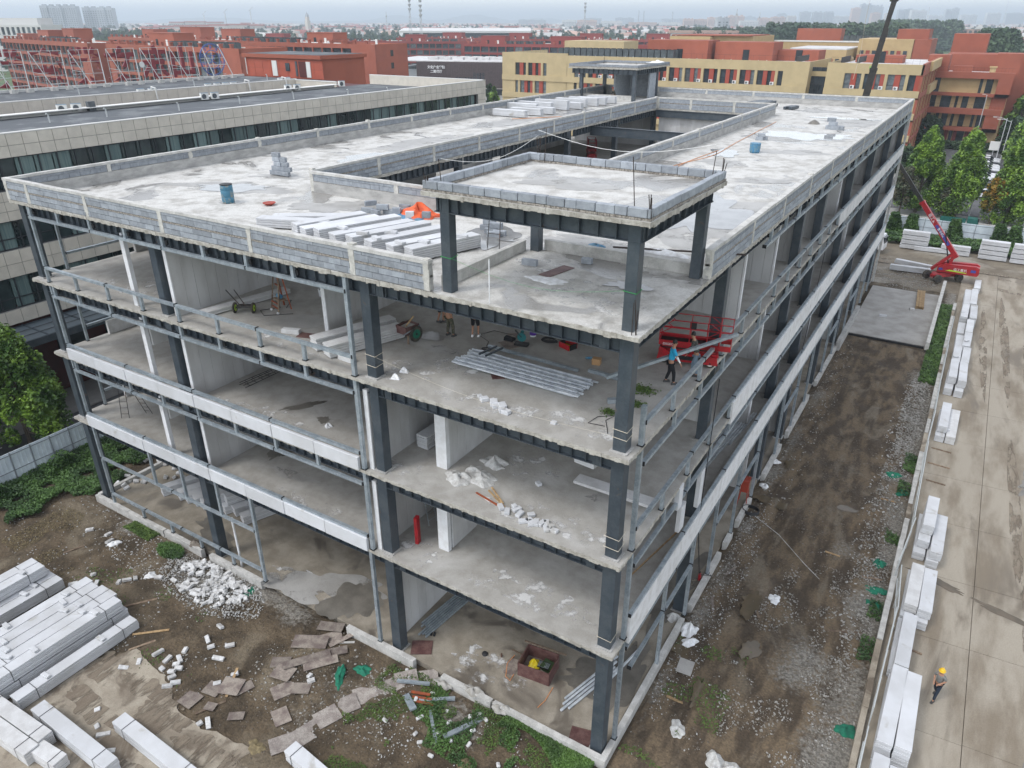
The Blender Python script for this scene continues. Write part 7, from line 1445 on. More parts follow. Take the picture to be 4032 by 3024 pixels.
b.build('vent_stacks', 'ac_white', YB, kind='stuff')
for (x, y0_, y1_) in ((-32, 2, 14), (-23, 3, 14), (-20, 4, 16)): MB().bb(x, x + .15, Y0 + y0_, Y0 + y1_, 18.9, 20.1).build('dark_railing', 'black_steel', YB)
# second yellow building behind
Y2 = thing('teaching_building', 'farther beige and yellow building with orange rooftop rooms behind the first yellow one', 'building', (0, 0, 0))
b = MB().bb(-99, -84, 262, 290, 0, 22.0).bb(-84, -70, 266, 295, 0, 22.2).bb(-70, -40, 296, 315, 0, 20.0).bb(-56, -38, 262, 290, 0, 18.5).bb(-37, -20, 276, 300, 0, 21.6); b.build('wall', 'beige_wall', Y2)
MB().bb(-20.2, -15, 276, 298, 0, 21.6).bb(-26, -16.5, 280, 292, 21.6, 24.6).bb(-99, -70, 264, 289, 22.2, 22.5).bb(-64, -48, 305, 312, 20, 24.4).build('orange_parts', 'orange_wall', Y2)
for (x, y, z) in [(-69 + i * 2.4, 295.9, 15) for i in range(12)] + [(-54.5 + i * 2.0, 261.9, 14.2) for i in range(8)] + [(-35.5 + i * 1.9, 275.9, 16.5) for i in range(8)] + [(-98 + i * 4, 261.9, 18.5) for i in range(3)]: boxo('window', 'glass_far' if int(x) % 3 else 'red_panel', (x, y, z), (1.2, .2, 3.2), Y2)
MB().bb(-56, -38, 262, 290, 18.5, 18.9).build('roof', 'roof_white', Y2); MB().bb(-70, -40, 295.8, 296.2, 20, 20.5).build('roof_rail', 'ac_white', Y2); condensers(Y2, -46, 306, 8, 20.0, s=2.2, g=2.3, rows=1, h=2)
tag(boxo('rooftop_block', 'yellow_wall', (-112, 232, 17.4), (22, 12, 7)), 'low yellow block rising behind the condensers of the yellow building', 'building')
# orange and beige building on the right
RB_ = thing('teaching_building', 'orange and beige building with projecting frames beyond the trees on the right', 'building', (0, 0, 0)); y = 197
MB().bb(-9, 9.3, y + 1.2, y + 16, 0, 15.6).build('core_wall', 'beige_wall', RB_); MB().bb(-9, 9.5, y - .2, y + 1.2, 14.9, 16.3).bb(6.6, 9.5, y - .2, y + 1.2, 11.0, 14.9).bb(-9, 9.5, y - .2, y + 1.2, 11.0, 11.7).build('upper_frame', 'orange_wall', RB_)
MB().bb(-9, 8.9, y - 1.4, y + 1.2, 7.1, 8.3).bb(5.9, 8.9, y - 1.3, y + 1.2, 3.3, 7.1).bb(-9, 8.9, y - 1.3, y + 1.2, 3.3, 4.1).build('lower_frame', 'orange_wall', RB_); MB().bb(6.2, 9.2, y + .9, y + 12, 8.3, 11.0).build('orange_wall_part', 'orange_wall', RB_)
for (z0, h, xs_) in ((11.7, 3.2, [(-6.0, 1.5), (3.3, .6), (5.0, 1.4)]), (8.3, 2.7, [(-6.0, 1.3), (-3.2, 2.2), (-.9, .6), (.9, 1.3), (4.0, 2.2)]), (4.1, 3.0, [(-6.4, 1.4), (-4.2, .7), (-2.6, 1.3), (-.9, .6), (1.1, 1.2), (3.4, .6), (4.9, 1.3)]), (.2, 3.0, [(-6.2, 1.5), (-3.2, 2.4), (-.4, .7), (1.6, 1.6), (4.6, 2.4)])):
    for (x, w) in xs_: boxo('window', 'glass_far', (x, y + 1.16, z0 + h / 2), (w, .12, h), RB_); boxo('window_bar', 'mullion', (x, y + 1.08, z0 + h * .4), (w, .06, .07), RB_)
for x in (-4.7, -1.4, .5, 3.0): boxo('red_pier', 'red_wall', (x, y + 1.1, 1.6), (.8, .2, 3.2), RB_)
railing(RB_, -8, 8.8, y - 1.2, 8.3, 1.0, .7); railing(RB_, -8, 9.3, y, 16.3, 1.0, .7); MB().bb(-9, 9.3, y + 1.2, y + 16, 15.6, 15.7).build('roof', 'roof_white', RB_)
MB().bb(-9, -4.4, y + .8, y + 8, 15.7, 19.8).bb(5.0, 10.2, y + 6, y + 14, 15.7, 20.2).bb(-3.4, .6, y + 4, y + 6, 15.7, 17.4).bb(-6, 22, y + 18, y + 30, 0, 19.6).bb(-6.4, 1.8, y + 32, y + 44, 0, 24).build('rooftop_room', 'orange_wall', RB_)
t_ = MB().bb(4.3, 5.5, y + 3, y + 3.8, 15.7, 17.2); t_.build('chimney', 'beige_wall', RB_); MB().bb(4.1, 5.7, y + 2.8, y + 4, 17.2, 17.5).build('chimney_cap', 'beige_wall', RB_)
R2_ = thing('teaching_building', 'orange and yellow building cut by the right edge of the photo', 'building', (0, 0, 0))
MB().bb(11.5, 34, 229, 250, 0, 17).build('wall', 'beige_wall', R2_)
for z in (16, 11.6, 7.2, 3.0): MB().bb(11.3, 34, 228.4, 229, z, z + 1.3).build('band', 'orange_wall', R2_)
for z in (13.2, 8.8, 4.6):
    for k in range(8): boxo('window', 'glass_far', (13 + k * 2.5, 228.9, z + .9), (1.3, .2, 2.6), R2_)
# long white roofed hall, white building, pink blocks
t = thing('sports_hall', 'long low hall with a pale curved metal roof behind the red dormitories', 'hall', (-490, 588, 0), R(31)); MB().bb(0, 118, 0, 60, 0, 16).build('wall', 'glass_far', t); MB().profile([(-5, 16.2), (60, 16.4), (62, 18.0), (30, 20.2), (-5, 18.0)], 'x', -4, 122).build('roof', 'far_white', t)
t = gridb('white building with small dark windows at the upper left edge', 'building', (-520, 206), R(28), 62, 20, 24.5, 4, 20, 'far_white', sill=1.8, pier=1.2, rail=False, name='white_building', roofm='far_white'); MB().bb(4, 58, 4, 18, 23.6, 28).build('upper_hall', 'far_white', t)
t = gridb('small pink and white building with a flat red roof line in the middle distance', 'building', (-252, 668), R(27), 58, 14, 17, 4, 12, 'far_white', sill=1.2, pier=1.4, rail=False, name='school_building', roofm='far_pink'); MB().bb(-1, 59, -.5, 14.5, 17, 19).build('parapet', 'far_pink', t)
t = gridb('pink brick apartment block with white gables on the right beyond the woods', 'building', (-82, 960), R(-4), 66, 16, 19, 4, 14, 'far_pink', sill=1.3, pier=2.0, rail=False, name='apartment_block', roofm='far_grey')
for k in range(4): MB().profile([(4 + k * 16, 19), (14 + k * 16, 19), (9 + k * 16, 24)], 'y', -1, 1).build('gable', 'far_white', t)
for (x, y, L, rz, lb) in ((-200, 640, 26, R(28), 'left'), (-160, 655, 40, R(28), 'middle'), (-96, 560, 14, R(28), 'right')): t = thing('shed', f'{lb} blue roofed shed in the middle distance', 'shed', (x, y, 0), rz); MB().bb(0, L, 0, 12, 0, 5).build('wall', 'far_white', t); MB().profile([(-.5, 5), (12.5, 5), (6, 7.5)], 'x', -.5, L + .5).build('roof', 'far_blue_roof', t)
tag(MB().bb(-190, -60, 0, 4, 4.5, 5.6).build('viaduct', 'cap_concrete', None, (40, 1020, 0), R(-6)), 'long low pale railway viaduct right of the woods', 'viaduct')
# ------------------------------------------------------------ far city
CAMP = Vector((7.2722, -18.8624, 27.1457)); FW = 1584.36
def far_pt(px, depth):                                                # plan position of a compass direction read off the photograph
    return CAMP + (CAMF + CAMR * ((px - 1106) / FW) + u_ * .496) * depth
def tower(px0, px1, ytop, depth, m, label, steps=1, fl=None, dp=20, name='tower_block', group='distant apartment towers'):
    a = far_pt(px0, depth); c = far_pt(px1, depth); L = (c - a).xy.length; rz = math.atan2((c - a).y, (c - a).x)
    hz = CAMP.z + (43.5 - ytop) * depth / FW * .896
    r = thing(name, label, 'apartment block' if 'block' in name else 'building', (a.x, a.y, 0), rz, group)
    b = MB()
    for i in range(steps): b.bb(L * i / steps, L * (i + 1) / steps - .02, (i % 2) * 2.5, dp, 0, hz * (1 - .05 * ((i * 7) % 3) / 2)); b.bb(L * (i + .3) / steps, L * (i + .7) / steps, 3, dp * .6, hz * .9, hz * 1.045)
    b.build('wall', m, r); n = max(3, int(L / 5)); f = max(3, int(hz / 4.2)); q_ = MB()
    for i in range(n):
        for j in range(f - 1): q_.box((L * (i + .5) / n, -.15 + (2.5 if int((i + .5) / n * steps) % 2 else 0), 3 + j * 4.2), (L / n * .5, .3, 1.9))
    q_.build('windows', 'glass_far', r, kind='stuff'); return r
tower(92, 168, 13, 1700, 'far_grey', 'big stepped grey apartment slab left of the twin towers on the skyline', 5); tower(182, 212, 17, 1750, 'far_grey', 'left of the twin grey apartment towers on the skyline', 2); tower(214, 245, 17, 1700, 'far_grey', 'right of the twin grey apartment towers on the skyline', 2)
for i, (a, c, yt, dpt) in enumerate(((300, 340, 60, 1500), (342, 372, 58, 1500), (374, 410, 57, 1450), (412, 448, 56, 1450), (450, 486, 55, 1450), (488, 530, 54, 1480), (532, 566, 55, 1500), (365, 395, 49, 1900), (398, 440, 48, 1900), (445, 478, 49, 1900), (520, 545, 51, 2000), (572, 640, 59, 1600), (700, 760, 58, 1700), (905, 960, 61, 1500), (1085, 1120, 58, 1600))):
    t = tower(a, c, yt, dpt, 'far_beige', 'low cream apartment block with a red roof in the distance', 1, dp=14, name='apartment_row_block', group='low red roofed blocks in the distance'); L = far_pt(c, dpt) - far_pt(a, dpt); hz = CAMP.z + (43.5 - yt) * dpt / FW * .896
    MB().bb(-1, L.xy.length + 1, -1, 15, hz - 1, hz + 1.5).build('red_roof', 'far_roof_red', t)
for i, (a, c, yt, dpt, m) in enumerate(((1215, 1245, 43, 2600, 'far_white'), (1248, 1290, 43, 2600, 'far_pink'), (1300, 1345, 45, 2600, 'far_white'), (1360, 1420, 48, 2500, 'far_pink'), (1425, 1470, 48, 2500, 'far_white'), (1478, 1500, 40, 2600, 'far_pink'), (1502, 1528, 41, 2600, 'far_pink'), (1530, 1560, 37, 2700, 'far_pink'), (1575, 1608, 33, 2700, 'far_pink'), (1640, 1665, 38, 2700, 'far_pink'), (1668, 1698, 36, 2600, 'far_pink'), (1702, 1720, 34, 3200, 'far_beige'), (1728, 1750, 25, 3500, 'far_grey'), (1756, 1776, 25, 3500, 'far_grey'), (1780, 1800, 25, 3500, 'far_grey'),
        (1838, 1858, 17, 3300, 'far_pink'), (1856, 1880, 9, 3300, 'far_grey'), (1880, 1904, 12, 3400, 'far_grey'), (1882, 1900, 27, 3000, 'far_pink'), (1912, 1926, 28, 3300, 'far_beige'), (1938, 1950, 20, 3700, 'far_grey'), (1952, 1972, 19, 3700, 'far_grey'), (1966, 2000, 21, 3400, 'far_white'), (2040, 2052, 20, 3700, 'far_grey'), (2056, 2068, 17, 3700, 'far_grey'), (2075, 2110, 31, 3900, 'far_white'), (2130, 2160, 27, 3900, 'far_white'), (2172, 2212, 27, 4000, 'far_grey'), (1665, 1680, 55, 2000, 'far_white'), (1120, 1180, 42, 3800, 'far_grey'), (1260, 1300, 39, 3900, 'far_grey'), (1330, 1370, 38, 4200, 'far_grey'), (1430, 1475, 40, 4200, 'far_grey'), (1600, 1640, 44, 2400, 'far_white'), (1800, 1836, 34, 3600, 'far_white'), (2005, 2036, 32, 3900, 'far_white'))):
    tower(a, c, yt, dpt, m, f"{ {'far_white': 'whitish', 'far_pink': 'pinkish', 'far_grey': 'bluish grey', 'far_beige': 'cream'}[m] } hazy tower {['over the yellow roofs, far left', 'over the yellow roofs', 'left of the crane boom', 'right of the crane boom', 'near the right edge'][min(4, max(0, int((a - 1200) / 180)))]}, {'low' if yt > 36 else 'tall'} and {['narrow', 'middling', 'broad'][min(2, int((c - a) / 20))]}", 1 + i % 3, dp=22)
tower(1551, 1576, 37, 1250, 'far_grey', 'slim pale office tower standing alone before the woods', 2, group=None)
# low town as scattered roofs
n = 2600; th = nrs.uniform(-.60, .62, n); dist = nrs.uniform(1150, 5200, n)
ctr = math.atan2(CAMF.x, CAMF.y); X_ = CAMP.x + dist * np.sin(ctr + th); Y_ = CAMP.y + dist * np.cos(ctr + th)
for i, m in enumerate(('far_pink', 'far_white', 'far_beige', 'far_roof_red')):
    s = slice(i * 650, (i + 1) * 650); k = X_[s].shape[0]; boxes_np('distant_town', np.stack([X_[s], Y_[s], np.full(k, 3.5)], 1), np.stack([nrs.uniform(6, 26, k), nrs.uniform(5, 9, k), nrs.uniform(3.5, 9, k)], 1), m, tilt=0, label=['pinkish', 'white', 'cream', 'red roofed'][i] + ' low houses of the distant town')
# lattice masts and chimneys
def mast(px, depth, h, label, top=0, m='lamp_grey', base=2.0):
    p = far_pt(px, depth); r = thing('mast', label, 'mast', (p.x, p.y, 0)); b = MB()
    for a in range(3): b.beam((base * math.cos(a * 2.1), base * math.sin(a * 2.1), 0), (.3 * math.cos(a * 2.1), .3 * math.sin(a * 2.1), h), .25)
    for k in range(int(h / 4)):
        w = base + (.3 - base) * k * 4 / h
        for a in range(3): b.beam((w * math.cos(a * 2.1), w * math.sin(a * 2.1), k * 4), (w * math.cos((a + 1) * 2.1), w * math.sin((a + 1) * 2.1), k * 4 + 4), .12)
    b.build('lattice', m, r)
    for k in range(top): MB().lathe([(.9, 0), (1.4, 1.6), (1.2, 1.7)], 8, c=(0, 0, h * .82 + k * 3.2)).build('antenna_ring', m, r)
mast(886, 620, 42, 'tall striped communications mast left of the shorter one', 3); mast(909, 560, 36, 'communications mast with antenna rings right of the tall one', 4); mast(1263, 720, 42, 'communications mast rising over the red dormitories', 3); mast(835, 1100, 38, 'faint mast on the left horizon', 1); mast(1590, 900, 40, 'mast beside the slim office tower', 1); mast(1640, 900, 36, 'mast right of the office tower', 1); mast(1967, 1500, 42, 'dark mast right of the crane boom', 0); mast(2002, 1500, 52, 'second dark mast right of the crane boom', 0); mast(2168, 2000, 75, 'tall mast near the right edge of the skyline', 0)
for (px, dpt, h, lb) in ((1379, 2900, 62, 'left'), (1390, 2900, 60, 'right'), (1452, 2900, 58, 'lone far')):
    p = far_pt(px, dpt); tag(MB().tube([(p.x, p.y, 0), (p.x, p.y, h)], [3.0, 1.8], 8).build('chimney_stack', 'far_grey'), f'{lb} slender factory chimney on the horizon', 'chimney')
p = far_pt(664, 1500); t = thing('clock_tower', 'slender domed tower on the left horizon', 'tower', (p.x, p.y, 0)); MB().bb(-4, 4, -4, 4, 0, 26).bb(-3, 3, -3, 3, 26, 33).build('shaft', 'far_beige', t); MB().lathe([(3.2, 33), (3.6, 35), (2.4, 38), (.3, 41), (.1, 44)], 10).build('dome', 'far_grey', t)
for (px, dpt, h, lb) in ((488, 1900, 44, 'left'), (543, 1900, 48, 'right'), (442, 2000, 40, 'leftmost')):
    p = far_pt(px, dpt); t = thing('tower_crane', f'{lb} distant tower crane over the red roofs', 'tower crane', (p.x, p.y, 0)); MB().beam((0, 0, 0), (0, 0, h), 2).build('crane_mast', 'lamp_grey', t); MB().beam((-5, 0, h), (7, 4, h + 9), 1.2).build('jib', 'lamp_grey', t)
# hills
def hills(px0, px1, depth, h, seed):
    n = 60; T = np.random.RandomState(seed).rand(n); b = MB(); V = []; 
    for i in range(n):
        p = far_pt(px0 + (px1 - px0) * i / (n - 1), depth); e = math.sin(math.pi * i / (n - 1)) ** .6; hh = h * e * (.55 + .3 * math.sin(i * .35 + seed) + .15 * T[i]); d = (p - CAMP); d.z = 0; d.normalize(); V += [tuple((p - d * h * 6).xy) + (-2,), (p.x, p.y, hh), tuple((p + d * h * 6).xy) + (-2,)]
    F = []
    for i in range(n - 1):
        for k in range(2): F.append((i * 3 + k, i * 3 + 3 + k, i * 3 + 4 + k, i * 3 + 1 + k))
    b.v = V; b.f = F; b.build('hills', 'hill', kind='structure')
hills(-300, 900, 7500, 55, 1); hills(700, 1250, 8500, 95, 2); hills(1560, 1800, 5600, 80, 3); hills(1150, 2600, 9000, 70, 4)
# ------------------------------------------------------------ vegetation
def crown_pts(n, clumps, cr):
    idx = nrs.randint(0, len(clumps), n); C = np.array(clumps)[idx]; d = nrs.normal(0, 1, (n, 3)); d /= np.linalg.norm(d, axis=1)[:, None]
    rr = np.array(cr)[idx][:, None] * (nrs.uniform(.35, 1, (n, 1)) ** .5); return C + d * rr * np.array([.9, .9, 1.25])
def tree(label, x, y, h, rad, n, lf, m='leaf_tree', cl=90, group=None, base=.9, cone=.55, z=0, name='tree', cat='tree', lean=0):
    r = thing(name, label, cat, (x, y, z), rnd.uniform(0, 6), group); cp = []; cr = []
    for _ in range(cl):
        t = rnd.random() ** .8; zz = base + (h - base) * t; prof = (1 - t) ** cone * (min(1, t * 5 + .45)); a = rnd.uniform(0, 6.28); q_ = rad * prof * math.sqrt(rnd.uniform(.25, 1.0))
        cp.append((q_ * math.cos(a), q_ * math.sin(a), zz)); cr.append(rad * (.22 + .17 * rnd.random()) * (.55 + .45 * prof))
    C = crown_pts(n, cp, cr); quads('crown', leaves(C, lf, .6), m, r)
    b = MB(); b.tube([(0, 0, -.3), (.05, .02, h * .4), (0, .05, h * .85)], [h * .022, h * .016, h * .006], 8)
    for i in range(14): c = cp[rnd.randrange(len(cp))]; b.tube([(0, 0, max(base, c[2] * .55)), (c[0] * .5, c[1] * .5, c[2] * .8), c], [h * .009, h * .006, h * .003], 5)
    b.build('trunk', 'bark', r); return r
tree('big bright green tree at the left edge between the fence and the tiled building', -44.6, 1.0, 8.9, 2.75, 30000, .14, cl=150, cone=.45, base=1.5); tree('second tree mostly cut by the left edge, below the big one', -46.8, -4.4, 6.6, 2.4, 15000, .15, cone=.45, base=1.5)
tree('leftmost of the three tall bright trees beyond the back fence', .4, 113.5, 12.4, 3.5, 42000, .17, cl=130, cone=.62); tree('middle of the three tall bright trees beyond the back fence', 5.9, 112.5, 12.5, 3.6, 42000, .17, cl=130, cone=.62); tree('rightmost of the three tall bright trees beyond the back fence', 12.6, 112.2, 12.4, 3.7, 42000, .17, cl=130, cone=.62)
tree('thin grey green tree before the leftmost bright tree', -1.6, 110.6, 6.8, 2.0, 5000, .18, 'leaf_grey', cl=50, cone=.3, base=2.2); tree('bare grey young tree between the left and middle trees', 4.3, 110.6, 5.0, 1.2, 1200, .14, 'leaf_grey', cl=30, base=1.8); tree('small yellow leaved tree before the rightmost bright tree', 10.6, 110.8, 6.4, 1.8, 3500, .2, 'leaf_autumn', cl=40, cone=.3, base=2.2)
tree('round tree at the right edge in front of the orange building', 14.6, 165, 10, 3.6, 6000, .4, 'leaf_tree', cone=.35); tree('dark bushy tree at the foot of the orange side wall', -4.4, 184, 7, 3.2, 4000, .4, 'leaf_dark', cone=.3, base=.5); tree('low bush at the left corner of the beige building', -6.0, 150, 4.5, 3, 3500, .35, 'leaf_dark', cone=.25, base=.2)
for i, (x, y, h, r__) in enumerate(((12.5, 188, 7, 3.5), (13.5, 205, 10, 4), (16, 215, 12, 5), (14, 178, 6, 3), (16, 228, 9, 4), (12, 222, 8, 3.2))): tree(f"{['first','second','third','fourth','fifth','sixth'][i]} bushy tree in the clump at the right edge", x, y, h, r__, 3500, .45, 'leaf_tree' if i % 2 else 'leaf_dark', cl=50, cone=.3, group='trees at the right edge', base=.5)
for i, (x, y, h) in enumerate(((-121, 178, 9), (-124, 200, 11), (-117, 158, 8), (-127, 185, 9.5), (-119, 142, 7))): tree(['slim tree beside the yellow building', 'taller tree at the canteen path', 'young tree nearer the tiled roof corner', 'dark conical tree at the canteen path', 'small bright tree behind the tiled roof corner'][i], x, y, h, 2.0, 3000, .4, 'leaf_tree' if i != 3 else 'leaf_dark', cl=40, cone=.4)
for i in range(9): tree(f"{O_[i]} green treetop in the row below the rooftop signs", -125 + rnd.uniform(-3, 3), 20 + i * 6, 15.5 + rnd.uniform(-1, 1), 3.4, 2600, .42, 'leaf_light', cl=40, cone=.35, group='trees behind the tiled building')
tree('dark bush seen through the left bay between the buildings', -41.5, 13, 4.5, 2.0, 5000, .14, 'leaf_tree', cl=50, cone=.25, base=.4)
# hedge strip under the right building
def cover(n, x0, x1, y0, y1, z0, z1, sz, m, label, fz=None, mask=None, name='ground_cover'):
    x = nrs.uniform(x0, x1, n); y = nrs.uniform(y0, y1, n)
    if mask is not None: k = mask(x, y); x, y = x[k], y[k]
    z = nrs.uniform(z0, z1, len(x)) + (fz(x, y) if fz else 0); quads(name, leaves(np.stack([x, y, z], 1), sz, 1.0), m, kind='stuff', label=label)
cover(9000, -6, 14, 187.5, 194, .1, 1.3, .35, 'leaf_dark', 'low hedge at the foot of the right building')
wav = lambda x, y: .5 + .5 * np.sin(x * 1.7 + 1.3 * np.sin(y * 1.1)) * np.cos(y * 1.3 + x * .4)
cover(42000, -41, -35.6, -4.5, 7, .05, .35, .075, 'leaf', 'leafy creeper covering the ground at the left fence', fz=lambda x, y: wav(x, y) * .22 + np.clip((-39.3 - x) * .3, 0, .5), mask=lambda x, y: (x < -36.4 + .45 * (y + 3.5) * .5 + .6 * np.sin(y * 2)) & (y > -4.2 - .5 * np.sin(x * 2)) & (vnoise(x + 60, y + 60, 1.0, 88) > -.12 - np.clip((-38.6 - x) * .4, 0, 1)))
cover(8000, -40.4, -39.6, -4.5, 7, .1, .9, .075, 'leaf', 'creeper climbing the left fence', fz=lambda x, y: np.clip(np.sin(y * 1.4 + .6), 0, 1) * .9 - .3)
cover(22000, -4.6, -.3, -2.0, -.15, .02, .18, .04, 'leaf_light', 'patch of bright weeds at the front corner wall', fz=lambda x, y: ground_h(x, y) + wav(x * 2, y * 2) * .08, mask=lambda x, y: (y > -1.0 - .6 * np.sin(x * 1.1 + 2.2)) & (y > -1.75 - (x + 4.6) * -.1))
cover(42000, -11.0, -1.0, -6.5, -.2, .01, .13, .035, 'grass_tuft', 'tufts of grass before the front wall', fz=ground_h, mask=lambda x, y: vnoise(x + 20, y + 20, 1.1, 9) + .5 * vnoise(x + 20, y + 20, .35, 10) > .06)
cover(12000, -8.2, -3.0, -3.2, -.3, .01, .16, .045, 'leaf', 'weeds between the broken blocks at the front', fz=ground_h, mask=lambda x, y: vnoise(x + 30, y + 20, .9, 19) > .12)
cover(4500, -27.9, -25.6, -1.6, -.3, .02, .22, .05, 'leaf', 'green clump at the left front wall', fz=ground_h, mask=lambda x, y: ((x + 26.7) / 1.0) ** 2 + ((y + .85) / .55) ** 2 < 1)
cover(2600, -31, -28.6, -1.0, -.2, .02, .12, .05, 'grass_tuft', 'grass at the left part of the front wall', fz=ground_h)
cover(6000, -31, -18, -9, -2, .0, .09, .05, 'grass_tuft', 'thin grass on the front mud', fz=ground_h, mask=lambda x, y: vnoise(x + 40, y + 40, 1.6, 29) > .22)
cover(9000, -36, -30, -5.5, -1.5, .0, .08, .035, 'dry_grass', 'dry grass at the edge of the creeper', fz=ground_h, mask=lambda x, y: vnoise(x + 40, y + 40, 1.3, 39) > .02)
cover(12000, 7.2, 8.5, 46, 68, .02, .3, .09, 'leaf_light', 'green strip between the pad and the road wall', fz=ground_h); cover(3500, 7.7, 8.5, 20, 33, .02, .25, .07, 'leaf', 'weeds along the road wall', fz=ground_h, mask=lambda x, y: (np.abs(y - 31.5) < 1.2) | (np.abs(y - 28) < .8) | (np.abs(y - 22) < .5))
cover(2600, 7.8, 8.6, 9, 17, .02, .3, .06, 'leaf', 'weeds at the near road wall', fz=ground_h, mask=lambda x, y: (np.abs(y - 12.2) < .8) | (np.abs(y - 15.2) < .7)); cover(4000, .2, 3.5, 1, 9, .0, .06, .05, 'grass_tuft', 'sparse grass beside the corner', fz=ground_h, mask=lambda x, y: vnoise(x + 10, y + 10, 1.0, 49) > .18)
cover(26000, -6, 24, 91.5, 97.5, .05, .5, .16, 'leaf', 'green ground cover before the back fence', fz=lambda x, y: wav(x, y) * .4)
cover(9000, -60, 40, 98.8, 101, .02, .25, .14, 'leaf_light', 'grass verge beyond the back fence', mask=lambda x, y: x > -8)
for (x, lb) in ((-1.0, 'first'), (1.3, 'second'), (6.6, 'third'), (11.8, 'fourth'), (13.6, 'fifth'), (18, 'sixth')):
    n = 4200; t = nrs.uniform(0, 1, n); a = nrs.uniform(0, 6.28, n); rr = (1.15 - .65 * t + .16 * np.sin(a * 3 + t * 5 + x)) * nrs.uniform(.5, 1, n); C = np.stack([rr * np.cos(a), rr * np.sin(a), t * 2.9], 1); r = thing('ivy_bush', f'{lb} ivy covered post from the left at the back fence', 'ivy', (x, 97.6, 0)); quads('foliage', leaves(C, .15, .4), 'leaf', r); MB().tube([(0, 0, 0), (0, 0, 2.4)], .1, 6).build('stem', 'bark', r)
# fences
def fence(label, p0, p1, h, step=2.0, sg=-1):
    a = Vector((*p0, 0)); c = Vector((*p1, 0)); L = (c - a).length; rz = math.atan2((c - a).y, (c - a).x); r = thing('site_fence', label, 'fence', a, rz); n = max(1, round(L / step))
    for i in range(n):
        o = boxo('fence_panel', 'fence_white', (L * (i + .5) / n, 0, h / 2 + .05), (L / n - .03, .04, h), r, rnd.uniform(-.012, .012)); 
        boxo('fence_post', 'fence_post', (L * i / n, sg * .05, h / 2), (.07, .07, h + .1), r)
    for z in (.35, h * .5, h - .15): MB().bb(0, L, min(sg * .06, sg * .02), max(sg * .06, sg * .02), z, z + .05).build('fence_rail', 'fence_post', r)
    b = MB()
    for k in range(int(L / .25)): b.bb(k * .25, k * .25 + .03, min(sg * .045, sg * .02), max(sg * .045, sg * .02), .1, h)
    b.build('corrugation', 'fence_white', r, kind='stuff')
fence('white corrugated site fence along the back of the site', (-20, 98.6), (40, 98.0), 2.3, 2.1); fence('white corrugated site fence left of the building', (-40.6, -12), (-40.9, 12), 2.5, 1.25); fence('return of the white site fence behind the building', (-41.2, 12.1), (-41.2, 60), 2.5, 2.5)
# street lamps
def lamp(label, x, y, h=8, arm=1.8, rz=0): r = thing('street_lamp', label, 'street lamp', (x, y, 0), rz); MB().tube([(0, 0, 0), (0, 0, h)], [.11, .06], 8).build('pole', 'lamp_grey', r); MB().tube([(0, 0, h - .3), (-arm * .6, 0, h + .1), (-arm, 0, h + .15)], .04, 6).build('arm', 'lamp_grey', r); MB().box((-arm - .25, 0, h + .12), (.6, .25, .1)).build('lamp_head', 'ac_white', r)
lamp('plain street pole rising between the middle and right trees', 7.8, 113, 8.0, .6); lamp('tall pole before the beige building', 5.2, 190, 12, .4); lamp('street lamp at the far end of the parked cars', 10.1, 172, 9, 2.0); lamp('second street lamp at the far end of the parked cars', 10.9, 168, 9, 2.0); lamp('lamp at the upper right edge', 15.4, 190, 8, 1.5)
t = thing('sign_board', 'white notice board on a post beside the far street lamps', 'sign', (9.2, 173, 0)); MB().bb(-.9, .9, -.05, .05, 2.4, 4.2).build('board', 'ac_white', t); MB().tube([(0, 0, 0), (0, 0, 2.4)], .06, 6).build('post', 'lamp_grey', t)
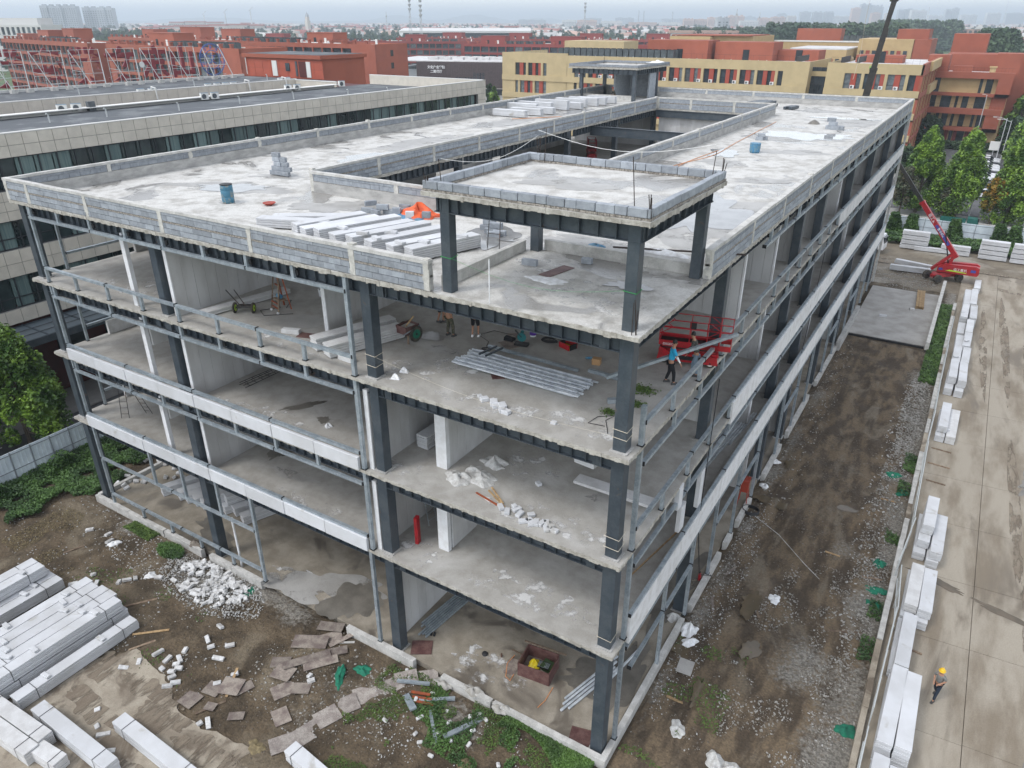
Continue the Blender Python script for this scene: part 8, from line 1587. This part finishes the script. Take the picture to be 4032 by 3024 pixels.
# woods between the campus and the city
def wood(n, th0, th1, d0, d1, h0, h1, seed, label, m='leaf_far', fn=None, dens=60, lf=2.2):
    q_ = np.random.RandomState(seed); th = q_.uniform(th0, th1, n); d = q_.uniform(d0, d1, n); x = CAMP.x + d * np.sin(ctr + th); y = CAMP.y + d * np.cos(ctr + th); h = q_.uniform(h0, h1, n)
    if fn is not None: k = fn(th, d); x, y, h = x[k], y[k], h[k]
    C = []
    for i in range(len(x)):
        t = q_.uniform(0, 1, dens); a = q_.uniform(0, 6.28, dens); rr = h[i] * .30 * (1 - t ** 2 * .75) * q_.uniform(.5, 1, dens); C.append(np.stack([x[i] + rr * np.cos(a), y[i] + rr * np.sin(a), h[i] * (.12 + .88 * t)], 1))
    C = np.concatenate(C); quads('woods', leaves(C, lf, .3), m, kind='stuff', label=label)
ang = lambda px: math.atan((px - 1106) / FW / 1.116)
wood(620, ang(1660), ang(1960), 560, 760, 11, 26, 1, 'dense dark wood right of the yellow buildings', lf=1.3, dens=230); wood(480, ang(1450), ang(1760), 720, 960, 9, 21, 2, 'dark wood behind the yellow roofs', lf=1.4, dens=190)
wood(300, ang(1900), ang(2080), 900, 1100, 20, 28, 3, 'darker wood on the right skyline', lf=1.7, dens=160); wood(90, ang(2120), ang(2212), 430, 520, 12, 24, 4, 'tree group at the right edge', lf=.9, dens=500)
wood(900, -.62, .55, 780, 1400, 8, 15, 5, 'scattered trees across the middle distance', lf=1.8, dens=80); wood(900, -.62, .62, 1400, 3200, 8, 16, 6, 'far tree belts before the city', lf=3.4, dens=40); wood(380, ang(-40), ang(900), 520, 900, 8, 14, 7, 'trees behind the orange dormitories', lf=1.6, dens=110)
wood(160, ang(120), ang(420), 900, 1100, 10, 18, 8, 'tree belt under the twin towers', lf=1.7, dens=140); wood(260, ang(1960), ang(2230), 300, 700, 3, 9, 9, 'bushes beyond the right buildings', lf=1.0, dens=160); wood(300, ang(900), ang(1500), 500, 800, 8, 14, 10, 'trees between the red dormitories and the town', lf=1.4, dens=110)
# ------------------------------------------------------------ haze
hm = bpy.data.materials.new('haze'); hm.use_nodes = True; nt = hm.node_tree; nt.nodes.remove(nt.nodes['Principled BSDF']); pv = nt.nodes.new('ShaderNodeVolumePrincipled')
pv.inputs['Color'].default_value = (.82, .92, 1.0, 1); pv.inputs['Density'].default_value = .00030; pv.inputs['Anisotropy'].default_value = .2; nt.links.new(pv.outputs[0], nt.nodes['Material Output'].inputs['Volume'])
MATS['haze'] = hm; MB().bb(-15000, 15000, -3000, 15500, -6, 150).build('haze', 'haze', kind='stuff')
